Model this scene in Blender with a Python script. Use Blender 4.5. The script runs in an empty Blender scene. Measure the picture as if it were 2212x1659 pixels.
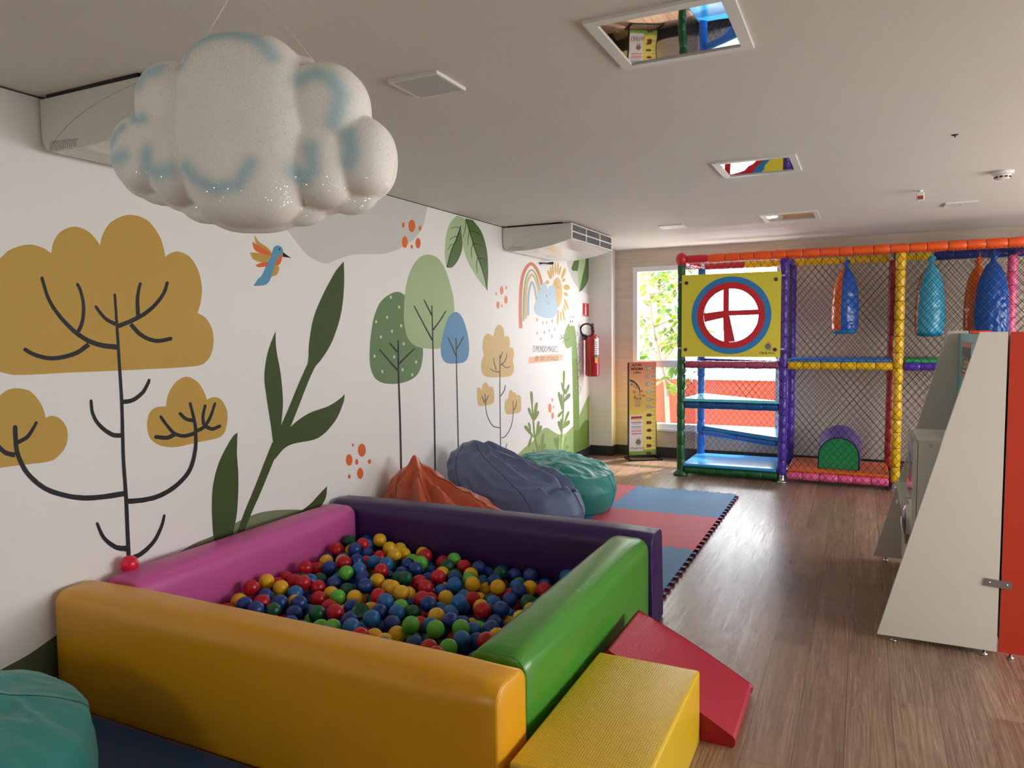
import bpy, bmesh, math, random
import numpy as np
from mathutils import Vector, Matrix, noise
from mathutils.geometry import tessellate_polygon

scene = bpy.context.scene
COL = scene.collection
R = math.radians

# ------------------------------------------------------------------ camera
def look(yaw, pitch, roll):
    fw = Vector((-math.sin(yaw)*math.cos(pitch), math.cos(yaw)*math.cos(pitch), -math.sin(pitch)))
    rt = Vector((math.cos(yaw), math.sin(yaw), 0)); up = rt.cross(fw)
    r2 = rt*math.cos(roll) + up*math.sin(roll); u2 = up*math.cos(roll) - rt*math.sin(roll)
    return Matrix((r2, u2, -fw)).transposed()
cam_d = bpy.data.cameras.new('camera')
cam = bpy.data.objects.new('camera', cam_d); COL.objects.link(cam)
cam_d.sensor_fit = 'HORIZONTAL'; cam_d.sensor_width = 36.0
cam_d.lens = 1575.61/2212*36.0
cam_d.clip_start = 0.05; cam_d.clip_end = 200
CAM = Vector((3.3636, 0, 1.7))
cam.matrix_world = Matrix.Translation(CAM) @ look(R(25.668), R(4.0854), R(-0.6621)).to_4x4()
scene.camera = cam

YR_ = -3.0
# ------------------------------------------------------------------ sky, sun, exposure
world = bpy.data.worlds.new('world'); scene.world = world; world.use_nodes = True
wn = world.node_tree.nodes; wl = world.node_tree.links
bg = wn['Background']
tc = wn.new('ShaderNodeTexCoord'); sep = wn.new('ShaderNodeSeparateXYZ'); rmp = wn.new('ShaderNodeValToRGB')
wl.new(tc.outputs['Generated'], sep.inputs[0]); wl.new(sep.outputs['Z'], rmp.inputs[0])
rmp.color_ramp.elements[0].position = 0.0; rmp.color_ramp.elements[0].color = (0.98, 0.985, 0.99, 1)
rmp.color_ramp.elements[1].position = 0.6; rmp.color_ramp.elements[1].color = (0.82, 0.91, 1.0, 1)
wl.new(rmp.outputs[0], bg.inputs['Color'])
bg.inputs['Strength'].default_value = 10.0
sun_d = bpy.data.lights.new('sun', 'SUN'); sun_d.energy = 7.0; sun_d.angle = R(3); sun_d.color = (1, 0.96, 0.90)
sun = bpy.data.objects.new('sun', sun_d); COL.objects.link(sun)
sun.rotation_euler = Vector((0.30, 0.50, 0.80)).to_track_quat('Z', 'Y').to_euler()
def portal(loc, rot, sx, sy):
    d = bpy.data.lights.new('window_portal', 'AREA'); d.shape = 'RECTANGLE'; d.size = sx; d.size_y = sy
    d.cycles.is_portal = True
    o = bpy.data.objects.new('window_portal', d); COL.objects.link(o); o.location = loc; o.rotation_euler = rot
portal((1.53, 9.66, 1.45), (R(-90), 0, 0), 1.9, 2.1)
portal((7.06, 5.2, 1.5), (0, R(90), 0), 1.7, 7.2)
portal((1.95, YR_-0.06, 2.22), (R(90), 0, 0), 1.15, 0.8)  # portal for the added rear window
scene.view_settings.view_transform = 'Standard'; scene.view_settings.look = 'None'
scene.view_settings.gamma = 1.0; scene.view_settings.use_curve_mapping = False
scene.view_settings.exposure = 0.32
scene.cycles.max_bounces = 10; scene.cycles.diffuse_bounces = 6; scene.cycles.glossy_bounces = 5
scene.cycles.transparent_max_bounces = 24; scene.cycles.caustics_reflective = False; scene.cycles.caustics_refractive = False

# ------------------------------------------------------------------ materials
def lin(c):
    def f(v):
        v /= 255.0
        return v/12.92 if v <= 0.04045 else ((v+0.055)/1.055)**2.4
    return (f(c[0]), f(c[1]), f(c[2]), 1)
class NT:
    """small wrapper for node materials"""
    def __init__(s, name):
        s.m = bpy.data.materials.new(name); s.m.use_nodes = True
        s.n = s.m.node_tree.nodes; s.l = s.m.node_tree.links; s.b = s.n['Principled BSDF']; s.out = s.n['Material Output']
    def new(s, t, **k):
        x = s.n.new(t)
        for a, v in k.items(): setattr(x, a, v)
        return x
    def link(s, a, b): s.l.new(a, b)
    def coords(s, scale=(1, 1, 1), rot=(0, 0, 0), kind='Object'):
        t = s.new('ShaderNodeTexCoord'); mp = s.new('ShaderNodeMapping')
        mp.inputs['Scale'].default_value = scale; mp.inputs['Rotation'].default_value = rot
        s.link(t.outputs[kind], mp.inputs[0]); return mp.outputs[0]
    def noise(s, vec, scale=5, detail=3, rough=0.5, dist=0.0):
        x = s.new('ShaderNodeTexNoise'); x.inputs['Scale'].default_value = scale; x.inputs['Detail'].default_value = detail
        x.inputs['Roughness'].default_value = rough; x.inputs['Distortion'].default_value = dist
        s.link(vec, x.inputs['Vector']); return x
    def ramp(s, fac, stops):
        r = s.new('ShaderNodeValToRGB'); e = r.color_ramp.elements
        while len(e) < len(stops): e.new(0.5)
        for i, (p, c) in enumerate(stops): e[i].position = p; e[i].color = c if len(c) == 4 else (*c, 1)
        s.link(fac, r.inputs[0]); return r.outputs[0]
    def mix(s, fac, a, b, mode='MIX'):
        x = s.new('ShaderNodeMix', data_type='RGBA', blend_type=mode)
        for sock, v in ((x.inputs[0], fac), (x.inputs[6], a), (x.inputs[7], b)):
            if hasattr(v, 'is_linked'): s.link(v, sock)
            else: sock.default_value = v
        return x.outputs[2]
    def bump(s, h, strength=0.2, dist=0.01, prev=None):
        x = s.new('ShaderNodeBump'); x.inputs['Strength'].default_value = strength; x.inputs['Distance'].default_value = dist
        s.link(h, x.inputs['Height'])
        if prev: s.link(prev, x.inputs['Normal'])
        return x.outputs[0]
MATS = {}
def plain(name, c, rough=0.5, metal=0.0, spec=0.5, bump=None, coat=0.0, var=0.0):
    """bump: (scale, strength, distance)"""
    if name in MATS: return MATS[name]
    t = NT(name); b = t.b
    b.inputs['Base Color'].default_value = lin(c); b.inputs['Roughness'].default_value = rough
    b.inputs['Metallic'].default_value = metal; b.inputs['Specular IOR Level'].default_value = spec
    b.inputs['Coat Weight'].default_value = coat; b.inputs['Coat Roughness'].default_value = 0.08
    if bump or var:
        v = t.coords()
        if bump:
            n = t.noise(v, bump[0], 3); t.link(t.bump(n.outputs[0], bump[1], bump[2]), b.inputs['Normal'])
        if var:
            n2 = t.noise(v, 2.2, 4); c1 = lin(c); k = 1-var; c2 = (c1[0]*k, c1[1]*k, c1[2]*k, 1)
            t.link(t.mix(n2.outputs[0], c2, c1), b.inputs['Base Color'])
    MATS[name] = t.m; return t.m

def mat_floor():
    t = NT('vinyl plank floor'); v = t.coords(rot=(0, 0, R(90)))
    br = t.new('ShaderNodeTexBrick'); t.link(v, br.inputs['Vector'])
    br.offset = 0.37; br.inputs['Scale'].default_value = 1.0
    br.inputs['Brick Width'].default_value = 1.22; br.inputs['Row Height'].default_value = 0.185
    br.inputs['Mortar Size'].default_value = 0.0016; br.inputs['Bias'].default_value = 0.0
    br.inputs['Color1'].default_value = (0, 0, 0, 1); br.inputs['Color2'].default_value = (1, 1, 1, 1); br.inputs['Mortar'].default_value = (0.5, 0.5, 0.5, 1)
    # grain: per-plank offset so the figure breaks at every joint
    add = t.new('ShaderNodeVectorMath', operation='MULTIPLY_ADD'); t.link(br.outputs['Color'], add.inputs[0])
    add.inputs[1].default_value = (7.3, 3.1, 0); t.link(v, add.inputs[2])
    mp = t.new('ShaderNodeMapping'); mp.inputs['Scale'].default_value = (0.55, 8.5, 1); t.link(add.outputs[0], mp.inputs[0])
    fig = t.noise(mp.outputs[0], 1.5, 3, 0.45, 0.35)
    rings = t.new('ShaderNodeMath', operation='MULTIPLY'); t.link(fig.outputs[0], rings.inputs[0]); rings.inputs[1].default_value = 70
    sn = t.new('ShaderNodeMath', operation='SINE'); t.link(rings.outputs[0], sn.inputs[0])
    mp2 = t.new('ShaderNodeMapping'); mp2.inputs['Scale'].default_value = (2.2, 150, 1); t.link(add.outputs[0], mp2.inputs[0])
    fib = t.noise(mp2.outputs[0], 1.0, 4, 0.65)
    mp4 = t.new('ShaderNodeMapping'); mp4.inputs['Scale'].default_value = (0.9, 22, 1); t.link(add.outputs[0], mp4.inputs[0])
    bro = t.noise(mp4.outputs[0], 1.0, 3, 0.6)
    g0 = t.new('ShaderNodeMath', operation='MULTIPLY_ADD'); t.link(sn.outputs[0], g0.inputs[0]); g0.inputs[1].default_value = 0.075; t.link(fib.outputs[0], g0.inputs[2])
    g1 = t.new('ShaderNodeMath', operation='MULTIPLY_ADD'); t.link(bro.outputs[0], g1.inputs[0]); g1.inputs[1].default_value = 0.55; t.link(g0.outputs[0], g1.inputs[2])
    col = t.ramp(g1.outputs[0], [(0.45, lin((104, 80, 64))), (0.75, lin((140, 112, 92))), (1.05, lin((166, 138, 116)))])
    tone = t.ramp(br.outputs['Color'], [(0, (0.76, 0.73, 0.71)), (1, (1.08, 1.05, 1.02))])
    col = t.mix(1.0, col, tone, 'MULTIPLY')
    kn = t.new('ShaderNodeTexVoronoi'); kn.inputs['Scale'].default_value = 1.0
    mp3 = t.new('ShaderNodeMapping'); mp3.inputs['Scale'].default_value = (1.6, 4.2, 1); t.link(add.outputs[0], mp3.inputs[0]); t.link(mp3.outputs[0], kn.inputs['Vector'])
    kf = t.ramp(kn.outputs['Distance'], [(0.03, (0.45, 0.38, 0.33)), (0.085, (1, 1, 1))])
    col = t.mix(1.0, col, kf, 'MULTIPLY')
    col = t.mix(br.outputs['Fac'], col, lin((86, 66, 54)))
    t.link(col, t.b.inputs['Base Color'])
    rr = t.ramp(g1.outputs[0], [(0.5, (0.36, 0.36, 0.36)), (1.0, (0.22, 0.22, 0.22))]); t.link(rr, t.b.inputs['Roughness'])
    t.b.inputs['Specular IOR Level'].default_value = 0.46
    t.link(t.bump(g0.outputs[0], 0.16, 0.0015), t.b.inputs['Normal'])
    return t.m
def mat_woodtile():
    t = NT('wood look wall tile'); v = t.coords(rot=(R(90), 0, 0))
    br = t.new('ShaderNodeTexBrick'); t.link(v, br.inputs['Vector']); br.inputs['Scale'].default_value = 1
    br.inputs['Brick Width'].default_value = 1.2; br.inputs['Row Height'].default_value = 0.6; br.inputs['Mortar Size'].default_value = 0.0012
    br.inputs['Color1'].default_value = (0.94, 0.94, 0.94, 1); br.inputs['Color2'].default_value = (1, 1, 1, 1); br.inputs['Mortar'].default_value = (0.7, 0.7, 0.7, 1)
    v2 = t.coords(scale=(1.4, 1, 26)); n = t.noise(v2, 2.2, 5, 0.6, 0.4)
    c = t.ramp(n.outputs[0], [(0.25, lin((196, 179, 162))), (0.55, lin((210, 195, 178))), (0.8, lin((220, 206, 191)))])
    t.link(t.mix(1.0, c, br.outputs['Color'], 'MULTIPLY'), t.b.inputs['Base Color'])
    t.b.inputs['Roughness'].default_value = 0.45
    t.link(t.bump(n.outputs[0], 0.12, 0.002), t.b.inputs['Normal'])
    return t.m
def mat_vinyl(name, c, rough=0.36, weave=0, wrinkle=0.25, stretch=(1, 1, 1)):
    t = NT(name); t.b.inputs['Base Color'].default_value = lin(c); t.b.inputs['Roughness'].default_value = rough
    t.b.inputs['Specular IOR Level'].default_value = 0.5
    v = t.coords(scale=stretch); n = t.noise(v, 9, 4, 0.55, 0.6)
    nb = t.bump(n.outputs[0], wrinkle, 0.006)
    if weave:
        vc = t.coords(); w1 = t.new('ShaderNodeTexWave', wave_type='BANDS', bands_direction='X'); w2 = t.new('ShaderNodeTexWave', wave_type='BANDS', bands_direction='Y')
        for w in (w1, w2):
            w.inputs['Scale'].default_value = weave; w.inputs['Distortion'].default_value = 0.6; w.inputs['Detail Scale'].default_value = 0.4; t.link(vc, w.inputs['Vector'])
        ad = t.new('ShaderNodeMath', operation='ADD'); t.link(w1.outputs['Fac'], ad.inputs[0]); t.link(w2.outputs['Fac'], ad.inputs[1])
        nb = t.bump(ad.outputs[0], 0.35, 0.0012, nb)
    t.link(nb, t.b.inputs['Normal']); return t.m
def mat_fabric(name, c, rough=0.5, sheen=0.15):
    t = NT(name); t.b.inputs['Base Color'].default_value = lin(c); t.b.inputs['Roughness'].default_value = rough
    t.b.inputs['Sheen Weight'].default_value = sheen
    v = t.coords(); n = t.noise(v, 14, 4, 0.6, 1.2); n2 = t.noise(v, 500, 2)
    t.link(t.bump(n2.outputs[0], 0.06, 0.0006, t.bump(n.outputs[0], 0.45, 0.012)), t.b.inputs['Normal']); return t.m
def mat_glass():
    t = NT('window glass'); tr = t.new('ShaderNodeBsdfTransparent'); gl = t.new('ShaderNodeBsdfGlossy'); gl.inputs['Roughness'].default_value = 0.0
    fr = t.new('ShaderNodeFresnel'); fr.inputs['IOR'].default_value = 1.45; mx = t.new('ShaderNodeMixShader')
    g_ = t.new('ShaderNodeNewGeometry'); bf_ = t.new('ShaderNodeMath', operation='SUBTRACT'); bf_.inputs[0].default_value = 1.0; t.link(g_.outputs['Backfacing'], bf_.inputs[1])
    ml = t.new('ShaderNodeMath', operation='MULTIPLY'); t.link(fr.outputs[0], ml.inputs[0]); t.link(bf_.outputs[0], ml.inputs[1])
    t.link(ml.outputs[0], mx.inputs[0]); t.link(tr.outputs[0], mx.inputs[1]); t.link(gl.outputs[0], mx.inputs[2]); t.link(mx.outputs[0], t.out.inputs[0])
    return t.m
def mat_leaf(name, c, trans):
    t = NT(name); d = t.new('ShaderNodeBsdfDiffuse'); d.inputs[0].default_value = lin(c); tr = t.new('ShaderNodeBsdfTranslucent'); tr.inputs[0].default_value = lin(trans)
    g = t.new('ShaderNodeBsdfGlossy'); g.inputs['Roughness'].default_value = 0.4
    m1 = t.new('ShaderNodeMixShader'); m1.inputs[0].default_value = 0.55; m2 = t.new('ShaderNodeMixShader'); m2.inputs[0].default_value = 0.06
    t.link(d.outputs[0], m1.inputs[1]); t.link(tr.outputs[0], m1.inputs[2]); t.link(m1.outputs[0], m2.inputs[1]); t.link(g.outputs[0], m2.inputs[2]); t.link(m2.outputs[0], t.out.inputs[0])
    return t.m
def mat_cloud():
    t = NT('glitter foam'); at = t.new('ShaderNodeAttribute', attribute_name='airbrush')
    v = t.coords(); n = t.noise(v, 160, 3)
    base = t.mix(at.outputs['Fac'], lin((246, 242, 235)), lin((136, 192, 204)))
    vo = t.new('ShaderNodeTexVoronoi'); vo.inputs['Scale'].default_value = 330; t.link(v, vo.inputs['Vector'])
    sp = t.new('ShaderNodeSeparateColor'); t.link(vo.outputs['Color'], sp.inputs[0])
    geo = t.new('ShaderNodeNewGeometry')
    vm = t.new('ShaderNodeVectorMath', operation='MULTIPLY_ADD'); t.link(vo.outputs['Color'], vm.inputs[0]); vm.inputs[1].default_value = (0.9, 0.9, 0.9); vm.inputs[2].default_value = (-0.45, -0.45, -0.45)
    va = t.new('ShaderNodeVectorMath', operation='ADD'); t.link(vm.outputs[0], va.inputs[0]); t.link(geo.outputs['Normal'], va.inputs[1])
    vn = t.new('ShaderNodeVectorMath', operation='NORMALIZE'); t.link(va.outputs[0], vn.inputs[0])
    gl = t.new('ShaderNodeBsdfGlossy'); t.link(t.ramp(sp.outputs[0], [(0.5, (0.5, 0.5, 0.5)), (0.6, (0.13, 0.13, 0.13))]), gl.inputs['Roughness']); t.link(vn.outputs[0], gl.inputs['Normal'])
    tint = t.ramp(sp.outputs[1], [(0.0, (1, 1, 1)), (0.6, (1, 0.96, 0.9)), (0.8, (0.6, 1, 0.9)), (0.95, (0.9, 0.75, 1.0))]); t.link(tint, gl.inputs['Color'])
    fk = t.ramp(sp.outputs[2], [(0.66, (0, 0, 0)), (0.68, (0.5, 0.5, 0.5))])
    dk = t.ramp(vo.outputs['Distance'], [(0.30, (1, 1, 1)), (0.42, (0, 0, 0))]); fk = t.mix(1.0, fk, dk, 'MULTIPLY')
    t.link(base, t.b.inputs['Base Color']); t.b.inputs['Roughness'].default_value = 0.6
    t.link(t.bump(n.outputs[0], 0.25, 0.002), t.b.inputs['Normal'])
    mx = t.new('ShaderNodeMixShader'); t.link(fk, mx.inputs[0]); t.link(t.b.outputs[0], mx.inputs[1]); t.link(gl.outputs[0], mx.inputs[2]); t.link(mx.outputs[0], t.out.inputs[0])
    return t.m

# ------------------------------------------------------------------ mesh helpers
class MB:
    def __init__(s): s.v = []; s.f = []; s.mi = []; s.sm = []
    def add(s, verts, faces, m=0, smooth=False):
        o = len(s.v); s.v += [tuple(p) for p in verts]
        for f in faces: s.f.append([i+o for i in f]); s.mi.append(m); s.sm.append(smooth)
        return s
    def box(s, lo, hi, m=0):
        x0, y0, z0 = lo; x1, y1, z1 = hi
        return s.add([(x0,y0,z0),(x1,y0,z0),(x1,y1,z0),(x0,y1,z0),(x0,y0,z1),(x1,y0,z1),(x1,y1,z1),(x0,y1,z1)],
              [(0,3,2,1),(4,5,6,7),(0,1,5,4),(1,2,6,5),(2,3,7,6),(3,0,4,7)], m)
    def obox(s, c, ax, ay, az, m=0):
        """box with centre c and half-axis vectors"""
        c = Vector(c); ax, ay, az = Vector(ax), Vector(ay), Vector(az)
        v = [c+i*ax+j*ay+k*az for k in (-1,1) for (i,j) in ((-1,-1),(1,-1),(1,1),(-1,1))]
        return s.add(v, [(0,3,2,1),(4,5,6,7),(0,1,5,4),(1,2,6,5),(2,3,7,6),(3,0,4,7)], m)
    def prism(s, poly, fn, d0, d1, m=0, mside=None, smooth=False):
        """poly: 2D outline; fn(u,v,d)->xyz; closed solid between d0 and d1"""
        n = len(poly); mside = m if mside is None else mside
        a = [fn(u, v, d0) for u, v in poly]; b = [fn(u, v, d1) for u, v in poly]
        tri = tessellate_polygon([[Vector((u, v, 0)) for u, v in poly]])
        o = len(s.v); s.v += [tuple(p) for p in a+b]
        for t in tri:
            s.f.append([o+i for i in t]); s.mi.append(m); s.sm.append(False)
            s.f.append([o+n+i for i in reversed(t)]); s.mi.append(m); s.sm.append(False)
        for i in range(n):
            j = (i+1) % n; s.f.append([o+i, o+j, o+n+j, o+n+i]); s.mi.append(mside); s.sm.append(smooth)
        return s
    def flat(s, poly, fn, m=0):
        tri = tessellate_polygon([[Vector((u, v, 0)) for u, v in poly]])
        return s.add([fn(u, v) for u, v in poly], tri, m)
    def tube(s, path, r, n=8, m=0, caps=True, closed=False):
        P = [Vector(p) for p in path]; N = len(P); rings = []
        prev = None
        for i in range(N):
            if closed: d = P[(i+1) % N]-P[i-1]
            else: d = P[min(i+1, N-1)]-P[max(i-1, 0)]
            d.normalize()
            if prev is None: a = d.orthogonal().normalized()
            else: a = (prev - d*prev.dot(d)).normalized()
            prev = a; b = d.cross(a); rr = r[i] if isinstance(r, (list, tuple)) else r
            rings.append([P[i]+(a*math.cos(2*math.pi*k/n)+b*math.sin(2*math.pi*k/n))*rr for k in range(n)])
        v = [p for q in rings for p in q]; f = []
        for i in range(N if closed else N-1):
            j = (i+1) % N
            for k in range(n): f.append((i*n+k, i*n+(k+1) % n, j*n+(k+1) % n, j*n+k))
        if caps and not closed: f += [tuple(range(n-1, -1, -1)), tuple((N-1)*n+k for k in range(n))]
        return s.add(v, f, m, n > 4)
    def lathe(s, prof, c=(0, 0, 0), axis=(0, 0, 1), n=24, m=0, smooth=True, sx=1, sy=1):
        """prof: (radius, height) list"""
        ax = Vector(axis).normalized(); a = ax.orthogonal().normalized(); b = ax.cross(a); c = Vector(c)
        v = []; f = []
        for r, h in prof:
            for k in range(n):
                t = 2*math.pi*k/n; v.append(c+ax*h+a*(r*math.cos(t)*sx)+b*(r*math.sin(t)*sy))
        for i in range(len(prof)-1):
            for k in range(n): f.append((i*n+k, i*n+(k+1) % n, (i+1)*n+(k+1) % n, (i+1)*n+k))
        if prof[0][0] > 1e-6: f.append(tuple(range(n-1, -1, -1)))
        if prof[-1][0] > 1e-6: f.append(tuple((len(prof)-1)*n+k for k in range(n)))
        return s.add(v, f, m, smooth)
    def softbox(s, lo, hi, r=0.03, rb=None, bulge=0.0, nint=8, m=0, fn=None, axis=None, re=0.014):
        """cushion: rounded box whose faces swell by bulge; rb = radius at the bottom; re = radius at the ends of a long axis"""
        lo, hi = Vector(lo), Vector(hi); c = (lo+hi)/2; h = (hi-lo)/2; rb = r if rb is None else rb
        def radius(i, w):
            if i == axis: return re
            return min(rb+(r-rb)*min(1, max(0, w*2-0.6)), min(h)*.95)
        def coords(i):
            hh = h[i]; rr = re if i == axis else min(max(r, rb), hh*0.9); e = [-hh, -hh+rr*.18, -hh+rr*.42, -hh+rr*.7, -hh+rr]
            mid = [(-hh+rr)+(2*(hh-rr))*k/nint for k in range(1, nint)]
            return e+mid+[-q for q in reversed(e)]
        cs = [coords(i) for i in range(3)]; vid = {}; V = []; F = []
        def vert(p):
            k = tuple(round(q, 6) for q in p)
            if k in vid: return vid[k]
            p = Vector(p); w = (p.z/h.z+1)/2; rr = [radius(i, w) for i in range(3)]
            q = Vector([max(-(h[i]-rr[i]), min(h[i]-rr[i], p[i])) for i in range(3)]); e = Vector([(p[i]-q[i])/rr[i] for i in range(3)])
            if e.length > 1e-9: n = e.normalized(); o = q+Vector([n[i]*rr[i] for i in range(3)])
            else: n = Vector((0, 0, 1)); o = p
            if bulge:
                t = [min(1, abs(p[i])/h[i]) for i in range(3)]; fl = 1
                big = max(range(3), key=lambda i: abs(n[i]))
                for i in range(3):
                    if i != big: fl *= (1-t[i]**(2 if i != axis else 6))
                if not (big == 2 and n.z < 0) and big != axis: o = o+n*(bulge*fl)
            o = o+c
            if fn: o = fn(o)
            vid[k] = len(V); V.append(tuple(o)); return vid[k]
        for axs in range(3):
            u, w = (axs+1) % 3, (axs+2) % 3
            for sg in (-1, 1):
                for i in range(len(cs[u])-1):
                    for j in range(len(cs[w])-1):
                        q = []
                        for (a, b) in ((i, j), (i+1, j), (i+1, j+1), (i, j+1)):
                            p = [0, 0, 0]; p[axs] = sg*h[axs]; p[u] = cs[u][a]; p[w] = cs[w][b]; q.append(vert(p))
                        F.append(q if sg > 0 else q[::-1])
        return s.add(V, F, m, True)
    def build(s, name, mats, parent=None, world=True):
        me = bpy.data.meshes.new(name); off = Vector((0, 0, 0))
        if parent is not None and world:
            off = parent.matrix_world.translation if False else Vector(parent.location)
            q = parent.parent
            while q is not None: off = off+Vector(q.location); q = q.parent
        me.from_pydata([(p[0]-off.x, p[1]-off.y, p[2]-off.z) for p in s.v], [], s.f)
        for m in (mats if isinstance(mats, (list, tuple)) else [mats]): me.materials.append(m)
        me.polygons.foreach_set('material_index', s.mi); me.polygons.foreach_set('use_smooth', s.sm)
        me.validate(); me.update()
        o = bpy.data.objects.new(name, me); COL.objects.link(o)
        if parent is not None: o.parent = parent
        return o
def tag(o, label=None, cat=None, group=None, kind=None):
    for k, v in (('label', label), ('category', cat), ('group', group), ('kind', kind)):
        if v: o[k] = v
    return o
def thing(name, label, cat, loc=(0, 0, 0), group=None):
    o = bpy.data.objects.new(name, None); COL.objects.link(o); o.location = loc; o.empty_display_size = 0.1
    return tag(o, label, cat, group)
def structure(name, mb, mats, label=None, parent=None):
    o = mb.build(name, mats, parent); 
    if parent is None: o['kind'] = 'structure'
    if label: o['label'] = label
    return o
def recentre(o):
    """move a single-mesh thing's origin to the foot of its mesh"""
    me = o.data; n = len(me.vertices); a = np.empty(n*3); me.vertices.foreach_get('co', a); a = a.reshape(-1, 3)
    c = Vector(((a[:, 0].min()+a[:, 0].max())/2, (a[:, 1].min()+a[:, 1].max())/2, a[:, 2].min()))
    a -= np.array(c); me.vertices.foreach_set('co', a.ravel()); me.update(); o.location = c; return o
def copy_tree(o, parent=None):
    c = o.copy(); COL.objects.link(c)
    if parent is not None: c.parent = parent; c.matrix_parent_inverse = Matrix()
    for ch in list(o.children): copy_tree(ch, c)
    return c
def text2d(s, size=1.0, shear=0.0, bold=0.0, width=None, height=None, align='LEFT'):
    """outline of a word as (verts2d, faces); width/height fit it to a box"""
    cu = bpy.data.curves.new('t', 'FONT'); cu.body = s; cu.size = size; cu.shear = shear; cu.offset = bold; cu.resolution_u = 3; cu.fill_mode = 'FRONT'
    ob = bpy.data.objects.new('t', cu); COL.objects.link(ob)
    dg = bpy.context.evaluated_depsgraph_get(); me = bpy.data.meshes.new_from_object(ob.evaluated_get(dg))
    v = [(p.co.x, p.co.y) for p in me.vertices]; f = [tuple(p.vertices) for p in me.polygons]
    bpy.data.objects.remove(ob); bpy.data.curves.remove(cu); bpy.data.meshes.remove(me)
    x0 = min(p[0] for p in v); x1 = max(p[0] for p in v); y0 = min(p[1] for p in v); y1 = max(p[1] for p in v)
    sx = width/(x1-x0) if width else (height/(y1-y0) if height else 1); sy = height/(y1-y0) if height else sx
    v = [((p[0]-x0)*sx, (p[1]-y0)*sy) for p in v]; W = (x1-x0)*sx
    dx = {'LEFT': 0, 'CENTER': -W/2, 'RIGHT': -W}[align]
    return [(p[0]+dx, p[1]) for p in v], f
def circle(cx, cy, rx, ry=None, n=32, a0=0, a1=360):
    ry = rx if ry is None else ry; full = abs(a1-a0) >= 360; k = n if full else n+1
    return [(cx+rx*math.cos(R(a0+(a1-a0)*i/n)), cy+ry*math.sin(R(a0+(a1-a0)*i/n))) for i in range(k)]
def ring(mb, fn, r0, r1, d0, d1, m=0, n=64, c=(0, 0)):
    """flat annulus with thickness"""
    for i in range(n):
        a, b = 2*math.pi*i/n, 2*math.pi*(i+1)/n
        q = [(c[0]+r*math.cos(t), c[1]+r*math.sin(t)) for r, t in ((r0, a), (r1, a), (r1, b), (r0, b))]
        A = [fn(u, v, d0) for u, v in q]; B = [fn(u, v, d1) for u, v in q]
        mb.add(A+B, [(0, 1, 2, 3), (7, 6, 5, 4), (1, 5, 6, 2), (0, 3, 7, 4)], m)
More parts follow.
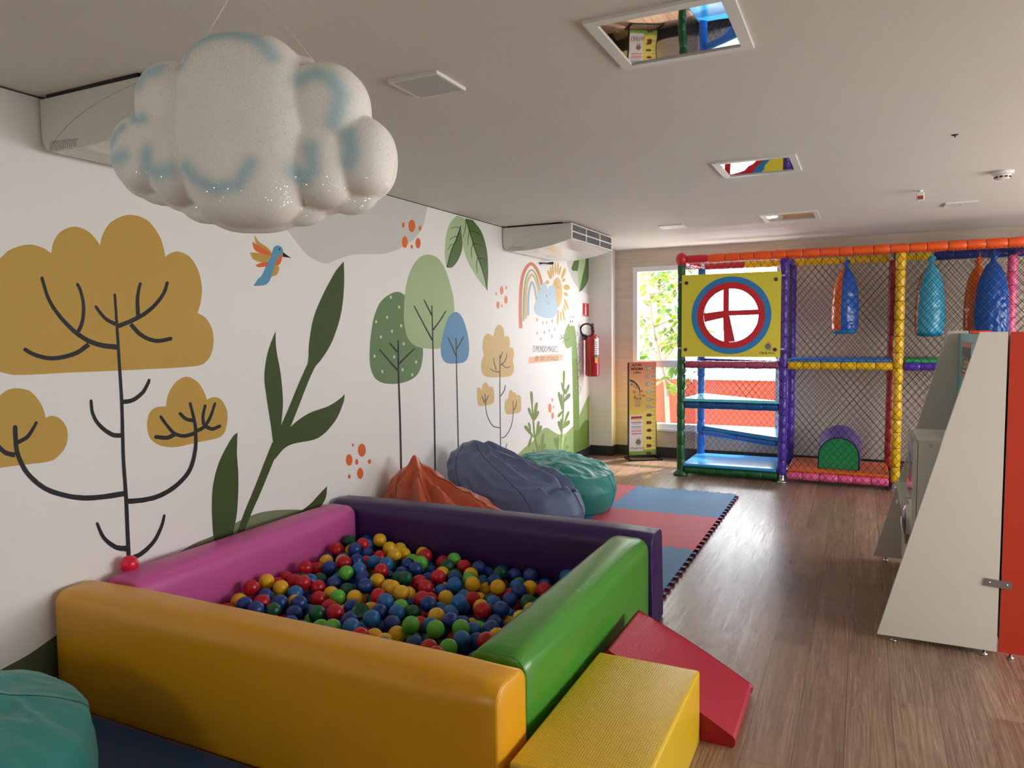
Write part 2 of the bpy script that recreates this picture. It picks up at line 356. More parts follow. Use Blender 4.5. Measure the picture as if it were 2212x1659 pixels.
MURAL = [
 ('painted_hill', 'dark olive painted hill low on the wall behind the yellow bolster', [
  ('hill_dark',1,"1638 245 18 0 21 0 22 0 21 0 21 1 18 2 18 2 17 2 17 2 19 3 20 3 21 3 22 3 23 4 22 5 23 6 24 8 23 8 24 7 22 8 22 6 21 7 20 6 20 5 19 6 20 5 18 5 18 4 18 4 16 3 16 1 15 1 14 -1 14 0 12 -1 -28 -504 -663 176"),
 ]),
 ('painted_hill', 'grey green painted hill behind the leafy plant', [
  ('hill_grey',1,"2631 479 36 10 43 11 45 12 45 11 40 9 35 5 31 2 29 1 29 2 29 3 31 5 30 6 30 8 30 6 31 6 32 5 33 5 33 4 32 3 31 2 30 0 28 -1 28 -2 27 -3 29 -4 29 -4 31 -5 30 -6 30 -6 28 -6 25 -5 22 -5 21 -5 26 -7 32 -10 41 -13 49 -16 54 -18 54 -19 52 -21 48 -21 47 -22 47 -23 47 -25 46 -26 49 -28 49 -31 49 -32 46 -30 42 -27 197 -482 -2024 480"),
 ]),
 ('painted_tree', 'large golden painted tree with black branches', [
  ('gold',2,"1870 2015 8 5 8 5 9 5 8 6 9 6 8 8 8 8 8 9 9 9 11 7 13 8 16 7 16 6 16 5 15 4 14 1 13 0 13 -2 12 -3 10 -3 10 -3 9 -5 8 -5 8 -5 7 -4 2 9 2 10 2 12 3 11 4 10 5 11 6 10 7 10 7 10 9 9 11 8 13 8 14 7 14 6 14 3 13 2 14 -1 14 -3 13 -4 11 -5 11 -5 10 -8 9 -8 8 -9 7 -7 5 -6 4 -6 3 -5 3 -5 3 -4 2 10 3 11 3 12 5 13 6 12 7 14 9 14 10 14 12 14 14 12 17 11 19 11 21 10 21 8 21 5 20 1 21 0 21 -3 20 -6 18 -7 16 -10 15 -14 14 -15 11 -16 11 -15 8 -14 6 -14 4 -14 4 -14 3 -11 2 -11 2 -9 1 -8 0 -7 1 -7 6 4 7 5 7 5 8 5 9 4 8 4 9 3 10 3 10 2 11 0 13 -1 15 -2 15 -4 14 -5 14 -7 12 -10 12 -11 10 -14 10 -14 9 -16 7 -17 6 -18 5 -19 4 -19 2 -19 0 -17 -1 -18 -3 -17 -3 -17 -3 -16 -5 -15 -5 -15 -6 -14 -6 -13 -5 -12 11 -5 13 -5 14 -6 13 -8 11 -9 10 -13 10 -14 9 -16 7 -16 4 -18 2 -18 1 -20 -2 -20 -3 -20 -5 -18 -6 -15 -7 -15 -8 -13 -11 -12 -13 -10 -12 -8 -9 -7 -15 -5 -24 -4 -39 -3 -59 -1 -72 -1 -78 1 -80 1 -75 0 -74 1 -76 1 -74 1 -68 1 -58 1 -49 0 -43 0 -38 0 -32 0 -28 1 -21 1 -15 0 -11 2 -11 1 -12 4 -15 4 -15 5 -15 6 -15 7 -13 9 -13 11 -13 12 -12 14 -10 14 -7 15 -5 16 -4 18 -1 18 0 17 2 16 3 13 5 12 7 12 7 10 7 9 7 7 7 7 7 5 7 5 6 4 -7 7 -8 7 -9 8 -7 9 -6 11 -3 14 -3 17 -1 17 2 18 4 18 9 16 13 18 14 17 15 16"),
  ('gold',2,"2707 1323 3 12 3 13 3 14 4 14 6 13 8 13 9 13 11 13 11 11 12 10 13 8 15 7 15 6 15 3 15 1 14 -3 16 -5 14 -8 15 -9 12 -10 11 -10 10 -13 8 -13 8 -12 6 -12 5 -10 4 -10 2 -8 3 -9 2 -7 8 2 9 3 10 3 11 2 10 0 11 -1 11 -2 11 -4 11 -5 10 -7 9 -10 10 -13 9 -15 7 -15 5 -15 3 -15 1 -16 -1 -17 -3 -16 -4 -15 -5 -15 -5 -16 -7 -14 -12 -13 -18 -10 -27 -6 -33 -3 -37 -1 -37 0 -33 -1 -32 -2 -31 -1 -29 -2 -28 -1 -25 1 -23 2 -20 4 -19 4 -16 5 -16 6 -15 7 -13 8 -12 9 -10 10 -9 10 -7 12 -5 12 -3 14 -2 13 -1 14 0 14 2 15 4 15 4 13 5 11 7 9 7 7 9 6 9 4 10 4 12 2 12 0 14 -1 13 -1"),
  ('gold',2,"1878 1451 8 7 7 5 7 5 6 3 8 3 8 2 8 1 8 1 9 -1 9 -1 10 -1 10 -3 10 -3 10 -4 10 -6 8 -8 9 -9 7 -11 8 -11 6 -10 5 -9 4 -9 3 -9 3 -8 3 -8 1 -8 2 -7 1 -7 0 -6 1 -6 5 1 6 2 6 2 6 1 7 -1 7 -1 8 -3 8 -3 7 -5 8 -6 7 -8 6 -9 7 -11 5 -11 4 -12 1 -13 1 -15 -2 -15 -2 -14 -4 -14 -6 -11 -7 -11 -9 -10 -10 -9 -9 -8 -8 -6 -7 -5 -8 -4 -10 -2 -15 -2 -20 -1 -24 1 -26 2 -25 1 -23 1 -20 1 -20 1 -18 0 -17 1 -16 0 -15 1 -14 0 -13 0 -12 1 -13 4 -13 6 -15 8 -14 9 -11 11 -9 13 -4 15 -2 18 0 18 2 18 3 15 6 12 7 10 10 9 9 7 9 6 8 5 9 2 8 1 8 1 7 1 2 12 2 15 3 15 4 14 6 14 8 12 10 12 11 11 11 9"),
  ('branch',3,"2451 239 1 37 1 43 2 46 1 45 1 42 1 36 0 27 0 21 0 17 0 18 0 21 0 28 0 36 0 42 0 46 1 47 0 46 0 43 -1 39 -1 37 -1 37 -1 36 -1 37 0 39 1 40 1 42 1 43 1 43 1 44 1 43 0 45 -1 46 -1 46 -1 45 -1 41 0 36 -1 31 0 25 -1 23 0 21 -1 20 0 23 -1 25 -1 26 0 25 -1 25 0 24 -1 21 -2 4 -5 2 -6 -3 -2 -5 1 -21 0 -23 1 -25 0 -26 0 -25 1 -25 0 -23 0 -20 0 -21 1 -22 0 -26 0 -30 1 -36 0 -41 1 -45 1 -46 0 -46 0 -44 -1 -43 -1 -43 -2 -43 -1 -43 -1 -41 -1 -41 0 -39 0 -37 1 -36 1 -36 0 -37 1 -39 0 -42 -1 -46 0 -46 -1 -46 0 -42 -1 -36 0 -28 0 -21 0 -17 0 -17 0 -20 -1 -27 -1 -35 -1 -42 -2 -45 -2 -46 -1 -42 -1 -37"),
  ('branch',3,"2443 1659 -13 2 -15 2 -15 1 -16 2 -15 2 -13 3 -12 3 -11 3 -11 4 -10 4 -10 4 -11 5 -10 6 -10 6 -11 7 -10 7 -10 8 -11 9 -11 10 -12 12 -12 12 -12 13 -11 12 -9 13 -9 11 -8 11 -7 11 -7 12 -6 12 -6 12 -5 15 -5 15 -4 17 -4 17 -4 15 -3 14 -3 4 -6 0 -5 -4 -1 -5 3 -14 4 -16 4 -16 4 -17 4 -17 6 -15 6 -14 6 -12 6 -13 8 -11 8 -12 8 -12 10 -13 11 -13 12 -14 12 -13 12 -12 11 -11 11 -9 11 -9 11 -8 11 -7 10 -7 11 -6 11 -6 11 -5 12 -5 11 -4 12 -4 13 -4 14 -3 16 -3 16 -2 16 -2 15 -2 13 -2"),
  ('branch',3,"2246 1713 4 7 5 7 5 8 5 10 5 10 4 12 3 12 3 14 2 14 2 14 1 15 0 13 -1 14 -1 13 -3 13 -2 13 -3 11 -2 9 -2 8 -3 6 -3 6 -2 4 -2 3 -2 4 -5 3 -5 -1 -4 -4 0 -6 2 -4 2 -3 2 -4 2 -5 2 -5 2 -7 2 -9 3 -11 2 -12 2 -12 1 -13 0 -12 0 -13 -1 -13 -2 -14 -2 -14 -3 -12 -3 -11 -4 -10 -4 -9 -5 -8 -5 -8 -5 -7 -4 -8"),
  ('branch',3,"2286 1673 -9 -6 -9 -6 -9 -7 -10 -7 -10 -6 -11 -5 -12 -5 -13 -4 -14 -4 -14 -3 -13 -3 -13 -2 -11 -1 -10 -1 -9 0 -10 0 -9 1 -9 1 -10 2 -10 3 -10 3 -10 3 -9 4 -8 3 -7 3 -6 4 -6 3 -5 4 -6 4 -5 3 -6 1 -6 -4 -1 -7 4 -5 4 -3 5 -4 6 -4 6 -4 7 -4 8 -4 9 -4 9 -4 10 -3 11 -4 11 -3 11 -2 10 -2 11 -1 10 0 11 0 11 0 12 2 13 2 14 2 15 4 15 3 14 5 14 5 12 6 12 7 11 7 10 7 9 6 8 6"),
  ('branch',3,"2443 1771 -6 2 -8 3 -7 3 -8 3 -7 4 -6 3 -6 4 -6 5 -6 5 -5 6 -5 5 -5 6 -4 5 -4 5 -4 5 -4 6 -3 5 -4 4 -4 3 -6 -1 -4 -5 1 -5 3 -5 3 -5 4 -5 3 -6 5 -6 4 -6 5 -6 5 -6 6 -6 5 -6 7 -5 6 -6 8 -4 8 -4 8 -4 8 -4 7 -3 6 -3"),
  ('branch',3,"2451 1740 10 3 12 4 13 5 14 5 14 5 13 5 13 5 14 6 13 6 14 7 13 7 14 7 13 9 13 8 13 10 12 9 12 10 11 10 11 11 11 11 10 12 9 11 8 11 7 11 6 10 5 10 3 10 3 9 3 8 2 7 0 7 -7 3 -8 -1 -5 -6 -3 -7 -2 -8 -3 -8 -4 -9 -4 -8 -5 -9 -7 -10 -8 -10 -8 -11 -10 -10 -10 -10 -10 -10 -11 -10 -11 -9 -12 -9 -12 -8 -13 -9 -12 -7 -12 -7 -13 -6 -13 -6 -13 -6 -13 -5 -13 -6 -13 -5 -13 -4 -13 -5 -13 -4 -12 -4 -11 -3"),
  ('branch',3,"2579 1802 0 10 -1 13 0 13 -1 13 0 12 0 11 1 9 0 9 1 9 1 8 2 7 1 8 2 8 2 8 2 8 3 7 2 7 2 7 -1 6 -5 3 -7 -1 -4 -5 -2 -7 -3 -7 -3 -7 -2 -8 -3 -9 -2 -8 -2 -8 -2 -8 -2 -8 -1 -9 -1 -10 -1 -10 -1 -11 0 -13 0 -13 0 -13 0 -13 0 -10"),
  ('branch',3,"2512 1755 6 -7 7 -8 8 -9 8 -8 8 -9 10 -8 9 -6 10 -7 10 -5 10 -6 11 -4 10 -4 11 -4 10 -2 11 -2 10 -2 11 -1 12 0 13 1 13 2 13 2 13 2 11 2 11 2 8 5 2 8 -5 7 -10 1 -10 -2 -12 -2 -12 -2 -13 -2 -11 -2 -11 0 -10 0 -9 1 -9 1 -9 2 -9 2 -9 3 -9 3 -9 5 -10 4 -9 6 -9 5 -8 6 -8 7 -7 7 -8 9 -7 8 -7 8 -7 7"),
  ('branch',3,"2450 1358 8 1 10 -1 11 0 11 1 12 1 12 3 12 4 11 5 11 7 11 7 10 7 9 7 8 7 6 8 6 8 5 8 4 7 3 6 4 5 2 4 2 4 1 4 1 3 1 2 0 6 -5 5 -7 0 -5 -4 -1 -3 -2 -3 -1 -3 -2 -3 -2 -3 -3 -5 -4 -6 -5 -6 -4 -7 -6 -7 -5 -7 -7 -6 -8 -5 -9 -7 -10 -5 -10 -6 -10 -4 -9 -3 -9 -2 -9 -1 -11 0 -10 1 -10 0 -9 0"),
  ('branch',3,"2444 1213 -8 1 -9 1 -8 1 -8 1 -8 2 -8 3 -8 5 -10 7 -11 7 -10 9 -9 9 -8 8 -8 9 -7 9 -6 10 -6 10 -4 10 -4 10 -3 10 -2 11 -1 12 0 12 -1 11 -1 10 -2 5 -6 2 -5 -2 -2 -6 0 -9 0 -11 1 -12 0 -12 2 -13 3 -12 4 -11 4 -12 6 -11 7 -11 7 -10 8 -11 9 -10 10 -10 10 -9 11 -9 11 -8 11 -7 11 -5 11 -3 10 -2 10 -1 8 -1 7 -2"),
  ('branch',3,"2450 848 12 -2 14 -3 16 -2 16 -2 17 -2 16 -2 17 -1 17 0 17 -1 17 0 18 2 18 2 19 3 18 5 19 5 19 6 18 7 18 9 17 9 17 10 17 11 16 12 15 13 13 15 11 16 10 18 8 19 7 20 5 19 5 18 4 19 2 18 1 19 1 18 0 16 0 15 0 13 0 12 -1 10 -2 10 -1 11 -3 13 -3 15 -4 17 -4 18 -5 18 -4 16 -4 15 -4 5 -8 2 -6 -3 -2 -6 4 -15 4 -16 4 -18 4 -18 3 -16 3 -15 2 -12 2 -11 0 -9 1 -10 0 -10 0 -13 -1 -15 0 -16 -1 -17 -1 -18 -3 -18 -4 -17 -5 -17 -5 -18 -7 -18 -8 -18 -9 -16 -10 -15 -12 -12 -13 -12 -15 -11 -16 -10 -16 -10 -16 -8 -17 -7 -17 -7 -17 -6 -18 -4 -18 -4 -17 -3 -16 -2 -16 -1 -16 0 -17 0 -16 1 -16 1 -15 2 -16 2 -16 2 -15 3 -14 2 -13 2"),
  ('branch',3,"2441 918 -17 1 -19 1 -19 1 -20 1 -20 1 -18 1 -17 2 -18 2 -16 2 -17 3 -16 3 -16 3 -16 5 -16 4 -16 5 -16 6 -15 6 -15 7 -16 7 -15 8 -15 8 -15 9 -14 9 -13 10 -12 12 -13 12 -11 14 -12 14 -10 13 -9 14 -7 14 -7 14 -6 15 -5 15 -5 14 -3 13 -3 13 -1 13 -1 13 0 12 0 12 0 10 0 10 0 8 0 7 1 7 0 6 0 7 -3 7 -6 4 -7 -2 -4 -7 0 -6 0 -7 -1 -7 0 -7 0 -9 0 -9 0 -11 0 -12 0 -12 1 -14 1 -14 3 -15 4 -15 4 -15 6 -15 6 -16 7 -16 9 -15 9 -15 11 -15 12 -15 13 -15 13 -13 14 -13 14 -11 15 -11 16 -10 16 -8 16 -8 16 -8 16 -7 16 -7 16 -6 17 -6 16 -5 17 -5 17 -4 18 -3 17 -3 17 -2 18 -2 18 -2 19 -2 20 -2 20 -1 20 -1 18 -1 17 -1"),
  ('branch',3,"2439 634 -9 3 -10 3 -10 2 -9 4 -9 3 -9 5 -9 7 -10 9 -11 10 -10 10 -9 11 -8 10 -6 12 -6 13 -6 13 -5 14 -4 13 -5 12 -4 5 -6 1 -4 -3 0 -5 4 -12 3 -13 5 -14 4 -15 6 -14 7 -14 9 -13 10 -13 10 -12 11 -11 11 -10 11 -10 12 -8 12 -6 11 -5 11 -3 9 -4 8 -3"),
  ('branch',3,"2462 548 9 2 11 1 12 1 12 2 13 3 13 5 13 5 13 6 12 8 13 8 12 9 11 9 11 11 9 12 9 13 8 13 7 12 6 11 5 11 4 10 3 9 2 9 2 8 2 8 -1 5 -5 5 -7 0 -3 -4 -3 -7 -2 -8 -3 -8 -3 -9 -4 -8 -5 -10 -6 -10 -8 -12 -8 -12 -9 -11 -9 -11 -10 -10 -10 -8 -12 -8 -12 -7 -12 -6 -12 -6 -12 -4 -11 -4 -11 -2 -12 -1 -11 -1 -12 -1 -9 -1"),
  ('branch',3,"2886 1166 -11 -2 -12 -2 -13 -2 -12 -1 -11 -1 -11 1 -10 1 -10 2 -10 4 -9 3 -10 5 -8 5 -9 7 -8 9 -9 9 -8 11 -8 9 -7 9 -6 8 -5 7 -5 7 -5 7 -4 6 -4 6 -6 4 -7 -1 -4 -5 1 -6 4 -6 4 -6 4 -7 5 -7 6 -8 6 -8 7 -9 7 -10 8 -10 9 -11 10 -10 10 -9 11 -7 11 -6 12 -5 12 -4 12 -3 13 -2 13 -1 14 0 14 2 13 1 12 2 11 1"),
  ('branch',3,"2751 1178 -7 -2 -8 -3 -7 -3 -7 -3 -7 -1 -8 -1 -9 0 -11 2 -12 3 -12 2 -12 3 -11 2 -9 -1 -4 -7 2 -8 8 -5 10 -2 12 -3 12 -3 13 -3 13 -2 13 -1 12 1 10 2 10 3 8 3 7 3 6 2"),
  ('branch',3,"2890 1236 -9 2 -9 2 -10 2 -9 2 -9 3 -6 3 -6 3 -6 5 -6 6 -6 6 -5 5 -6 6 -7 3 -8 -2 -4 -6 3 -7 5 -5 5 -6 6 -6 7 -7 7 -6 9 -6 10 -5 11 -4 10 -3 10 -2 10 -2 8 -2"),
  ('branch',3,"2895 1153 8 2 9 2 11 2 11 3 11 4 11 6 10 7 9 8 9 9 9 10 8 10 7 11 7 12 7 14 6 14 6 13 6 13 5 11 0 6 -6 5 -7 0 -5 -4 -6 -11 -6 -13 -6 -13 -7 -14 -7 -12 -7 -11 -7 -10 -8 -9 -8 -9 -8 -8 -9 -7 -8 -5 -8 -4 -9 -3 -9 -2 -10 -2 -10 -1 -9 -2"),
  ('branch',3,"2961 1194 -1 7 0 9 -1 9 -1 9 0 9 1 8 2 9 3 9 3 9 3 9 4 9 2 8 -1 6 -6 5 -8 0 -5 -5 -3 -8 -3 -8 -4 -10 -3 -9 -3 -10 -3 -10 -1 -10 0 -9 0 -10 1 -9 0 -8 0 -8"),
  ('branch',3,"2948 1180 7 -4 8 -5 9 -5 10 -6 12 -4 12 -3 12 -1 12 2 11 2 10 3 10 2 8 2 6 5 1 7 -7 6 -9 1 -9 -1 -9 -3 -10 -2 -9 -2 -9 -1 -6 1 -7 2 -7 3 -8 5 -9 5 -8 5 -7 4"),
  ('branch',3,"1927 1194 -5 2 -6 2 -6 1 -5 2 -5 2 -5 3 -4 2 -4 3 -3 3 -4 4 -4 5 -4 5 -5 7 -5 9 -6 9 -5 9 -5 9 -5 8 -5 4 -7 -1 -3 -5 1 -7 4 -8 5 -9 5 -10 6 -9 5 -9 6 -8 4 -7 5 -5 4 -5 5 -5 5 -4 6 -4 6 -3 7 -3 6 -3 6 -2 6 -1 5 -2"),
  ('branch',3,"1943 1228 5 3 7 2 7 3 8 3 8 4 7 4 6 6 5 6 5 7 5 6 4 6 3 6 4 5 3 5 3 5 2 5 3 4 2 4 1 5 -3 4 -5 1 -5 -3 -2 -3 -3 -4 -2 -5 -3 -4 -4 -5 -3 -4 -4 -6 -4 -6 -5 -6 -4 -5 -5 -5 -5 -4 -5 -3 -7 -3 -7 -3 -7 -2 -7 -2 -6 -2"),
 ]),
 ('painted_plant', 'dark green painted leafy plant behind the pink bolster', [
  ('plant',3,"4239 2218 0 -29 0 -33 0 -36 -1 -37 -3 -38 -6 -39 -6 -41 -9 -42 -10 -42 -14 -40 -16 -40 -19 -40 -22 -39 -22 -37 -22 -33 -24 -31 -26 -28 -25 -25 -25 -22 -21 -19 -16 -14 -14 -9 -12 -7 -13 -9 -16 -16 -19 -23 -23 -30 -23 -32 -22 -30 -19 -26 -48 4 16 31 19 36 20 38 18 36 13 33 7 28 3 24 1 22 2 23 4 27 7 31 8 34 10 35 11 35 14 34 16 33 18 32 21 32 22 32 24 33 26 35 29 36 30 36 29 34 26 29 24 23 22 18 20 16 18 14"),
  ('plant',3,"3822 1497 -15 -20 -15 -21 -17 -24 -17 -24 -17 -25 -18 -25 -17 -25 -17 -26 -17 -27 -18 -26 -17 -26 -17 -25 -17 -25 -18 -25 -17 -24 -17 -24 -16 -22 -14 -19 -13 -18 -12 -16 -11 -15 -11 -14 -9 -12 -9 -12 -2 -24 22 -21 33 -6 26 13 8 12 9 13 10 14 11 15 11 17 13 19 14 20 16 23 16 24 18 25 17 26 17 25 17 26 17 27 17 27 17 28 17 26 16 26 17 25 16 25 17 25 16 24 15 22 14 21"),
  ('plant',3,"3539 1722 0 -19 -1 -22 0 -23 0 -25 3 -26 4 -27 6 -29 7 -30 7 -32 6 -33 4 -35 4 -39 3 -38 2 -38 0 -35 -2 -31 -4 -29 -5 -27 -5 -26 -5 -25 -5 -26 -5 -25 -5 -24 -5 -22 -4 -20 -54 -14 -3 25 -3 27 -3 28 -4 31 -5 31 -5 33 -6 36 -6 36 -6 35 -4 32 -4 28 -4 25 -3 24 -1 24 1 26 3 28 6 29 7 30 9 30 10 28 13 28 15 29 17 28 16 26"),
  ('plant',3,"4207 1267 -2 -10 -1 -10 -2 -12 -4 -14 -9 -17 -13 -21 -17 -25 -19 -26 -23 -26 -26 -24 -30 -22 -34 -22 -36 -21 -40 -17 -42 -13 -48 -6 -54 -1 -55 2 -49 1 -40 -1 -28 -3 -20 -4 -16 -5 -14 -5 -16 -7 -16 -10 -17 -11 -16 -12 -15 -11 -13 -9 51 132 24 15 28 17 30 17 30 17 30 15 29 13 28 11 29 10 30 9 32 8 36 7 40 5 40 5 39 4 36 6 31 8 28 8 26 9 24 9 20 8 16 7 12 6 9 6 8 5"),
  ('plant',3,"3477 1019 -10 -17 -12 -18 -13 -19 -13 -21 -14 -21 -13 -21 -15 -23 -14 -24 -15 -24 -15 -24 -15 -24 -15 -23 -15 -22 -14 -22 -15 -21 -14 -21 -14 -21 -14 -21 -12 -21 -12 -20 -12 -20 -11 -20 -12 -21 -11 -21 -12 -24 -13 -24 -12 -25 -12 -24 -11 -23 -10 -20 1 -14 13 -13 17 -4 12 7 11 20 12 23 12 24 13 24 13 25 13 22 12 21 12 20 13 20 12 20 13 19 13 20 14 21 15 20 15 21 16 21 15 21 16 23 16 23 16 24 16 24 17 25 15 23 15 22 15 22 14 20 15 20 13 20 13 18 12 16"),
  ('plant',3,"3196 1117 -2 -22 -3 -24 -2 -26 -3 -28 -1 -28 1 -28 1 -29 2 -30 1 -32 -1 -34 -2 -37 -3 -41 -5 -42 -5 -41 -6 -38 -8 -32 -9 -28 -9 -27 -10 -30 -11 -34 -11 -42 -11 -48 -12 -50 -12 -47 -9 -40 -55 37 -4 43 -6 49 -6 51 -5 50 -3 43 -3 35 -1 30 -1 28 0 27 0 28 1 30 2 29 2 30 4 28 4 27 7 26 8 25 8 24 10 23 10 22 11 20 12 19 12 17 13 17 12 16 13 15 12 15 13 14 12 12 10 10 10 7 8 4 7 3 6 2"),
  ('plant',3,"3986 636 -1 -12 -2 -13 -2 -15 -2 -14 -5 -12 -5 -11 -6 -10 -8 -9 -10 -9 -13 -11 -19 -13 -21 -14 -24 -14 -26 -14 -25 -13 -23 -12 -22 -13 -23 -12 -29 -11 -37 -11 -49 -9 -59 -8 -61 -7 -58 -7 -48 -6 -12 57 23 16 26 18 29 20 29 17 30 14 30 8 32 4 33 2 32 1 29 4 26 5 23 5 23 6 21 7 23 8 23 10 24 12 24 13 22 12 20 10 17 8 15 7 13 6 12 5"),
 ]),
 ('painted_dots', 'orange painted dots beside the dark green leafy plant', [
  ('dot',3,"4438 822 -5 -21 -15 -16 -20 -6 -21 3 -19 13 -13 19 -3 23 5 21 14 15 20 7 21 -3 20 -13 12 -19"),
  ('dot',3,"4276 775 -5 -18 -11 -14 -16 -5 -17 3 -15 11 -10 16 -3 19 4 18 12 13 15 6 17 -2 15 -11 11 -17"),
  ('dot',3,"4344 748 -3 -9 -5 -7 -9 -3 -8 2 -8 5 -5 9 -2 10 3 9 5 7 9 3 8 -1 8 -6 5 -9"),
  ('dot',3,"4296 882 -1 -5 -4 -4 -5 -1 -5 0 -4 3 -3 5 -1 6 1 5 3 4 5 1 5 0 5 -3 3 -5"),
  ('dot',3,"4400 652 -4 -17 -11 -13 -16 -6 -17 3 -15 11 -10 17 -3 19 5 18 11 13 15 5 17 -2 15 -11 10 -17"),
  ('dot',3,"4249 655 -2 -7 -4 -4 -7 -2 -6 1 -6 4 -4 7 -2 7 2 6 5 5 6 2 7 -1 6 -4 4 -7"),
  ('dot',3,"4499 725 -2 -7 -6 -6 -9 -2 -9 2 -8 5 -6 7 -2 8 3 7 6 6 8 2 9 -2 9 -5 5 -7"),
 ]),
 ('painted_cloud', 'pale grey painted cloud high on the wall', [
  ('cloud_grey',1,"3452 2773 18 -39 22 -46 22 -48 23 -47 22 -42 19 -35 19 -33 19 -30 18 -28 20 -26 20 -23 20 -20 20 -18 21 -17 21 -17 20 -17 20 -17 20 -16 22 -15 25 -13 30 -11 33 -11 35 -9 36 -6 33 -2 30 3 28 7 28 10 29 11 30 10 32 9 34 11 35 10 36 10 37 8 39 6 41 4 42 4 43 4 42 4 43 4 44 5 44 4 43 6 42 7 39 10 38 10 37 12 36 13 36 13 36 14 35 14 35 15 33 17 32 17 30 18 30 19 28 21 26 20 22 21 19 21 15 20 13 22 11 21 11 21 10 22 9 22 8 23 7 21 7 18 -8 3"),
 ]),
 ('painted_dots', 'orange painted dots on the grey painted cloud', [
  ('dot',3,"5023 2573 -2 -9 -6 -8 -7 -5 -9 -1 -7 3 -5 7 -2 9 3 9 5 8 8 5 8 1 8 -3 5 -7"),
  ('dot',3,"5183 2586 -6 -23 -16 -20 -21 -12 -23 -3 -21 8 -13 16 -5 21 6 23 15 20 21 12 24 3 20 -7 14 -16"),
  ('dot',3,"5272 2579 -2 -9 -6 -8 -9 -5 -9 -1 -8 3 -5 6 -2 9 3 9 5 8 9 5 9 1 8 -3 5 -6"),
  ('dot',3,"5065 2442 -5 -22 -13 -18 -17 -11 -19 -2 -17 8 -11 15 -3 21 5 21 12 18 18 11 18 2 17 -7 11 -16"),
  ('dot',3,"5139 2411 -2 -7 -5 -7 -7 -4 -8 0 -7 2 -4 6 -2 7 2 7 5 6 7 4 8 1 7 -2 4 -6"),
  ('dot',3,"5258 2452 -5 -19 -12 -17 -16 -10 -18 -2 -16 7 -10 14 -4 19 5 19 12 16 16 11 18 2 16 -7 11 -14"),
 ]),
 ('painted_bird', 'small blue and orange painted hummingbird', [
  ('gold',2,"3388 2313 5 -7 6 -7 6 -9 8 -8 10 -8 13 -7 16 -6 17 -7 16 -6 14 -7 10 -7 9 -7 7 -7 6 -6 6 -6 -27 -18 -12 6 -15 7 -15 8 -14 7 -13 7 -11 7 -10 7 -9 7 -7 7 -7 9 -4 9 -2 11 -1 11 -1 11"),
  ('dot',3,"3368 2266 10 -4 12 -4 12 -5 13 -4 13 -5 14 -4 15 -4 15 -4 14 -4 12 -5 9 -5 8 -7 6 -7 6 -6 5 -6 -17 2 -19 1 -20 2 -19 2 -17 3 -14 2 -12 3 -11 3 -9 4 -8 6 -6 8 -4 9 -3 10 -3 10"),
  ('gold',4,"3348 2199 13 1 15 1 16 2 17 0 17 0 19 -1 21 -2 21 -3 20 -3 18 -3 -16 -32 -14 -3 -16 -3 -17 -3 -16 -2 -15 -1 -14 1 -14 3 -13 3 -11 4 -10 5 -6 6 -5 8 -4 8 -3 8"),
  ('dot',2,"3391 2126 8 5 15 6 19 6 18 7 15 5 35 -2 -22 -28 -11 -2 -12 -2 -12 -2 -12 -2 -10 -1 -9 0 -10 2 -8 2 -5 2"),
  ('gold',3,"3552 2141 8 0 10 -1 9 -3 7 -3 5 -5 0 -8 -2 -9 -4 -10 -5 -9 -6 -8 -7 -6 -8 -4 -8 -4 -9 -2 -9 -2 -8 -1 -10 0 -9 1 -8 1 -8 1 24 54 7 4 7 4 8 5 8 4"),
  ('dot',4,"3626 2214 -1 -5 -1 -6 -2 -6 -2 -7 -3 -6 -3 -8 -5 -9 -4 -9 -6 -7 -6 -6 -8 -4 -8 -2 -9 -1 -9 -1 -8 -1 25 60"),
  ('bird_blue',5,"3539 2234 4 7 4 5 4 5 4 3 5 3 5 3 6 3 7 1 6 1 6 1 6 -1 6 -1 7 -2 5 -3 5 -3 4 -4 3 -4 2 -5 2 -6 0 -4 -1 -5 -3 -5 -4 -4 -4 -5 -4 -4 -5 -3 -5 -3 -6 -3 -6 -3 -6 -6 -6 -9 -7 -9 -7 -12 -7 -12 -8 -14 -8 -16 -8 -19 -8 -19 -8 -18 -8 -14 -8 -11 -7 -8 -7 -7 -8 -5 -8 -5 -7 -4 -8 -2 -8 -2 -9 -1 -10 -1 -13 -2 -14 -1 -14 -1 -14 -1 -12 -1 41 45 -22 -11 10 5 11 6 11 6 11 8 10 9 10 11 8 13 9 14 8 14 8 13 8 11 8 12 8 11 8 10 6 11 6 10 4 11 4 10 4 9"),
  ('branch',5,"3627 2229 5 -3 6 -2 7 -4 7 -3 7 -3 8 -4 9 -3 9 -4 9 -4 7 -3 -76 1"),
  ('branch',6,"3604 2243 -1 -3 -2 -2 -2 -2 -3 0 -2 1 -2 2 0 3 0 2 2 3 3 1 2 1 3 -1 1 -3"),
 ]),
 ('painted_leaves', 'two tone green painted leaves hanging from the ceiling line', [
  ('leaf_light',2,"5873 2766 -22 -15 -25 -15 -27 -17 -25 -19 -22 -20 -19 -22 -17 -25 -15 -26 -14 -26 -11 -26 -9 -27 -6 -27 -5 -27 -3 -26 -2 -25 0 -23 2 -23 3 -21 3 -19 4 -16 3 -13 4 -9 4 -7 4 -6 4 -6 19 2 21 1 23 3 24 4 22 8 23 12 23 15 24 18 21 18 19 19 15 18 14 19 11 20 10 20 8 22 4 22 2 23 0 24 1 25 2 28 5 30 5 34 6 34 6 33 5 29"),
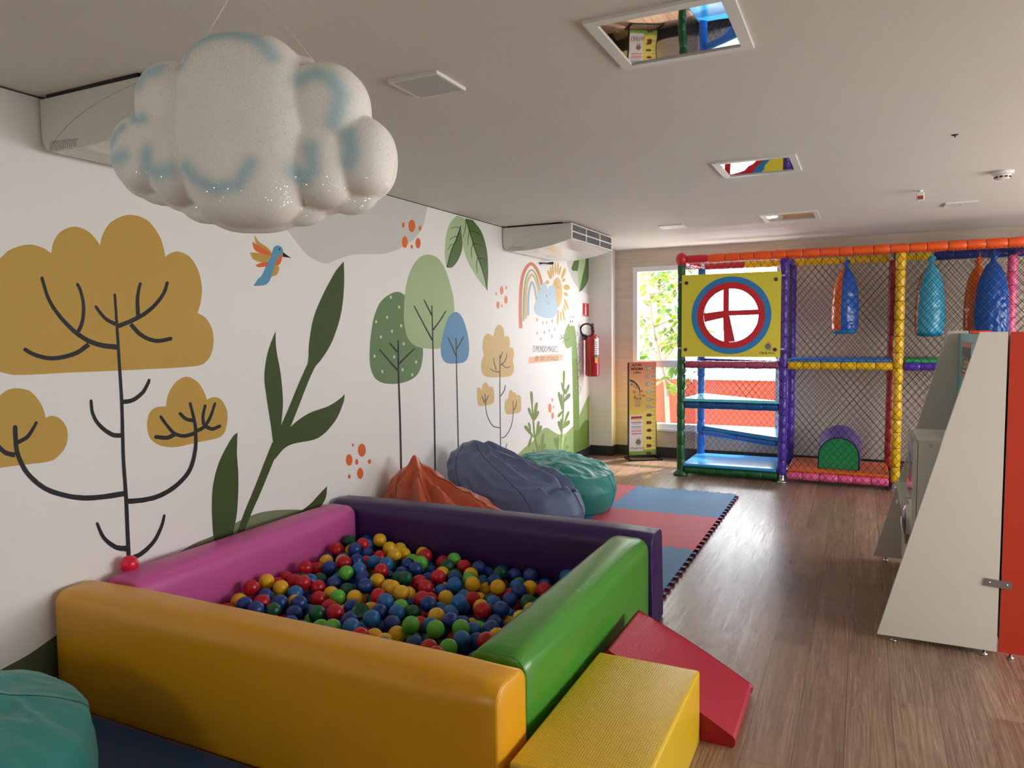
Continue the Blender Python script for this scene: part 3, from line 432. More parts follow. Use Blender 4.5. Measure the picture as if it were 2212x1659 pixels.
  ('leaf_dark',3,"5943 2678 6 -33 9 -39 8 -40 5 -39 -1 -34 -7 -28 -13 -24 -15 -22 -17 -20 -17 -19 -18 -19 -20 -17 -21 -16 -19 -14 -18 -11 -17 -8 -15 -6 -14 -4 -13 -2 -13 -2 -12 -1 -11 0 -10 1 -10 2 -8 0 14 28 15 30 16 33 20 35 23 38 30 43 36 48 38 50 37 48"),
  ('leaf_light',2,"5927 2762 4 -23 4 -27 4 -29 5 -29 6 -29 5 -28 6 -30 6 -29 8 -29 11 -28 15 -26 17 -27 19 -26 21 -24 22 -24 23 -22 24 -21 26 -20 27 -19 27 -19 29 -20 30 -19 31 -19 30 -17 27 -15 24 -13 21 -10 20 -9 18 -8 17 -8 0 18 1 19 1 21 -2 24 -6 28 -8 34 -11 38 -14 41 -17 42 -21 40 -27 40 -33 41 -35 40 -34 39 -30 35 -26 32 -24 31 -22 28 -20 26 -19 23"),
  ('leaf_dark',3,"6045 2761 134 4 31 -15 37 -16 38 -18 37 -20 32 -24 27 -27 23 -30 21 -33 17 -34 15 -35 11 -37 7 -38 4 -40 2 -37 2 -33 0 -28 -1 -24 -3 -22 -3 -21 -3 -21 -3 -21 -4 -21 -4 -20 -4 -18 -4 -17 -8 21 -10 25 -11 26 -11 26 -12 24 -13 22 -13 21 -14 20 -15 22 -18 24 -21 26 -24 30 -24 30 -24 29 -22 29 -18 26 -17 26 -16 25 -15 26 -17 26 -17 29 -19 30 -18 30 -17 28"),
  ('branch',4,"5938 2681 -11 -19 -13 -22 -13 -23 -14 -24 -14 -23 -14 -20 -15 -18 -16 -15 -16 -15 -17 -16 -16 -17 -16 -21 -16 -25 -16 -28 -15 -30 -15 -29 -14 -28 -13 -24 1 -3 5 -1 6 0 3 3 13 24 14 28 15 30 15 29 16 28 15 25 16 20 16 17 16 15 17 15 16 16 16 19 14 21 15 22 14 24 13 23 13 22 11 20"),
  ('branch',4,"6037 2759 13 -21 13 -23 15 -24 15 -26 16 -24 14 -24 14 -22 13 -22 13 -21 13 -21 14 -21 16 -22 18 -24 19 -25 21 -25 20 -24 19 -24 17 -23 15 -20 14 -18 12 -17 11 -17 11 -18 10 -18 10 -19 10 -21 9 -21 8 -21 8 -19 7 -18 4 -2 7 0 6 2 2 3 -8 17 -7 20 -9 20 -9 22 -10 21 -10 19 -10 19 -11 17 -12 17 -12 18 -13 18 -15 21 -18 22 -19 24 -21 25 -20 25 -20 24 -17 24 -16 22 -14 21 -13 21 -13 22 -14 21 -13 22 -15 24 -15 25 -15 25 -15 25 -14 23 -12 20"),
  ('branch',4,"5927 2659 -10 1 -10 1 -11 2 -12 1 -13 0 -14 -1 -16 -3 -16 -4 -17 -5 -17 -5 -15 -4 -14 -4 -2 -1 0 -2 2 -1 3 0 13 4 16 5 17 4 16 5 16 4 13 2 12 0 12 0 10 -1 11 -2 10 -2 9 -1"),
  ('branch',4,"5885 2581 -12 -2 -15 -2 -15 -3 -16 -3 -15 -3 -14 -4 -12 -5 -11 -6 -10 -6 -10 -6 -8 -6 -8 -5 -1 -1 1 -1 3 -1 2 1 9 5 9 6 9 6 10 5 10 5 11 5 13 3 14 3 15 2 15 3 15 2 12 2"),
  ('branch',4,"5823 2508 -10 -2 -11 -3 -11 -3 -13 -3 -12 -5 -11 -5 -10 -7 -10 -7 -9 -9 -9 -8 -8 -7 -7 -7 -1 -2 2 -1 3 0 2 1 8 7 9 8 8 8 10 8 9 7 10 6 10 4 11 4 11 3 11 2 12 3 10 2"),
  ('branch',4,"6029 2742 1 -9 1 -10 1 -11 1 -12 -1 -12 -3 -13 -6 -14 -8 -16 -9 -17 -9 -17 -10 -15 -7 -14 0 -1 3 -1 3 1 2 1 8 14 9 15 10 17 10 17 9 16 6 15 3 13 2 13 0 12 -1 11 -1 10 0 9"),
  ('branch',4,"6103 2671 -3 -10 -3 -11 -4 -12 -4 -12 -3 -13 -4 -13 -3 -13 -2 -15 -3 -15 -3 -15 -2 -13 -2 -12 1 -2 3 0 3 1 1 1 3 12 3 14 3 15 3 15 3 14 4 14 3 13 4 12 5 13 4 11 4 11 3 11"),
  ('branch',4,"6180 2557 -7 -11 -8 -11 -9 -13 -9 -13 -7 -13 -4 -13 -2 -14 0 -15 2 -14 3 -15 2 -13 2 -12 2 -1 3 0 3 1 1 1 -1 12 -3 14 -2 14 -1 15 0 14 2 13 5 13 7 13 9 12 10 13 9 11 7 11"),
  ('branch',4,"6265 2439 -5 -12 -6 -14 -7 -15 -6 -16 -5 -15 -3 -15 0 -14 2 -15 3 -15 3 -14 4 -13 2 -12 2 -1 3 0 3 1 1 1 -2 12 -3 13 -3 15 -2 14 -1 15 0 14 4 14 5 16 6 15 7 15 7 14 5 12"),
  ('branch',4,"6130 2657 13 -1 13 0 14 0 15 0 16 -1 16 -1 18 -2 19 -2 20 -3 20 -3 19 -2 17 -2 3 0 3 1 0 2 -2 1 -16 2 -19 3 -20 3 -20 3 -19 2 -18 2 -17 2 -15 1 -16 0 -14 1 -13 0 -12 1"),
  ('branch',4,"6192 2539 13 1 16 1 16 1 17 1 17 0 17 0 18 -1 19 -2 20 -2 20 -3 18 -2 17 -2 3 0 3 2 0 1 -2 1 -16 2 -19 3 -19 3 -20 2 -19 2 -19 2 -18 0 -18 0 -17 0 -17 -1 -15 -1 -13 0"),
  ('branch',4,"6277 2408 15 2 16 2 17 2 17 2 17 1 16 0 15 -1 16 -3 16 -4 16 -4 15 -4 13 -4 4 0 3 1 1 2 -2 1 -13 4 -14 4 -16 4 -16 5 -17 3 -17 2 -18 0 -18 -1 -19 -1 -17 -2 -16 -2 -14 -2"),
 ]),
 ('painted_tree', 'dark green painted tree with white dots', [
  ('tree_green',2,"4880 2029 -35 -7 -38 -11 -39 -15 -37 -16 -31 -17 -26 -18 -22 -19 -18 -21 -17 -22 -16 -24 -15 -26 -13 -28 -11 -29 -10 -31 -9 -31 -8 -33 -8 -34 -6 -35 -4 -34 -3 -30 -1 -26 0 -24 2 -21 3 -21 6 -19 7 -19 9 -18 11 -16 13 -15 16 -14 18 -11 20 -10 22 -9 25 -7 27 -7 31 -5 35 -4 37 -4 39 -2 37 0 39 0 40 2 40 4 38 5 34 6 30 8 28 9 24 10 22 13 20 14 17 16 14 18 12 19 9 21 8 22 7 22 5 23 3 24 0 26 -3 29 -9 31 -12 35 -16 36 -16 36 -16 35 -15 36 -16 37 -16 35 -17 33 -18 28 -17 21 -17 18 -18 14 -20 11 -21 10 -24 10 -25 9 -26 6 -29 3"),
  ('white_dot',3,"4822 1984 -2 -5 -4 -5 -6 -2 -6 -1 -5 3 -4 4 -1 5 2 6 4 4 5 3 6 0 6 -2 4 -4"),
  ('white_dot',3,"4935 1910 -2 -6 -4 -4 -6 -3 -6 0 -6 2 -4 5 -1 5 1 6 5 4 6 3 6 0 6 -2 3 -4"),
  ('white_dot',3,"4766 1826 -2 -6 -4 -4 -5 -3 -6 0 -6 2 -3 5 -2 5 2 6 4 4 6 3 6 0 5 -3 4 -4"),
  ('white_dot',3,"4620 1790 -1 -5 -4 -5 -5 -2 -6 0 -5 2 -4 4 -1 6 2 5 3 4 6 3 6 0 5 -2 3 -5"),
  ('white_dot',3,"4958 1759 -2 -5 -4 -5 -6 -2 -6 0 -6 2 -4 5 -1 5 1 6 5 5 6 2 6 0 6 -2 4 -5"),
  ('white_dot',3,"4827 1716 -1 -5 -5 -5 -5 -2 -7 0 -5 2 -4 5 -1 5 2 6 4 4 5 3 7 0 5 -3 4 -4"),
  ('white_dot',3,"4676 1673 -1 -6 -4 -4 -6 -2 -6 0 -5 2 -3 5 -1 5 1 5 4 5 5 2 6 0 6 -3 3 -4"),
  ('white_dot',3,"4988 1613 -2 -6 -4 -4 -6 -2 -7 0 -5 2 -4 5 -2 6 2 5 4 5 6 2 7 0 6 -3 4 -4"),
  ('white_dot',3,"4589 1527 -2 -6 -3 -4 -6 -2 -6 0 -5 3 -3 4 -1 6 1 5 4 4 5 2 6 0 5 -2 4 -5"),
  ('white_dot',3,"4849 1511 -1 -6 -5 -4 -5 -2 -7 0 -5 2 -4 5 -1 6 2 5 4 5 5 2 7 0 5 -3 4 -5"),
  ('white_dot',3,"5167 1459 -2 -6 -5 -5 -6 -2 -7 0 -6 3 -4 5 -1 6 1 6 5 4 6 3 7 -1 6 -2 4 -5"),
  ('white_dot',3,"4963 1404 -2 -6 -4 -4 -6 -2 -7 0 -5 3 -4 5 -1 6 1 5 4 5 6 2 7 -1 6 -2 4 -5"),
  ('white_dot',3,"4684 1404 -1 -6 -4 -4 -5 -2 -6 0 -6 3 -3 5 -1 5 1 5 4 5 6 2 6 -1 5 -2 3 -5"),
  ('white_dot',3,"5103 1354 -2 -6 -4 -4 -7 -2 -6 0 -6 3 -4 5 -2 6 2 6 4 4 7 2 6 0 7 -3 4 -5"),
  ('branch',4,"4908 399 0 78 1 88 1 93 1 95 0 93 0 84 -1 80 -1 77 -2 74 -2 70 -2 66 -1 62 0 56 1 52 1 48 1 45 1 41 0 39 -3 4 -8 2 -8 -2 -3 -4 -1 -39 -1 -41 -2 -44 -1 -48 -1 -52 0 -56 1 -61 1 -67 2 -70 1 -73 2 -77 0 -79 0 -84 0 -92 -1 -94 -1 -94 -2 -87 0 -77"),
  ('branch',4,"4892 1406 -19 12 -20 14 -22 15 -22 16 -22 15 -20 14 -21 15 -20 15 -20 15 -20 14 -18 14 -16 12 -6 2 -6 -1 -3 -4 2 -4 15 -12 18 -13 19 -15 19 -15 20 -15 20 -15 20 -15 21 -16 22 -15 21 -15 20 -15 18 -12"),
  ('branch',4,"4892 1553 -9 6 -11 7 -10 8 -11 7 -11 7 -9 7 -9 6 -9 5 -8 6 -7 4 -7 5 -7 4 -6 2 -6 -1 -3 -4 2 -3 6 -5 6 -5 7 -5 8 -5 7 -6 9 -6 9 -7 9 -7 11 -8 10 -8 10 -7 8 -6"),
  ('branch',4,"4907 1448 15 8 17 8 17 10 19 10 19 10 19 10 20 10 21 10 22 11 21 11 20 10 18 9 4 4 -3 4 -7 1 -7 -1 -18 -9 -21 -9 -22 -11 -22 -10 -22 -10 -20 -10 -19 -10 -20 -10 -19 -9 -18 -10 -17 -8 -15 -8"),
 ]),
 ('painted_tree', 'tall pale green painted tree between the dark green and blue ones', [
  ('tree_pale',3,"5377 2368 -30 -4 -29 -5 -29 -7 -28 -10 -28 -13 -27 -15 -26 -18 -26 -20 -24 -22 -22 -25 -21 -28 -19 -31 -18 -33 -16 -34 -14 -34 -10 -36 -8 -37 -6 -38 -4 -36 -4 -32 -2 -28 -2 -24 1 -23 1 -22 4 -22 5 -22 6 -23 8 -22 10 -21 13 -19 16 -17 19 -15 21 -14 24 -12 27 -10 30 -9 33 -7 37 -6 39 -4 41 -3 46 -4 50 -3 51 -1 50 2 45 6 38 11 35 15 31 19 27 21 25 23 20 25 17 28 14 29 10 32 9 31 8 34 5 35 2 35 0 35 -3 34 -7 33 -11 32 -13 31 -15 31 -15 29 -15 30 -17 29 -18 29 -19 26 -21 24 -22 21 -23 20 -24 17 -25 14 -27 12 -29 8 -30 6 -30 3 -31 0"),
  ('branch',4,"5428 318 1 81 1 91 2 98 1 98 1 94 1 85 0 75 0 67 0 63 -1 62 0 64 0 67 -1 75 -1 79 0 81 -1 78 -1 72 0 62 -1 51 -1 43 -1 36 -1 33 -1 29 0 29 -3 4 -7 1 -7 -2 -2 -3 0 -29 0 -30 1 -32 1 -37 0 -42 1 -51 0 -62 0 -71 1 -78 0 -81 0 -79 1 -74 0 -68 0 -63 0 -62 0 -63 -1 -67 0 -74 -1 -84 -2 -94 -1 -98 -2 -97 -1 -91 -2 -80"),
  ('branch',4,"5423 1640 -19 19 -21 22 -23 23 -23 23 -23 24 -24 24 -24 25 -25 27 -25 27 -25 26 -23 24 -20 21 -5 2 -7 0 -4 -3 0 -4 20 -21 22 -25 24 -26 25 -27 24 -26 24 -25 22 -24 23 -25 23 -23 22 -23 20 -22 19 -20"),
  ('branch',4,"5424 1852 -8 9 -10 10 -10 10 -10 11 -10 11 -11 11 -10 11 -12 12 -11 12 -11 11 -11 11 -9 10 -5 2 -7 0 -5 -3 0 -4 9 -10 10 -11 11 -12 10 -12 11 -12 10 -11 10 -11 10 -11 9 -11 10 -11 8 -9 8 -9"),
  ('branch',4,"5435 1718 17 12 19 14 21 14 21 15 21 15 20 15 18 14 18 15 18 15 16 14 16 13 14 12 1 4 -4 4 -8 0 -7 -2 -14 -12 -16 -14 -17 -14 -18 -14 -18 -15 -18 -14 -20 -14 -21 -14 -22 -15 -21 -14 -20 -13 -17 -12"),
 ]),
 ('painted_tree', 'small blue painted tree with a slim trunk', [
  ('tree_blue',4,"5817 1888 -24 -3 -24 -6 -25 -10 -24 -13 -23 -16 -21 -21 -20 -25 -20 -28 -17 -29 -16 -28 -14 -28 -12 -30 -11 -30 -8 -29 -5 -25 -2 -22 1 -20 3 -18 6 -17 9 -14 12 -13 14 -12 18 -10 20 -8 23 -7 27 -4 30 -3 33 -2 34 0 33 0 34 -1 35 0 36 1 32 3 28 6 23 9 20 12 16 15 13 17 10 20 5 24 2 28 -2 29 -4 30 -5 28 -7 26 -9 26 -11 25 -13 24 -13 23 -14 22 -15 21 -16 20 -17 17 -18 15 -19 11 -21 10 -22 7 -22 3"),
  ('branch',5,"5841 359 0 64 0 69 -1 73 0 79 0 83 -1 88 -1 99 -1 112 -1 117 -2 113 -1 101 -1 82 -1 60 0 44 0 33 0 26 0 24 -1 26 -2 3 -6 1 -5 -1 -3 -3 0 -26 0 -24 0 -26 0 -32 0 -45 0 -59 1 -82 1 -101 1 -113 1 -116 1 -112 0 -99 1 -88 0 -82 0 -79 -1 -73 0 -68 0 -64"),
  ('branch',5,"5827 1488 -12 15 -13 16 -13 17 -14 17 -14 16 -12 15 -12 14 -12 13 -11 12 -10 12 -10 10 -9 10 -4 2 -6 0 -4 -2 0 -3 8 -10 10 -11 10 -11 11 -13 11 -13 11 -13 12 -15 13 -17 13 -17 13 -17 13 -16 11 -14"),
  ('branch',5,"5841 1550 10 8 12 8 12 9 12 10 12 9 11 10 11 9 10 9 10 9 9 9 8 9 8 7 1 3 -4 3 -7 0 -4 -2 -9 -7 -9 -9 -9 -8 -10 -10 -11 -9 -10 -8 -11 -9 -13 -10 -12 -9 -13 -9 -11 -8 -11 -7"),
 ]),
 ('painted_tree', 'pale tan painted tree with grey branches near the lettering', [
  ('tan',2,"6717 1776 -19 -1 -20 -5 -19 -8 -17 -9 -16 -12 -13 -14 -11 -18 -10 -19 -9 -19 -8 -15 -20 6 -23 8 -23 8 -24 6 -21 2 -22 -2 -21 -5 -20 -8 -18 -10 -14 -13 -11 -17 -8 -20 -5 -22 -3 -22 -1 -19 2 -17 7 -15 7 -14 6 -14 0 -13 -5 -12 -11 -10 -12 -10 -11 -11 -8 -13 -6 -15 -4 -18 -2 -18 1 -18 5 -17 7 -15 8 -16 13 -14 20 -13 30 -11 44 -9 55 -7 64 -5 65 -4 62 -3 62 -3 65 -2 64 -1 58 1 46 6 32 9 22 14 13 17 8 17 6 16 2 16 -6 16 -8 16 -8 16 -3 16 4 16 8 15 10 16 7 15 2 15 -4 15 -8 16 -10 15 -12 12 -11 9 -12 4 -13 0 -13 -2 -12 -2 -11 -1 1 14 2 16 1 17 0 16 -2 14 -6 12 -7 12 -9 9 -11 8 -12 6 -14 2 -17 -1 -18 -3 -17 -3 -14 -2 -3 15 -2 18 -3 19 -5 17 -9 15 -14 12 -19 11 -20 10 -21 6"),
  ('tan',2,"6383 1206 -12 -3 -13 -6 -13 -7 -12 -8 -10 -8 -6 -8 -4 -9 -2 -9 -2 -9 -2 -7 -14 7 -17 11 -17 9 -15 7 -12 0 -9 -7 -6 -12 -4 -16 -3 -17 -1 -18 0 -18 2 -21 4 -21 5 -19 7 -15 6 -10 6 -6 8 -4 15 -2 25 -2 40 -3 55 -2 60 0 56 2 41 5 23 9 12 13 5 16 1 16 0 17 -1 18 -4 21 -6 21 -9 18 -10 14 -13 7 -16 2 -17 0 -17 -1 -14 0 -7 7 -8 8 -8 8 -8 8 -9 6 -9 6 -10 5 -10 4 -10 3"),
  ('tan',2,"6981 1083 -11 1 -11 -1 -11 -2 -11 -6 -9 -7 -8 -12 -7 -16 -6 -17 -6 -17 -5 -14 -9 0 -11 1 -12 1 -10 -1 -10 -3 -8 -5 -7 -8 -6 -9 -5 -10 -4 -10 -2 -12 -1 -13 0 -14 2 -14 3 -12 6 -11 7 -10 9 -9 11 -8 13 -7 15 -5 17 -3 20 -2 23 -2 29 -1 39 -2 47 -2 50 -1 46 1 35 4 20 7 12 10 5 12 2 13 2 15 3 18 0 20 -2 22 -2 19 -4 16 -6 12 -6 8 -8 7 -9 5 -10 4 -13 2 -15 1 -15 -1 -15 -1 -13 -1 -1 4 -2 4 -2 5 -2 4 -5 4 -6 5 -9 5 -9 4 -9 4 -8 2 -7 1 -7 -1 -6 -1 -6 -2 -5 -1 -7 7 -9 8 -9 8 -10 7"),
  ('bark_grey',3,"6718 335 0 53 0 59 0 63 0 65 0 65 0 65 0 65 0 66 0 67 0 67 0 66 1 64 1 64 1 65 2 63 2 62 2 57 1 52 -3 3 -7 2 -7 -1 -3 -4 -2 -51 -2 -57 -2 -61 -2 -64 -2 -65 -1 -63 -1 -64 0 -66 0 -67 0 -66 0 -67 0 -64 -1 -65 0 -65 0 -65 0 -63 0 -58 0 -53"),
  ('bark_grey',3,"6704 1295 -18 2 -21 2 -21 2 -22 2 -20 2 -18 3 -16 4 -15 5 -15 5 -14 5 -13 5 -12 5 -6 1 -5 -2 -2 -2 4 -3 11 -4 13 -5 14 -6 15 -6 17 -5 17 -5 20 -3 22 -3 22 -3 22 -2 21 -2 18 -2"),
  ('bark_grey',3,"6641 1315 -5 9 -7 10 -8 11 -7 12 -6 11 -6 11 -4 10 -4 11 -3 10 -3 10 -2 10 -3 8 -3 3 -6 1 -6 -1 -1 -3 2 -8 2 -10 2 -10 3 -11 3 -11 4 -10 5 -11 6 -12 7 -11 7 -11 6 -11 5 -9"),
  ('bark_grey',3,"6733 1350 16 6 19 6 21 7 21 8 19 8 16 10 12 12 10 13 7 14 7 14 5 13 6 11 -1 3 -6 2 -6 -1 -4 -2 -6 -11 -7 -13 -6 -13 -8 -14 -10 -12 -11 -10 -15 -9 -18 -8 -20 -7 -20 -7 -20 -6 -17 -6"),
  ('bark_grey',3,"6741 1376 14 -8 16 -9 18 -10 19 -10 19 -9 20 -6 22 -3 21 0 21 1 19 2 18 2 15 1 6 1 1 3 -4 3 -7 1 -16 -1 -19 -2 -18 -2 -18 -1 -17 1 -15 2 -16 5 -17 8 -17 9 -17 10 -16 10 -15 8"),
  ('bark_grey',3,"6728 1416 9 11 10 12 11 14 11 13 10 13 9 11 0 3 -5 2 -6 0 -5 -2 -10 -11 -11 -12 -12 -14 -12 -13 -11 -12 -10 -11"),
  ('bark_grey',3,"6700 716 -26 5 -28 6 -28 5 -28 7 -26 8 -25 12 -23 16 -23 19 -23 21 -20 23 -19 25 -14 26 -11 31 -7 34 -5 36 -3 36 -3 34 -4 30 -2 2 -6 2 -5 -1 -2 -3 3 -29 3 -34 2 -36 5 -36 7 -35 10 -31 15 -27 18 -26 21 -23 23 -22 24 -20 25 -17 27 -14 30 -10 31 -7 30 -6 27 -5 24 -6"),
  ('bark_grey',3,"6375 1004 -8 11 -9 12 -10 12 -10 13 -9 12 -8 10 -4 2 -6 1 -4 -2 0 -2 7 -11 8 -12 9 -12 8 -13 8 -12 7 -10"),
  ('bark_grey',3,"6390 1003 10 9 12 11 12 10 12 11 12 11 10 9 1 3 -4 2 -6 1 -5 -2 -11 -8 -12 -10 -14 -11 -13 -11 -13 -10 -11 -8"),
  ('bark_grey',3,"6733 1035 13 8 15 9 16 9 16 10 15 10 12 9 8 10 5 9 4 10 3 9 2 8 3 7 -2 3 -6 2 -6 0 -4 -2 -3 -8 -3 -8 -3 -8 -4 -9 -5 -9 -8 -9 -12 -8 -14 -10 -16 -9 -17 -9 -15 -9 -14 -8"),
  ('bark_grey',3,"6729 596 13 0 16 0 17 0 19 1 20 3 20 5 20 8 22 11 22 12 22 13 19 14 17 13 14 14 11 14 10 15 7 15 7 15 6 14 6 14 4 14 3 13 2 14 1 14 1 16 1 18 0 19 -1 21 -1 20 0 18 -1 17 -2 2 -6 2 -5 -1 -2 -2 0 -16 1 -19 0 -20 1 -20 0 -20 -1 -17 -2 -16 -2 -14 -2 -14 -3 -13 -4 -13 -5 -14 -7 -14 -7 -14 -8 -15 -9 -14 -11 -14 -14 -13 -16 -13 -20 -14 -21 -12 -22 -12 -21 -10 -19 -7 -17 -5 -17 -2 -17 -1 -16 0 -16 0 -15 0"),
  ('bark_grey',3,"7038 858 7 4 10 5 10 6 10 6 9 7 8 8 6 9 4 11 3 11 3 11 2 11 2 9 -1 3 -5 1 -6 0 -3 -2 -3 -9 -3 -10 -3 -12 -4 -10 -5 -11 -5 -8 -8 -7 -9 -6 -10 -6 -10 -5 -10 -4 -9 -5"),
  ('bark_grey',3,"6833 471 4 7 5 9 5 9 5 10 5 9 4 7 -1 3 -5 2 -5 1 -4 -2 -5 -7 -6 -9 -6 -9 -6 -9 -6 -9 -5 -7"),
  ('bark_grey',3,"6724 1036 11 5 14 6 15 6 14 6 14 8 12 9 9 10 7 12 6 13 6 12 4 12 5 10 -1 2 -5 2 -5 0 -3 -2 -5 -10 -6 -12 -6 -12 -6 -12 -8 -11 -8 -10 -11 -7 -14 -7 -14 -6 -15 -6 -14 -5 -12 -5"),
 ]),
 ('painted_dots', 'orange painted dots, paled by sheen put into the colour, left of the painted rainbow', [
  ('dot_pale',3,"6818 2130 -4 -20 -12 -16 -17 -9 -18 -1 -16 8 -11 15 -3 19 5 20 11 16 17 10 18 1 16 -8 11 -15"),
  ('dot_pale',3,"6906 2160 -3 -8 -6 -7 -8 -4 -9 0 -9 3 -5 6 -2 8 2 8 6 7 9 3 9 1 8 -3 6 -6"),
  ('dot_pale',3,"6666 2088 -2 -8 -5 -7 -6 -3 -8 -1 -6 4 -5 6 -1 7 2 8 5 6 6 4 8 0 6 -3 5 -6"),
  ('dot_pale',3,"6916 2037 -4 -19 -12 -15 -17 -9 -19 0 -16 7 -11 15 -4 18 5 19 11 15 17 9 19 0 16 -7 12 -15"),
  ('dot_pale',3,"6726 1977 -4 -17 -11 -13 -15 -8 -16 0 -14 7 -10 13 -3 16 4 16 10 13 15 8 16 0 15 -7 10 -12"),
  ('dot_pale',3,"6797 1970 -2 -8 -5 -6 -7 -3 -7 0 -7 3 -5 5 -1 8 2 7 5 6 6 3 8 0 7 -3 4 -5"),
 ]),
 ('painted_rainbow', 'four band painted rainbow, paled by sheen put into its bands, under the far air conditioner', [
  ('dot_red',2,"7277 1738 -1 33 -1 37 -1 39 -1 40 0 40 1 40 2 40 3 41 3 42 5 40 6 38 8 35 11 32 11 29 13 28 15 25 17 23 19 21 22 20 24 18 27 17 26 13 22 8 14 4 8 0 16 -2 23 -7 24 -9 24 -11 22 -11 20 -12 17 -13 17 -15 16 -16 14 -16 13 -16 12 -14 9 -16 9 -15 7 -15 7 -14 7 -12 18 -10 32 -1 27 9 7 13 -7 12 -7 15 -7 15 -8 16 -11 16 -12 16 -13 17 -15 17 -17 17 -18 17 -20 15 -23 14 -25 13 -27 12 -30 12 -34 9 -40 6 -48 -3 -43 -10 -37 -14 -34 -17 -32 -19 -29 -22 -25 -22 -21 -24 -19 -25 -16 -27 -14 -28 -12 -31 -11 -33 -9 -35 -6 -39 -5 -41 -4 -41 -3 -41 -3 -40 -1 -40 -1 -40 1 -40 1 -39 1 -36 0 -33"),
  ('rb_green',2,"7325 1817 1 28 0 30 1 33 1 33 2 34 3 33 4 34 5 35 5 35 6 34 7 33 9 28 9 26 11 23 12 21 13 19 14 17 14 16 16 14 16 13 17 11 17 8 15 5 11 3 12 -1 16 -3 19 -6 20 -8 18 -10 17 -10 14 -12 13 -13 12 -16 10 -16 10 -16 9 -15 8 -14 6 -15 5 -14 5 -13 5 -13 4 -12 8 -5 16 0 14 4 4 6 -5 12 -4 12 -5 14 -6 14 -6 15 -9 15 -9 15 -10 16 -11 17 -12 16 -14 15 -16 13 -18 11 -21 11 -22 9 -24 8 -25 4 -28 1 -28 -5 -24 -8 -21 -11 -20 -13 -18 -14 -17 -15 -15 -17 -14 -18 -13 -19 -12 -22 -11 -24 -10 -26 -9 -29 -7 -32 -6 -35 -5 -35 -5 -35 -4 -34 -3 -33 -2 -34 -1 -33 -1 -33 0 -30 -1 -27"),
  ('tan',2,"7395 1842 0 30 0 35 0 36 1 38 1 36 3 33 3 31 5 31 6 30 7 28 7 25 8 23 9 19 10 15 10 14 11 11 12 11 11 10 12 9 12 8 11 7 8 4 4 1 3 -1 11 -3 13 -6 15 -8 13 -10 13 -9 11 -12 11 -13 10 -15 9 -16 9 -15 8 -14 6 -13 5 -13 4 -12 3 -12 3 -12 4 -10 11 -8 23 -1 21 5 7 10 -3 10 -4 12 -3 12 -4 13 -5 13 -7 14 -8 15 -8 15 -10 16 -11 16 -12 15 -13 13 -14 11 -16 11 -17 10 -18 8 -21 6 -25 3 -29 -2 -24 -6 -19 -9 -15 -9 -14 -9 -14 -11 -12 -10 -13 -12 -12 -13 -12 -15 -11 -17 -9 -20 -8 -24 -8 -26 -7 -28 -6 -30 -5 -31 -4 -31 -2 -34 -2 -36 0 -37 -1 -37 0 -34 0 -30"),
  ('rb_blue',2,"7462 1879 1 28 1 32 1 35 2 34 2 32 3 28 4 24 5 21 6 19 6 17 7 16 8 16 9 15 10 16 10 14 11 11 9 7 -5 -1 -14 0 4 -3 10 -7 10 -10 11 -12 9 -11 8 -12 8 -15 8 -15 6 -16 7 -15 5 -14 5 -11 4 -10 3 -10 2 -9 3 -8 2 -8 11 -7 22 -2 19 5 6 9 -3 8 -2 8 -3 9 -3 10 -4 11 -4 12 -6 13 -6 15 -7 16 -8 17 -8 15 -9 13 -10 13 -11 12 -12 12 -13 9 -18 8 -37 2 -27 -10 -14 -11 -13 -14 -12 -15 -10 -16 -10 -16 -8 -16 -7 -17 -7 -18 -6 -19 -5 -22 -4 -24 -3 -28 -2 -32 -2 -34 -1 -35 -1 -32 -2 -28"),
 ]),
 ('painted_sun', 'tan painted sun with petal rays behind the painted cloud', [
  ('tan',2,"8468 2181 -19 -83 -49 -68 -69 -38 -76 -2 -66 34 -44 63 -15 79 18 80 47 66 67 40 75 5 68 -32 47 -63"),
  ('gold_pale',2,"8097 2318 -20 2 -26 13 -26 20 -22 24 -12 22 -1 18 11 8 20 -2 26 -13 26 -20 22 -24 13 -23 0 -17"),
  ('gold_pale',2,"8133 2329 -16 6 -18 19 -16 28 -11 31 -4 30 4 21 11 9 16 -6 18 -18 16 -28 11 -32 4 -30 -4 -21"),
  ('gold_pale',2,"8185 2350 -15 7 -14 23 -13 34 -7 38 -1 34 6 25 11 10 15 -7 14 -23 13 -34 7 -38 1 -35 -6 -24"),
  ('gold_pale',2,"8247 2389 -13 6 -12 20 -8 29 -2 32 4 30 9 22 13 8 13 -6 12 -20 8 -29 2 -32 -4 -31 -9 -21"),
  ('gold_pale',2,"8307 2384 -12 7 -7 22 0 32 6 35 11 32 15 23 14 9 12 -7 7 -22 0 -32 -6 -36 -11 -32 -15 -23"),
  ('gold_pale',2,"8351 2382 -10 6 -1 17 8 24 16 27 21 24 21 17 18 6 10 -6 2 -17 -9 -25 -16 -27 -21 -24 -21 -16"),
  ('gold_pale',2,"8442 2345 -15 9 1 21 16 29 29 32 36 28 36 20 29 6 15 -9 0 -21 -17 -30 -30 -32 -36 -28 -35 -19"),
  ('gold_pale',2,"8472 2309 -13 5 -3 10 10 12 18 12 25 9 27 5 22 -1 13 -5 3 -10 -10 -12 -19 -12 -25 -9 -26 -5"),
  ('gold_pale',2,"8045 2268 -20 -8 -27 -5 -28 1 -23 5 -14 8 -3 10 9 10 20 9 26 4 28 0 24 -5 15 -8 3 -11"),
  ('gold_pale',2,"8726 2249 -19 -15 -37 -12 -49 -6 -50 1 -41 7 -25 12 -4 15 18 15 36 12 48 6 50 0 42 -7 26 -13"),
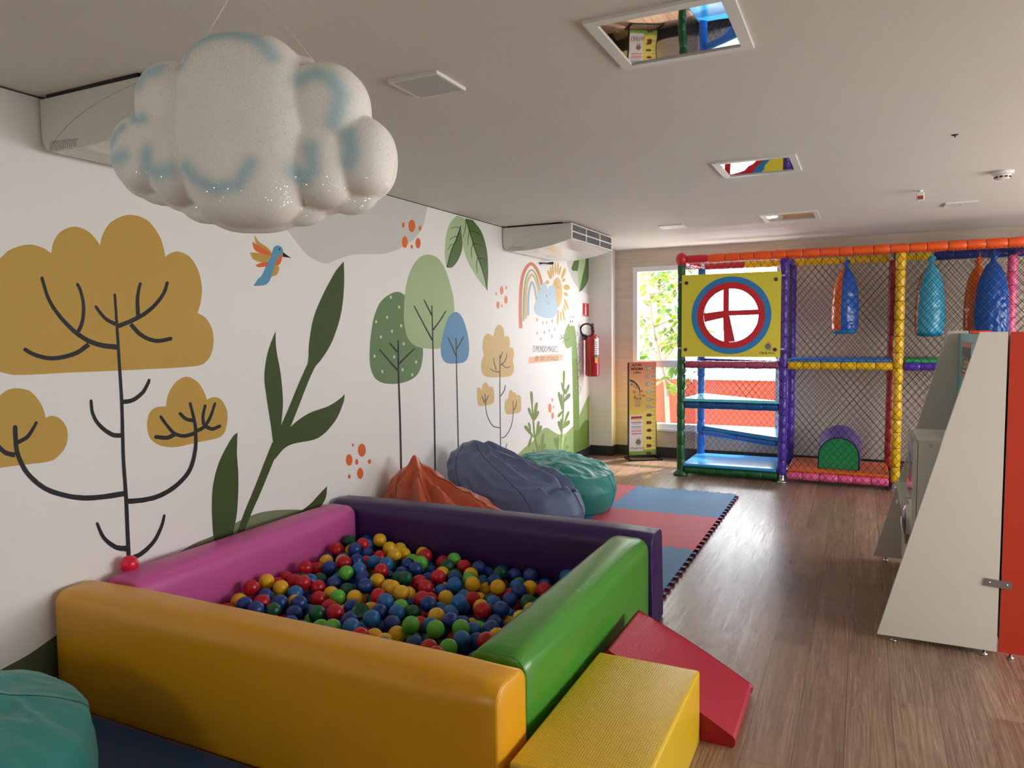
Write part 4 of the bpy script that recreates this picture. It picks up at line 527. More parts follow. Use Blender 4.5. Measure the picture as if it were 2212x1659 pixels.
  ('gold_pale',2,"8641 2141 -24 -4 -29 1 -30 6 -23 10 -13 12 0 11 13 8 24 4 30 -1 29 -6 24 -10 13 -12 0 -11"),
  ('gold_pale',2,"8672 1974 -25 4 -35 16 -38 26 -33 29 -22 28 -7 21 10 10 24 -4 34 -16 38 -25 33 -30 23 -28 7 -22"),
  ('gold_pale',2,"8567 1945 -16 4 -18 12 -17 18 -12 21 -4 19 3 14 11 6 16 -3 19 -12 16 -18 12 -21 5 -20 -4 -14"),
  ('gold_pale',2,"8540 1823 -18 7 -22 23 -23 34 -18 37 -10 35 -1 24 10 10 17 -8 22 -22 23 -33 18 -38 11 -35 1 -25"),
  ('gold_pale',2,"8421 1822 -13 6 -13 17 -9 25 -4 27 2 25 7 18 12 6 13 -5 13 -17 9 -25 4 -27 -2 -26 -7 -17"),
  ('gold_pale',2,"8300 1776 -13 10 -7 27 -1 40 6 43 12 39 16 27 15 10 13 -10 8 -27 1 -39 -7 -44 -12 -39 -15 -27"),
  ('bark_grey',3,"8223 2291 2 -2 3 -4 2 -3 3 -3 3 -3 4 -2 6 -1 7 -1 5 1 5 1 5 0 3 1 4 1 1 2 -2 1 -5 0 -4 0 -4 -1 -5 -1 -3 0 -2 0 -2 0 -2 2 -3 2 -3 3 -2 3 -3 3 -2 3"),
  ('bark_grey',3,"8315 2244 2 -3 1 -3 2 -4 2 -3 2 -3 4 -2 8 -1 6 1 6 1 4 2 4 1 4 1 2 2 -1 2 -4 0 -4 0 -4 -1 -4 -2 -4 -1 -4 -1 -1 -1 1 0 -2 1 -2 3 -1 3 -2 3 -2 3 -1 3"),
  ('bark_grey',3,"8269 2254 4 -2 4 -3 4 -3 4 -3 4 -3 3 -2 4 -1 4 0 3 1 0 2 -4 3 -4 2 -4 3 -4 3 -4 3 -3 2"),
 ]),
 ('painted_cloud', 'pale blue painted cloud with raindrops in front of the sun', [
  ('cloud_blue',4,"7797 2222 9 11 9 9 11 8 11 7 14 6 15 4 18 3 19 1 18 -1 16 -3 13 -6 11 -10 10 -11 8 -12 7 -9 6 -7 4 -6 2 -6 3 -5 2 -5 7 8 6 10 8 10 10 10 12 7 17 6 21 5 22 4 22 1 20 -1 18 -3 17 -7 17 -8 15 -11 12 -12 10 -14 7 -18 6 -19 5 -18 5 -17 5 -13 3 -12 3 -12 3 -11 4 -12 5 -13 6 -14 6 -13 4 -15 1 -15 -2 -17 -2 -20 -6 -19 -9 -18 -13 -15 -19 -11 -22 -10 -26 -7 -29 -6 -32 -5 -35 -4 -39 -3 -41 -1 -42 0 -44 2 -47 3 -51 5 -51 6 -47 7 -38 7 -28 6 -22 7 -17 8 -14 8 -10 10 -8 13 -5 15 -1 16 1 16 4 14 8 13 13 11 15 12 14 11 13 12 10 14 8 15 8 14 8 14 9 11 10 7 11 5 11 3 11 5 10 7 7 12 6 14 6 15 6 15"),
  ('bark_grey',5,"7961 2107 1 4 2 4 2 5 2 4 2 3 -2 0 -4 0 2 -2 2 -4 2 -4 2 -4 2 -3 3 -1 4 0 3 1 1 2 -2 3 -2 4 -2 4 -3 3 -2 3 -9 2 -5 -3 -3 -3 -2 -5 -2 -4 -1 -5 -2 -3"),
  ('bark_grey',5,"8051 2136 3 2 4 3 3 3 4 3 2 1 -2 0 2 -2 3 -3 2 -4 3 -3 2 -3 2 -1 5 0 3 1 1 2 -3 2 -2 4 -2 3 -3 4 -3 2 -7 2 -8 -1 -5 -2 -4 -3 -3 -4 -4 -2 -3 -3"),
  ('bark_grey',5,"8004 2040 2 -2 2 -2 3 -3 3 -3 3 -2 5 -1 8 0 4 2 3 2 3 2 3 2 2 2 0 2 -2 1 -4 0 -4 -1 -2 -2 -3 -2 -2 -2 -3 -2 -1 0 2 0 -2 2 -3 2 -2 3 -3 2 -2 2"),
  ('dot_pale',3,"7693 1837 -2 -10 -4 -7 -7 -5 -8 0 -6 4 -5 8 -1 9 2 10 5 7 6 5 8 0 6 -4 5 -8"),
  ('rb_blue',3,"7863 1801 -2 -10 -5 -8 -7 -4 -8 0 -6 4 -5 8 -1 10 1 9 5 8 7 4 8 0 7 -4 5 -8"),
  ('bark_pale',3,"7978 1805 -2 -10 -6 -8 -7 -4 -8 0 -7 4 -4 8 -2 10 2 9 5 8 7 5 8 0 7 -5 5 -7"),
  ('dot_pale',3,"8150 1829 -2 -10 -5 -8 -8 -4 -8 0 -7 4 -5 8 -2 10 2 9 6 8 7 5 8 0 8 -4 4 -8"),
  ('rb_blue',3,"7698 1682 -2 -9 -4 -8 -7 -4 -8 0 -6 5 -5 7 -1 10 2 9 4 8 7 4 8 0 6 -4 5 -8"),
  ('dot_pale',3,"7904 1690 -2 -10 -5 -8 -7 -4 -7 0 -7 4 -5 8 -2 10 2 10 5 7 7 4 8 0 7 -4 5 -8"),
  ('rb_blue',3,"8056 1711 -2 -9 -5 -8 -7 -5 -8 1 -7 4 -5 8 -2 10 2 9 5 8 8 5 8 0 7 -5 5 -8"),
  ('bark_pale',3,"8222 1729 -2 -10 -5 -8 -8 -5 -8 0 -7 5 -5 8 -2 10 2 10 6 8 7 4 8 0 8 -4 5 -8"),
  ('bark_pale',3,"7803 1614 -2 -10 -5 -7 -7 -4 -8 0 -6 4 -5 8 -1 9 2 10 4 7 7 5 8 0 7 -5 4 -8"),
  ('dot_pale',3,"8137 1644 -2 -9 -5 -8 -8 -5 -8 0 -7 5 -5 8 -1 10 2 10 5 8 7 4 8 0 8 -5 5 -8"),
 ]),
 ('painted_leaves', 'painted leaves in the far corner behind the air conditioner', [
  ('cloud_grey',1,"8605 2597 8 -13 8 -14 8 -16 11 -16 14 -18 18 -20 20 -22 23 -23 25 -23 27 -23 26 -22 28 -22 30 -22 33 -21 37 -19 41 -17 44 -16 47 -14 53 -13 58 -13 69 -13 79 -12 83 -11 80 -11 70 -10 44 742 -980 -102"),
  ('leaf_light',2,"9104 2865 -10 -52 -11 -60 -12 -62 -11 -60 -9 -53 -7 -45 -6 -39 -5 -36 -3 -35 -1 -35 3 -36 5 -35 7 -35 7 -33 6 -29 26 26 29 26 31 30 32 40 33 57 35 82 37 102 37 111 36 108 31 92"),
  ('leaf_dark',3,"9356 2891 224 24 -3 -53 -3 -61 -4 -64 -7 -63 -13 -57 -18 -51 -23 -49 -27 -45 -29 -42 -31 -37 -35 -33 -37 -28 -39 -25 -39 -21 -38 -19 -36 -17 -37 -12 -36 -11 -33 -9 -30 -9 22 37 25 41 26 45 26 44 25 41 24 36 23 33 23 32 21 36 18 43 16 53 13 62 12 64 10 62"),
  ('leaf_dark',3,"8969 2851 -14 -43 -16 -48 -16 -51 -18 -48 -18 -41 -22 -32 -25 -27 -25 -23 -19 -20 -10 -16 1 -12 10 -7 15 -4 17 -3 16 -2 14 -1 15 0 15 1 17 2 18 4 20 0 22 -3 22 0 23 11 20 27 20 52 18 72 18 81 16 80 15 66"),
 ]),
 ('painted_hill', 'light green painted hills at the far corner of the wall', [
  ('hill_light',1,"7061 350 30 9 36 9 37 11 37 9 35 9 31 8 29 7 28 6 29 6 31 6 36 7 39 6 39 7 39 8 35 9 32 12 29 14 27 15 27 14 28 11 29 9 30 8 29 5 29 4 29 3 26 0 26 -1 25 -4 26 -5 27 -7 29 -9 29 -12 31 -13 31 -13 33 -13 33 -12 35 -13 36 -12 36 -11 38 -9 40 -7 41 -5 42 -3 43 -2 41 1 41 4 41 8 41 9 38 9 33 8 28 6 25 6 21 5 19 5 18 5 0 -476 -1202 14 -577 108"),
  ('hill_light',1,"9030 575 22 15 25 16 27 17 28 19 28 18 28 20 30 22 30 22 30 21 28 18 26 15 26 15 25 12 24 10 23 8 22 6 21 2 21 0 19 0 17 1 2 -766 -509 19"),
  ('hill_green',3,"9027 388 18 11 19 12 22 13 23 13 24 12 27 10 30 10 31 9 30 7 27 5 22 2 18 0 17 -1 19 -4 22 -4 27 -7 32 -10 32 -11 32 -11 27 -9 6 -369 -705 -32 6 378"),
 ]),
 ('painted_dinosaur', 'long necked green painted dinosaur in the far corner', [
  ('dino',2,"8697 1801 -24 -9 -26 -13 -25 -14 -23 -16 -19 -17 -16 -16 -13 -19 -10 -19 -8 -20 -6 -19 -4 -21 -1 -23 1 -23 4 -20 7 -18 10 -14 15 -12 17 -10 18 -8 19 -5 21 -2 23 1 24 2 22 4 19 3 14 2 11 3 9 4 9 3 7 3 33 -411 0 -14 -1 -14 0 -16 0 -19 0 -23 0 -31 0 -36 0 -38 0 -37 0 -32 219 -19 -2 50 -1 55 -2 59 -3 62 -4 62 -5 65 -5 69 -7 69 -7 67 -8 61 -10 57 -10 54 -11 49 -11 44 -10 37 -10 28 -10 20 -10 14 -10 12 -11 13 -10 12 -10 10 -11 9 -13 7 -16 4 -20 3 -23 1 -26 0 -25 -4"),
  ('dino_neck',2,"8786 1348 208 -8 8 -76 9 -88 9 -92 8 -94 6 -89 4 -86 3 -88 1 -84 1 -80 2 -71 3 -411 -220 -39 -2 128 -2 145 -2 153 -2 151 -4 140 -5 130 -6 127 -7 120 -7 112"),
  ('paint_white',3,"8783 1816 -4 -24 -12 -20 -17 -11 -18 0 -17 11 -11 19 -4 24 5 24 12 19 16 11 19 0 16 -10 12 -19"),
  ('paint_white',3,"8868 1816 -5 -24 -12 -20 -17 -10 -19 0 -17 10 -11 20 -4 24 5 24 12 19 17 11 19 0 16 -10 12 -20"),
  ('branch',4,"8754 1823 -2 -7 -4 -5 -6 -3 -7 0 -6 3 -4 5 -1 7 2 6 4 5 6 3 6 0 6 -3 4 -5"),
  ('branch',4,"8822 1823 -1 -6 -4 -5 -7 -3 -6 0 -6 3 -4 5 -2 6 2 7 4 5 6 3 7 0 6 -3 4 -5"),
  ('branch',4,"8547 1595 21 -4 26 -3 29 0 31 8 32 10 27 10 2 2 -2 1 -4 1 -4 -1 -28 -9 -31 -11 -27 -7 -24 0 -23 3 -21 3"),
  ('branch',4,"8712 1869 9 4 9 4 7 2 6 -1 10 -5 9 -3 4 -1 4 0 2 2 -1 1 -9 4 -11 5 -14 2 -14 -3 -11 -4 -9 -5"),
  ('branch',4,"8800 1872 11 3 12 4 8 1 8 -2 9 -5 9 -4 4 -1 5 0 2 2 -1 1 -9 5 -10 5 -15 4 -16 -2 -13 -4 -12 -4"),
  ('branch',4,"8741 1906 11 -2 13 -1 11 -2 5 0 3 1 0 2 -3 1 -11 2 -13 1 -12 2"),
  ('branch',4,"8834 1892 12 -4 13 -5 11 -4 5 0 4 0 2 2 -2 1 -12 4 -13 5 -11 4"),
  ('branch',4,"8925 1689 28 -3 31 -3 14 -6 -11 -13 -25 -18 -23 -16 -1 -2 4 -1 4 0 4 1 23 16 26 18 11 16 -20 9 -33 3 -29 3"),
  ('branch',4,"8954 1534 35 -3 37 -3 16 -7 -13 -19 -33 -25 -29 -22 0 -2 3 -1 5 0 3 1 30 22 33 26 14 20 -23 11 -41 4 -35 2"),
  ('branch',4,"8981 1370 39 -10 43 -12 21 -13 -17 -21 -39 -24 -36 -22 0 -2 3 -1 5 -1 3 1 36 22 40 25 18 22 -25 17 -45 12 -40 10"),
  ('branch',4,"8996 1196 42 -16 46 -17 23 -18 -19 -20 -43 -21 -39 -18 -1 -2 3 -1 4 -1 4 1 39 18 44 22 21 21 -25 21 -49 18 -42 16"),
  ('branch',4,"8999 984 39 -13 44 -15 22 -17 -13 -21 -33 -23 -31 -21 0 -2 4 -1 4 -1 4 1 30 21 34 24 14 23 -26 19 -45 16 -39 13"),
  ('white_dot',4,"8957 1460 -1 -3 -2 -1 -4 -1 -4 0 -4 1 -2 2 -1 2 1 3 2 1 4 1 4 0 4 -1 2 -2"),
  ('white_dot',4,"8941 1378 -1 -2 -3 -2 -4 -1 -4 1 -3 1 -3 2 -1 2 1 2 3 2 3 1 4 0 4 -1 3 -2"),
  ('white_dot',4,"8955 1296 -1 -2 -3 -2 -3 -1 -5 0 -3 1 -3 2 -1 3 1 2 3 2 4 1 4 0 3 -2 3 -2"),
  ('white_dot',4,"8963 1213 -1 -2 -3 -2 -3 -1 -5 1 -3 1 -3 2 -1 2 1 3 3 1 4 1 4 0 3 -1 3 -2"),
  ('white_dot',4,"8928 1133 -1 -2 -3 -2 -4 -1 -4 1 -3 1 -3 2 -1 2 1 3 3 1 3 1 5 0 3 -1 3 -2"),
  ('white_dot',4,"8961 1049 -1 -2 -3 -2 -4 -1 -4 0 -4 2 -2 2 -1 2 1 3 2 1 4 1 4 0 4 -2 3 -2"),
  ('white_dot',4,"8950 967 -1 -2 -3 -2 -3 -1 -4 1 -4 1 -3 2 -1 3 1 2 3 2 4 0 4 0 4 -1 2 -2"),
  ('weed',3,"8366 1598 13 2 14 2 16 2 15 1 15 2 13 1 14 0 14 0 14 0 14 0 14 -1 12 0 11 1 4 4 -4 4 -10 2 -12 0 -13 0 -15 1 -15 0 -16 1 -16 -1 -17 -1 -16 -1 -17 -2 -15 -2 -14 -1 -13 -2"),
  ('weed',3,"8393 1659 7 -7 7 -8 8 -9 8 -8 7 -8 7 -7 7 -3 10 0 9 2 0 4 -5 7 -7 8 -7 9 -7 8 -6 8 -6 7"),
  ('weed',3,"8493 1554 5 6 6 7 5 8 6 7 6 7 4 6 -1 4 -8 3 -11 0 -7 -3 -5 -6 -7 -7 -6 -8 -7 -7 -6 -7 -6 -6"),
  ('weed',3,"8490 1665 0 -7 -1 -8 0 -8 -1 -9 -1 -8 0 -7 3 -3 10 -2 10 1 5 4 2 7 1 8 2 8 1 9 2 8 1 6"),
 ]),
 ('painted_weed', 'short green painted weed on the light hill', [
  ('weed',3,"7469 1021 5 5 6 2 7 1 8 0 7 -1 7 -1 8 -3 6 -6 6 -8 6 -9 5 -13 2 -17 1 -28 -1 -35 -3 -33 -4 -23 -5 -11 -7 -3 -7 4 -9 12 -11 24 -12 34 -12 35 -8 28 -2 18 0 12 3 9"),
  ('weed',3,"7394 841 2 5 4 3 5 2 7 1 7 0 8 -1 8 -3 10 -4 9 -7 11 -7 11 -11 12 -15 16 -24 18 -31 17 -30 9 -21 1 -10 -4 -4 -9 3 -15 10 -23 20 -30 29 -31 31 -22 23 -12 15 -6 11 -2 8"),
  ('weed',3,"7615 882 10 4 9 2 9 0 8 -1 9 -2 8 -2 6 -5 4 -7 1 -9 0 -11 -3 -14 -10 -20 -19 -29 -27 -37 -27 -36 -20 -23 -14 -11 -10 -2 -6 5 -2 14 4 26 10 39 11 39 11 31 9 19 10 13 10 9"),
  ('weed',3,"7650 786 11 2 12 1 11 -1 9 -1 8 -3 6 -5 4 -5 2 -6 1 -6 -1 -6 -5 -7 -11 -9 -21 -13 -30 -15 -30 -15 -22 -9 -15 -4 -11 1 -5 4 -1 8 6 14 12 20 14 20 13 15 11 9 10 5 11 3"),
  ('weed',3,"7399 676 2 3 4 3 5 1 6 1 6 -1 6 -1 7 -3 7 -3 6 -5 6 -5 6 -6 6 -10 6 -15 6 -19 4 -18 1 -12 -2 -7 -4 -1 -7 2 -9 6 -13 13 -17 18 -16 19 -11 15 -5 9 -2 7 1 5"),
  ('weed',3,"7301 644 -2 6 1 5 4 3 6 2 8 1 10 -1 11 -2 14 -4 14 -5 15 -7 18 -10 22 -15 32 -24 39 -31 36 -31 24 -22 7 -11 -2 -4 -12 2 -21 8 -37 19 -51 28 -51 29 -38 23 -22 14 -12 11 -8 9"),
  ('weed',3,"7675 662 8 3 7 1 7 0 7 -1 6 -1 6 -3 5 -3 3 -6 1 -7 0 -8 -3 -11 -8 -15 -16 -23 -21 -29 -22 -27 -17 -18 -11 -8 -8 -2 -4 4 -1 11 3 21 8 30 10 30 9 24 8 15 8 10 8 7"),
  ('weed',3,"7734 606 13 2 14 0 12 -1 9 -2 8 -4 6 -5 4 -6 0 -6 -2 -7 -5 -7 -9 -9 -18 -11 -32 -15 -44 -18 -43 -17 -31 -11 -20 -4 -12 1 -4 5 3 10 14 17 25 23 27 24 24 18 17 11 16 6 14 4"),
  ('weed',3,"7433 403 -9 -3 -7 0 -8 0 -6 2 -6 2 -6 2 -4 4 -2 6 1 6 1 8 5 9 10 13 19 20 26 24 26 24 20 15 12 7 9 2 4 -5 -1 -10 -7 -19 -13 -26 -14 -28 -13 -21 -11 -13 -9 -9 -9 -6"),
  ('weed',3,"7796 499 8 5 9 2 8 -1 8 -2 8 -1 8 -2 7 -4 5 -8 2 -10 2 -13 -2 -16 -7 -23 -14 -35 -21 -44 -21 -41 -17 -28 -12 -13 -9 -3 -7 6 -3 16 0 31 5 45 6 46 6 36 7 22 8 16 8 10"),
  ('weed',3,"7853 375 12 2 12 0 11 -1 9 -2 8 -4 6 -4 4 -6 1 -6 -1 -6 -2 -6 -7 -8 -14 -10 -26 -13 -35 -17 -35 -15 -26 -9 -17 -4 -10 1 -6 5 1 9 10 15 17 21 20 21 18 16 14 10 12 6 12 3"),
  ('weed',3,"7693 389 4 3 5 1 5 0 5 0 5 -1 5 -2 4 -2 4 -4 4 -6 2 -6 2 -8 0 -11 -3 -17 -5 -21 -6 -21 -5 -13 -5 -7 -5 -1 -5 3 -4 8 -5 15 -5 22 -4 23 -2 17 0 11 2 8 3 5"),
  ('weed',3,"7520 361 4 2 5 2 6 1 5 -1 6 -1 5 -2 6 -3 4 -4 4 -3 3 -4 2 -4 0 -6 -2 -9 -4 -11 -6 -11 -5 -7 -5 -3 -5 -1 -6 2 -5 5 -6 9 -6 12 -5 13 -3 9 0 6 1 4 3 3"),
  ('weed',3,"7493 869 4 -21 4 -23 5 -24 5 -26 5 -28 5 -28 4 -30 4 -32 4 -34 4 -34 5 -33 7 -31 9 -28 11 -27 13 -26 12 -24 10 -24 9 -22 6 -22 4 -21 4 -20 2 -19 3 -18 2 -17 10 -10 22 -6 21 1 7 8 -3 16 -3 18 -4 20 -4 21 -5 22 -7 22 -10 24 -12 24 -13 25 -13 25 -12 27 -9 27 -8 30 -6 33 -5 34 -4 34 -5 33 -5 31 -5 28 -6 28 -6 26 -6 25 -5 23 -5 21"),
 ]),
 ('painted_weed', 'tall green painted weed beside the painted dinosaur', [
  ('weed',3,"8476 1203 6 6 8 2 8 0 7 0 8 -1 8 -1 7 -3 6 -6 5 -9 4 -12 1 -15 -1 -22 -6 -34 -9 -43 -11 -40 -9 -28 -8 -13 -8 -4 -8 5 -6 14 -6 29 -6 42 -4 43 -2 34 1 22 4 15 5 11"),
  ('weed',3,"8404 1060 3 5 4 2 6 0 5 0 6 0 6 0 6 -2 7 -5 6 -5 7 -8 6 -9 7 -14 7 -22 8 -28 6 -27 2 -18 -1 -9 -4 -3 -7 3 -10 9 -14 19 -18 26 -18 28 -12 22 -7 14 -2 10 0 7"),
  ('weed',3,"8636 1019 11 3 10 1 11 0 8 -1 8 -2 7 -4 5 -4 2 -6 1 -6 -1 -6 -5 -9 -12 -11 -22 -17 -31 -20 -30 -20 -24 -13 -15 -5 -10 -1 -6 4 0 9 6 16 14 23 15 24 14 18 11 11 11 7 11 5"),
  ('weed',3,"8649 907 17 1 18 -1 16 -1 13 -3 7 -5 5 -6 2 -6 -2 -7 -3 -6 -5 -6 -10 -7 -21 -8 -37 -10 -50 -12 -50 -11 -36 -6 -22 -1 -14 2 -6 5 4 8 17 14 28 19 32 18 26 14 21 8 17 4 16 2"),
  ('weed',3,"8519 977 5 2 5 2 5 0 6 0 4 -1 6 -1 4 -3 4 -3 2 -3 3 -4 1 -5 -1 -7 -5 -10 -7 -14 -8 -12 -6 -9 -6 -4 -5 -1 -5 2 -4 5 -3 10 -3 14 -2 14 -1 11 1 7 3 4 3 3"),
  ('weed',3,"8297 946 3 6 6 3 7 1 8 0 7 0 9 -1 8 -3 10 -6 9 -9 11 -12 10 -16 12 -23 13 -35 15 -45 13 -43 7 -30 0 -14 -6 -5 -10 5 -14 15 -23 30 -29 44 -29 44 -21 35 -11 23 -5 16 -1 11"),
  ('weed',3,"8397 917 4 4 5 2 6 0 6 -1 6 0 5 -1 6 -2 5 -5 5 -7 5 -10 3 -13 3 -17 1 -28 -1 -35 -2 -34 -2 -23 -4 -11 -6 -3 -6 4 -7 12 -8 24 -11 34 -9 36 -7 28 -2 17 0 13 2 9"),
  ('weed',3,"8331 644 -12 0 -12 1 -11 1 -8 3 -5 3 -3 4 0 5 1 4 3 5 3 4 8 4 15 6 27 7 36 8 37 7 27 4 16 1 10 -2 4 -4 -4 -6 -13 -10 -23 -13 -24 -13 -21 -9 -15 -6 -13 -2 -12 -1"),
  ('weed',3,"8622 679 12 3 10 1 8 -1 8 -2 7 -2 7 -3 4 -4 1 -6 -2 -7 -5 -9 -10 -11 -17 -15 -31 -22 -41 -28 -40 -26 -30 -17 -18 -7 -11 -1 -3 5 4 11 15 21 24 29 28 31 23 24 17 15 15 9 13 7"),
  ('weed',3,"8622 565 18 0 18 -1 17 -3 12 -3 8 -5 4 -7 0 -7 -2 -6 -3 -6 -5 -6 -10 -6 -21 -6 -37 -8 -50 -8 -49 -8 -36 -3 -22 0 -14 3 -5 5 3 8 17 13 28 16 32 16 27 12 20 7 17 2 16 1"),
  ('weed',3,"8282 585 4 6 7 4 8 2 9 1 10 -1 12 -3 12 -4 12 -6 11 -6 11 -8 10 -10 11 -15 11 -24 11 -30 9 -29 4 -20 -3 -9 -8 -3 -12 3 -16 10 -23 20 -30 29 -29 31 -20 23 -10 15 -4 10 1 8"),
  ('weed',3,"8373 612 3 4 5 2 5 0 5 -1 6 0 5 -1 6 -3 5 -4 4 -6 5 -6 3 -10 3 -13 1 -20 0 -25 -1 -25 -2 -16 -4 -8 -5 -2 -6 3 -6 9 -9 17 -10 26 -9 26 -7 20 -2 13 0 9 2 6"),
  ('weed',3,"8151 398 3 6 5 3 8 1 8 0 8 0 9 -2 10 -3 10 -7 11 -8 11 -10 12 -14 12 -20 15 -30 18 -39 15 -37 8 -26 0 -12 -6 -4 -11 5 -15 13 -25 26 -32 38 -32 39 -23 31 -12 19 -6 14 -1 9"),
  ('weed',3,"8253 402 5 5 5 2 7 -1 6 -1 6 0 7 -1 6 -3 6 -6 5 -9 5 -11 4 -14 2 -20 0 -30 -1 -39 -2 -37 -4 -26 -5 -12 -5 -3 -7 5 -8 14 -9 27 -11 38 -10 40 -6 31 -2 20 0 14 3 10"),
  ('weed',3,"8526 372 11 4 10 2 10 -2 9 -1 9 -2 8 -3 7 -5 3 -7 1 -10 -1 -11 -6 -16 -13 -20 -25 -31 -33 -38 -33 -36 -25 -25 -17 -10 -11 -3 -6 7 0 14 8 28 14 41 18 41 15 33 13 20 12 14 11 9"),
  ('weed',3,"8564 259 15 1 16 -1 14 -2 11 -3 8 -4 6 -6 4 -6 -1 -7 -1 -6 -4 -6 -9 -7 -18 -8 -34 -11 -45 -13 -44 -11 -33 -7 -21 -1 -13 1 -5 6 2 8 14 14 24 20 27 19 23 14 18 8 16 5 15 2"),
  ('weed',3,"8155 228 2 4 3 5 5 4 7 2 10 0 14 -3 14 -4 12 -4 10 -3 9 -2 8 -4 7 -6 7 -9 6 -13 5 -12 0 -8 -4 -5 -7 -2 -11 1 -13 3 -18 8 -24 11 -22 11 -16 9 -7 6 -1 4 2 3"),
  ('weed',3,"8474 1007 -1 -31 -2 -34 -1 -36 -2 -38 -3 -38 -4 -37 -5 -38 -7 -38 -7 -39 -8 -39 -8 -37 -7 -36 -8 -33 -7 -30 -8 -30 -7 -30 -7 -31 -7 -33 -6 -38 -6 -40 -5 -42 -5 -42 -5 -38 -5 -34 8 -10 22 -7 22 0 10 6 3 35 4 39 4 41 5 43 5 41 5 37 5 34 6 31 7 30 6 30 7 31 6 33 7 36 7 38 6 39 7 39 5 39 5 38 3 38 1 38 1 38 1 37 0 34 1 31"),
 ]),
 ('painted_dots', 'orange painted dots with wall sheen put into their pale colour above the light painted hill', [
  ('dot_pale',3,"8091 777 -5 -24 -16 -18 -21 -9 -24 3 -21 13 -15 21 -4 24 5 24 16 18 21 9 24 -2 21 -13 15 -21"),
  ('dot_pale',3,"8136 872 -3 -9 -6 -7 -10 -4 -10 1 -9 5 -6 9 -2 9 2 10 7 7 9 4 10 -1 9 -5 7 -9"),
  ('dot_pale',3,"8171 782 -2 -7 -5 -6 -7 -3 -8 1 -7 4 -4 7 -2 8 2 7 5 6 7 3 8 -1 7 -4 5 -7"),
  ('dot_pale',3,"8163 678 -4 -17 -12 -13 -18 -6 -19 2 -17 10 -11 15 -4 18 5 18 12 13 17 6 19 -2 17 -10 11 -16"),
 ]),
 ('painted_lettering', 'grey hand lettering on a salmon brush stroke', [
  ('swash',2,"7443 1414 71 2 82 3 90 2 92 2 90 1 94 1 99 0 100 -1 90 -1 75 -1 52 -2 36 -3 25 -4 20 -3 22 -2 -35 -67 -52 0 -55 -1 -60 0 -67 0 -76 0 -92 0 -105 1 -107 0 -98 1 -81 1 -62 0 -50 0 -41 1 -36 0 -35 0"),
 ]),
]
# ------------------------------------------------------------------ the room
H = 2.779; D = 9.62; XR = 7.0; YR = -3.0; ZG = -0.12
wallpaint = plain('white wall paint', (237, 235, 231), 0.62, spec=0.35, bump=(90, 0.05, 0.002))
ceilpaint = plain('ceiling paint', (224, 220, 213), 0.75, bump=(40, 0.04, 0.002), var=0.05)
alu = plain('white aluminium', (232, 235, 240), 0.35)
glass = mat_glass()
structure('floor', MB().box((-0.12, YR-0.12, -0.12), (XR+0.12, D+0.15, 0)), mat_floor())
structure('ceiling', MB().box((-0.12, YR-0.12, H), (XR+0.12, D+0.15, H+0.15)), ceilpaint)
wall_left = structure('wall_left', MB().box((-0.12, YR, 0), (0, D, H)), wallpaint)
mb = MB(); BX0, BX1, BZ0, BZ1 = 1.4, 2.5, 1.85, 2.6
for (a, b), (c, d) in (((-0.12, BX0), (0, H)), ((BX1, XR+0.12), (0, H)), ((BX0, BX1), (0, BZ0)), ((BX0, BX1), (BZ1, H))): mb.box((a, YR-0.12, c), (b, YR, d))
structure('wall_rear', mb, wallpaint)  # its window opening is added to light the sides facing the camera
# back wall with the window opening
WX0, WX1, WZ0, WZ1 = 0.568, 2.455, 0.39, 2.543
mb = MB()
for lo, hi in (((0, 0), (WX0, H)), ((WX1, 0), (XR, H)), ((WX0, 0), (WX1, WZ0)), ((WX0, WZ1), (WX1, H))):
    mb.box((lo[0], D, lo[1]), (hi[0], D+0.15, hi[1]))
structure('wall_back', mb, mat_woodtile())
structure('wall_corner', MB().box((0, 9.45, 0), (0.318, D, H)), wallpaint)
black = plain('charcoal skirting', (46, 45, 46), 0.45)
structure('baseboard_left', MB().box((0, YR, 0), (0.012, 9.45, 0.115)), black)
structure('baseboard_corner', MB().box((0.012, 9.438, 0), (0.318, 9.45, 0.135)).box((0.318, 9.438, 0), (0.33, D-0.012, 0.135)), black)
structure('baseboard_back', MB().box((0.33, D-0.012, 0), (XR, D, 0.135)), black)
structure('trim_1', MB().box((0, YR, H-0.006), (0.004, D, H)), plain('shadow gap', (70, 68, 66), 0.8))
# window frames
def window_frame(name, bars, panes, label):
    mb = MB()
    for lo, hi in bars: mb.box(lo, hi)
    w = structure(name, mb, alu); w['label'] = label
    for lo, hi in panes: structure('pane', MB().box(lo, hi), glass, parent=w)
    return w
y0, y1 = D-0.02, D+0.09; f = 0.062
window_frame('window_1', [((WX0, y0, WZ0), (WX0+f, y1, WZ1)), ((WX1-f, y0, WZ0), (WX1, y1, WZ1)), ((WX0+f, y0, WZ1-f), (WX1-f, y1, WZ1)), ((WX0+f, y0, WZ0), (WX1-f, y1, WZ0+f)),
    ((WX0+f, y0+0.01, 1.206), (WX1-f, y1, 1.299)), ((WX0-0.02, D-0.055, WZ0-0.03), (WX1+0.02, D, WZ0))],
    [((WX0+f, D+0.03, 1.299), (WX1-f, D+0.036, WZ1-f)), ((WX0+f, D+0.03, WZ0+f), (WX1-f, D+0.036, 1.206))], 'white aluminium window in the back wall behind the play structure')
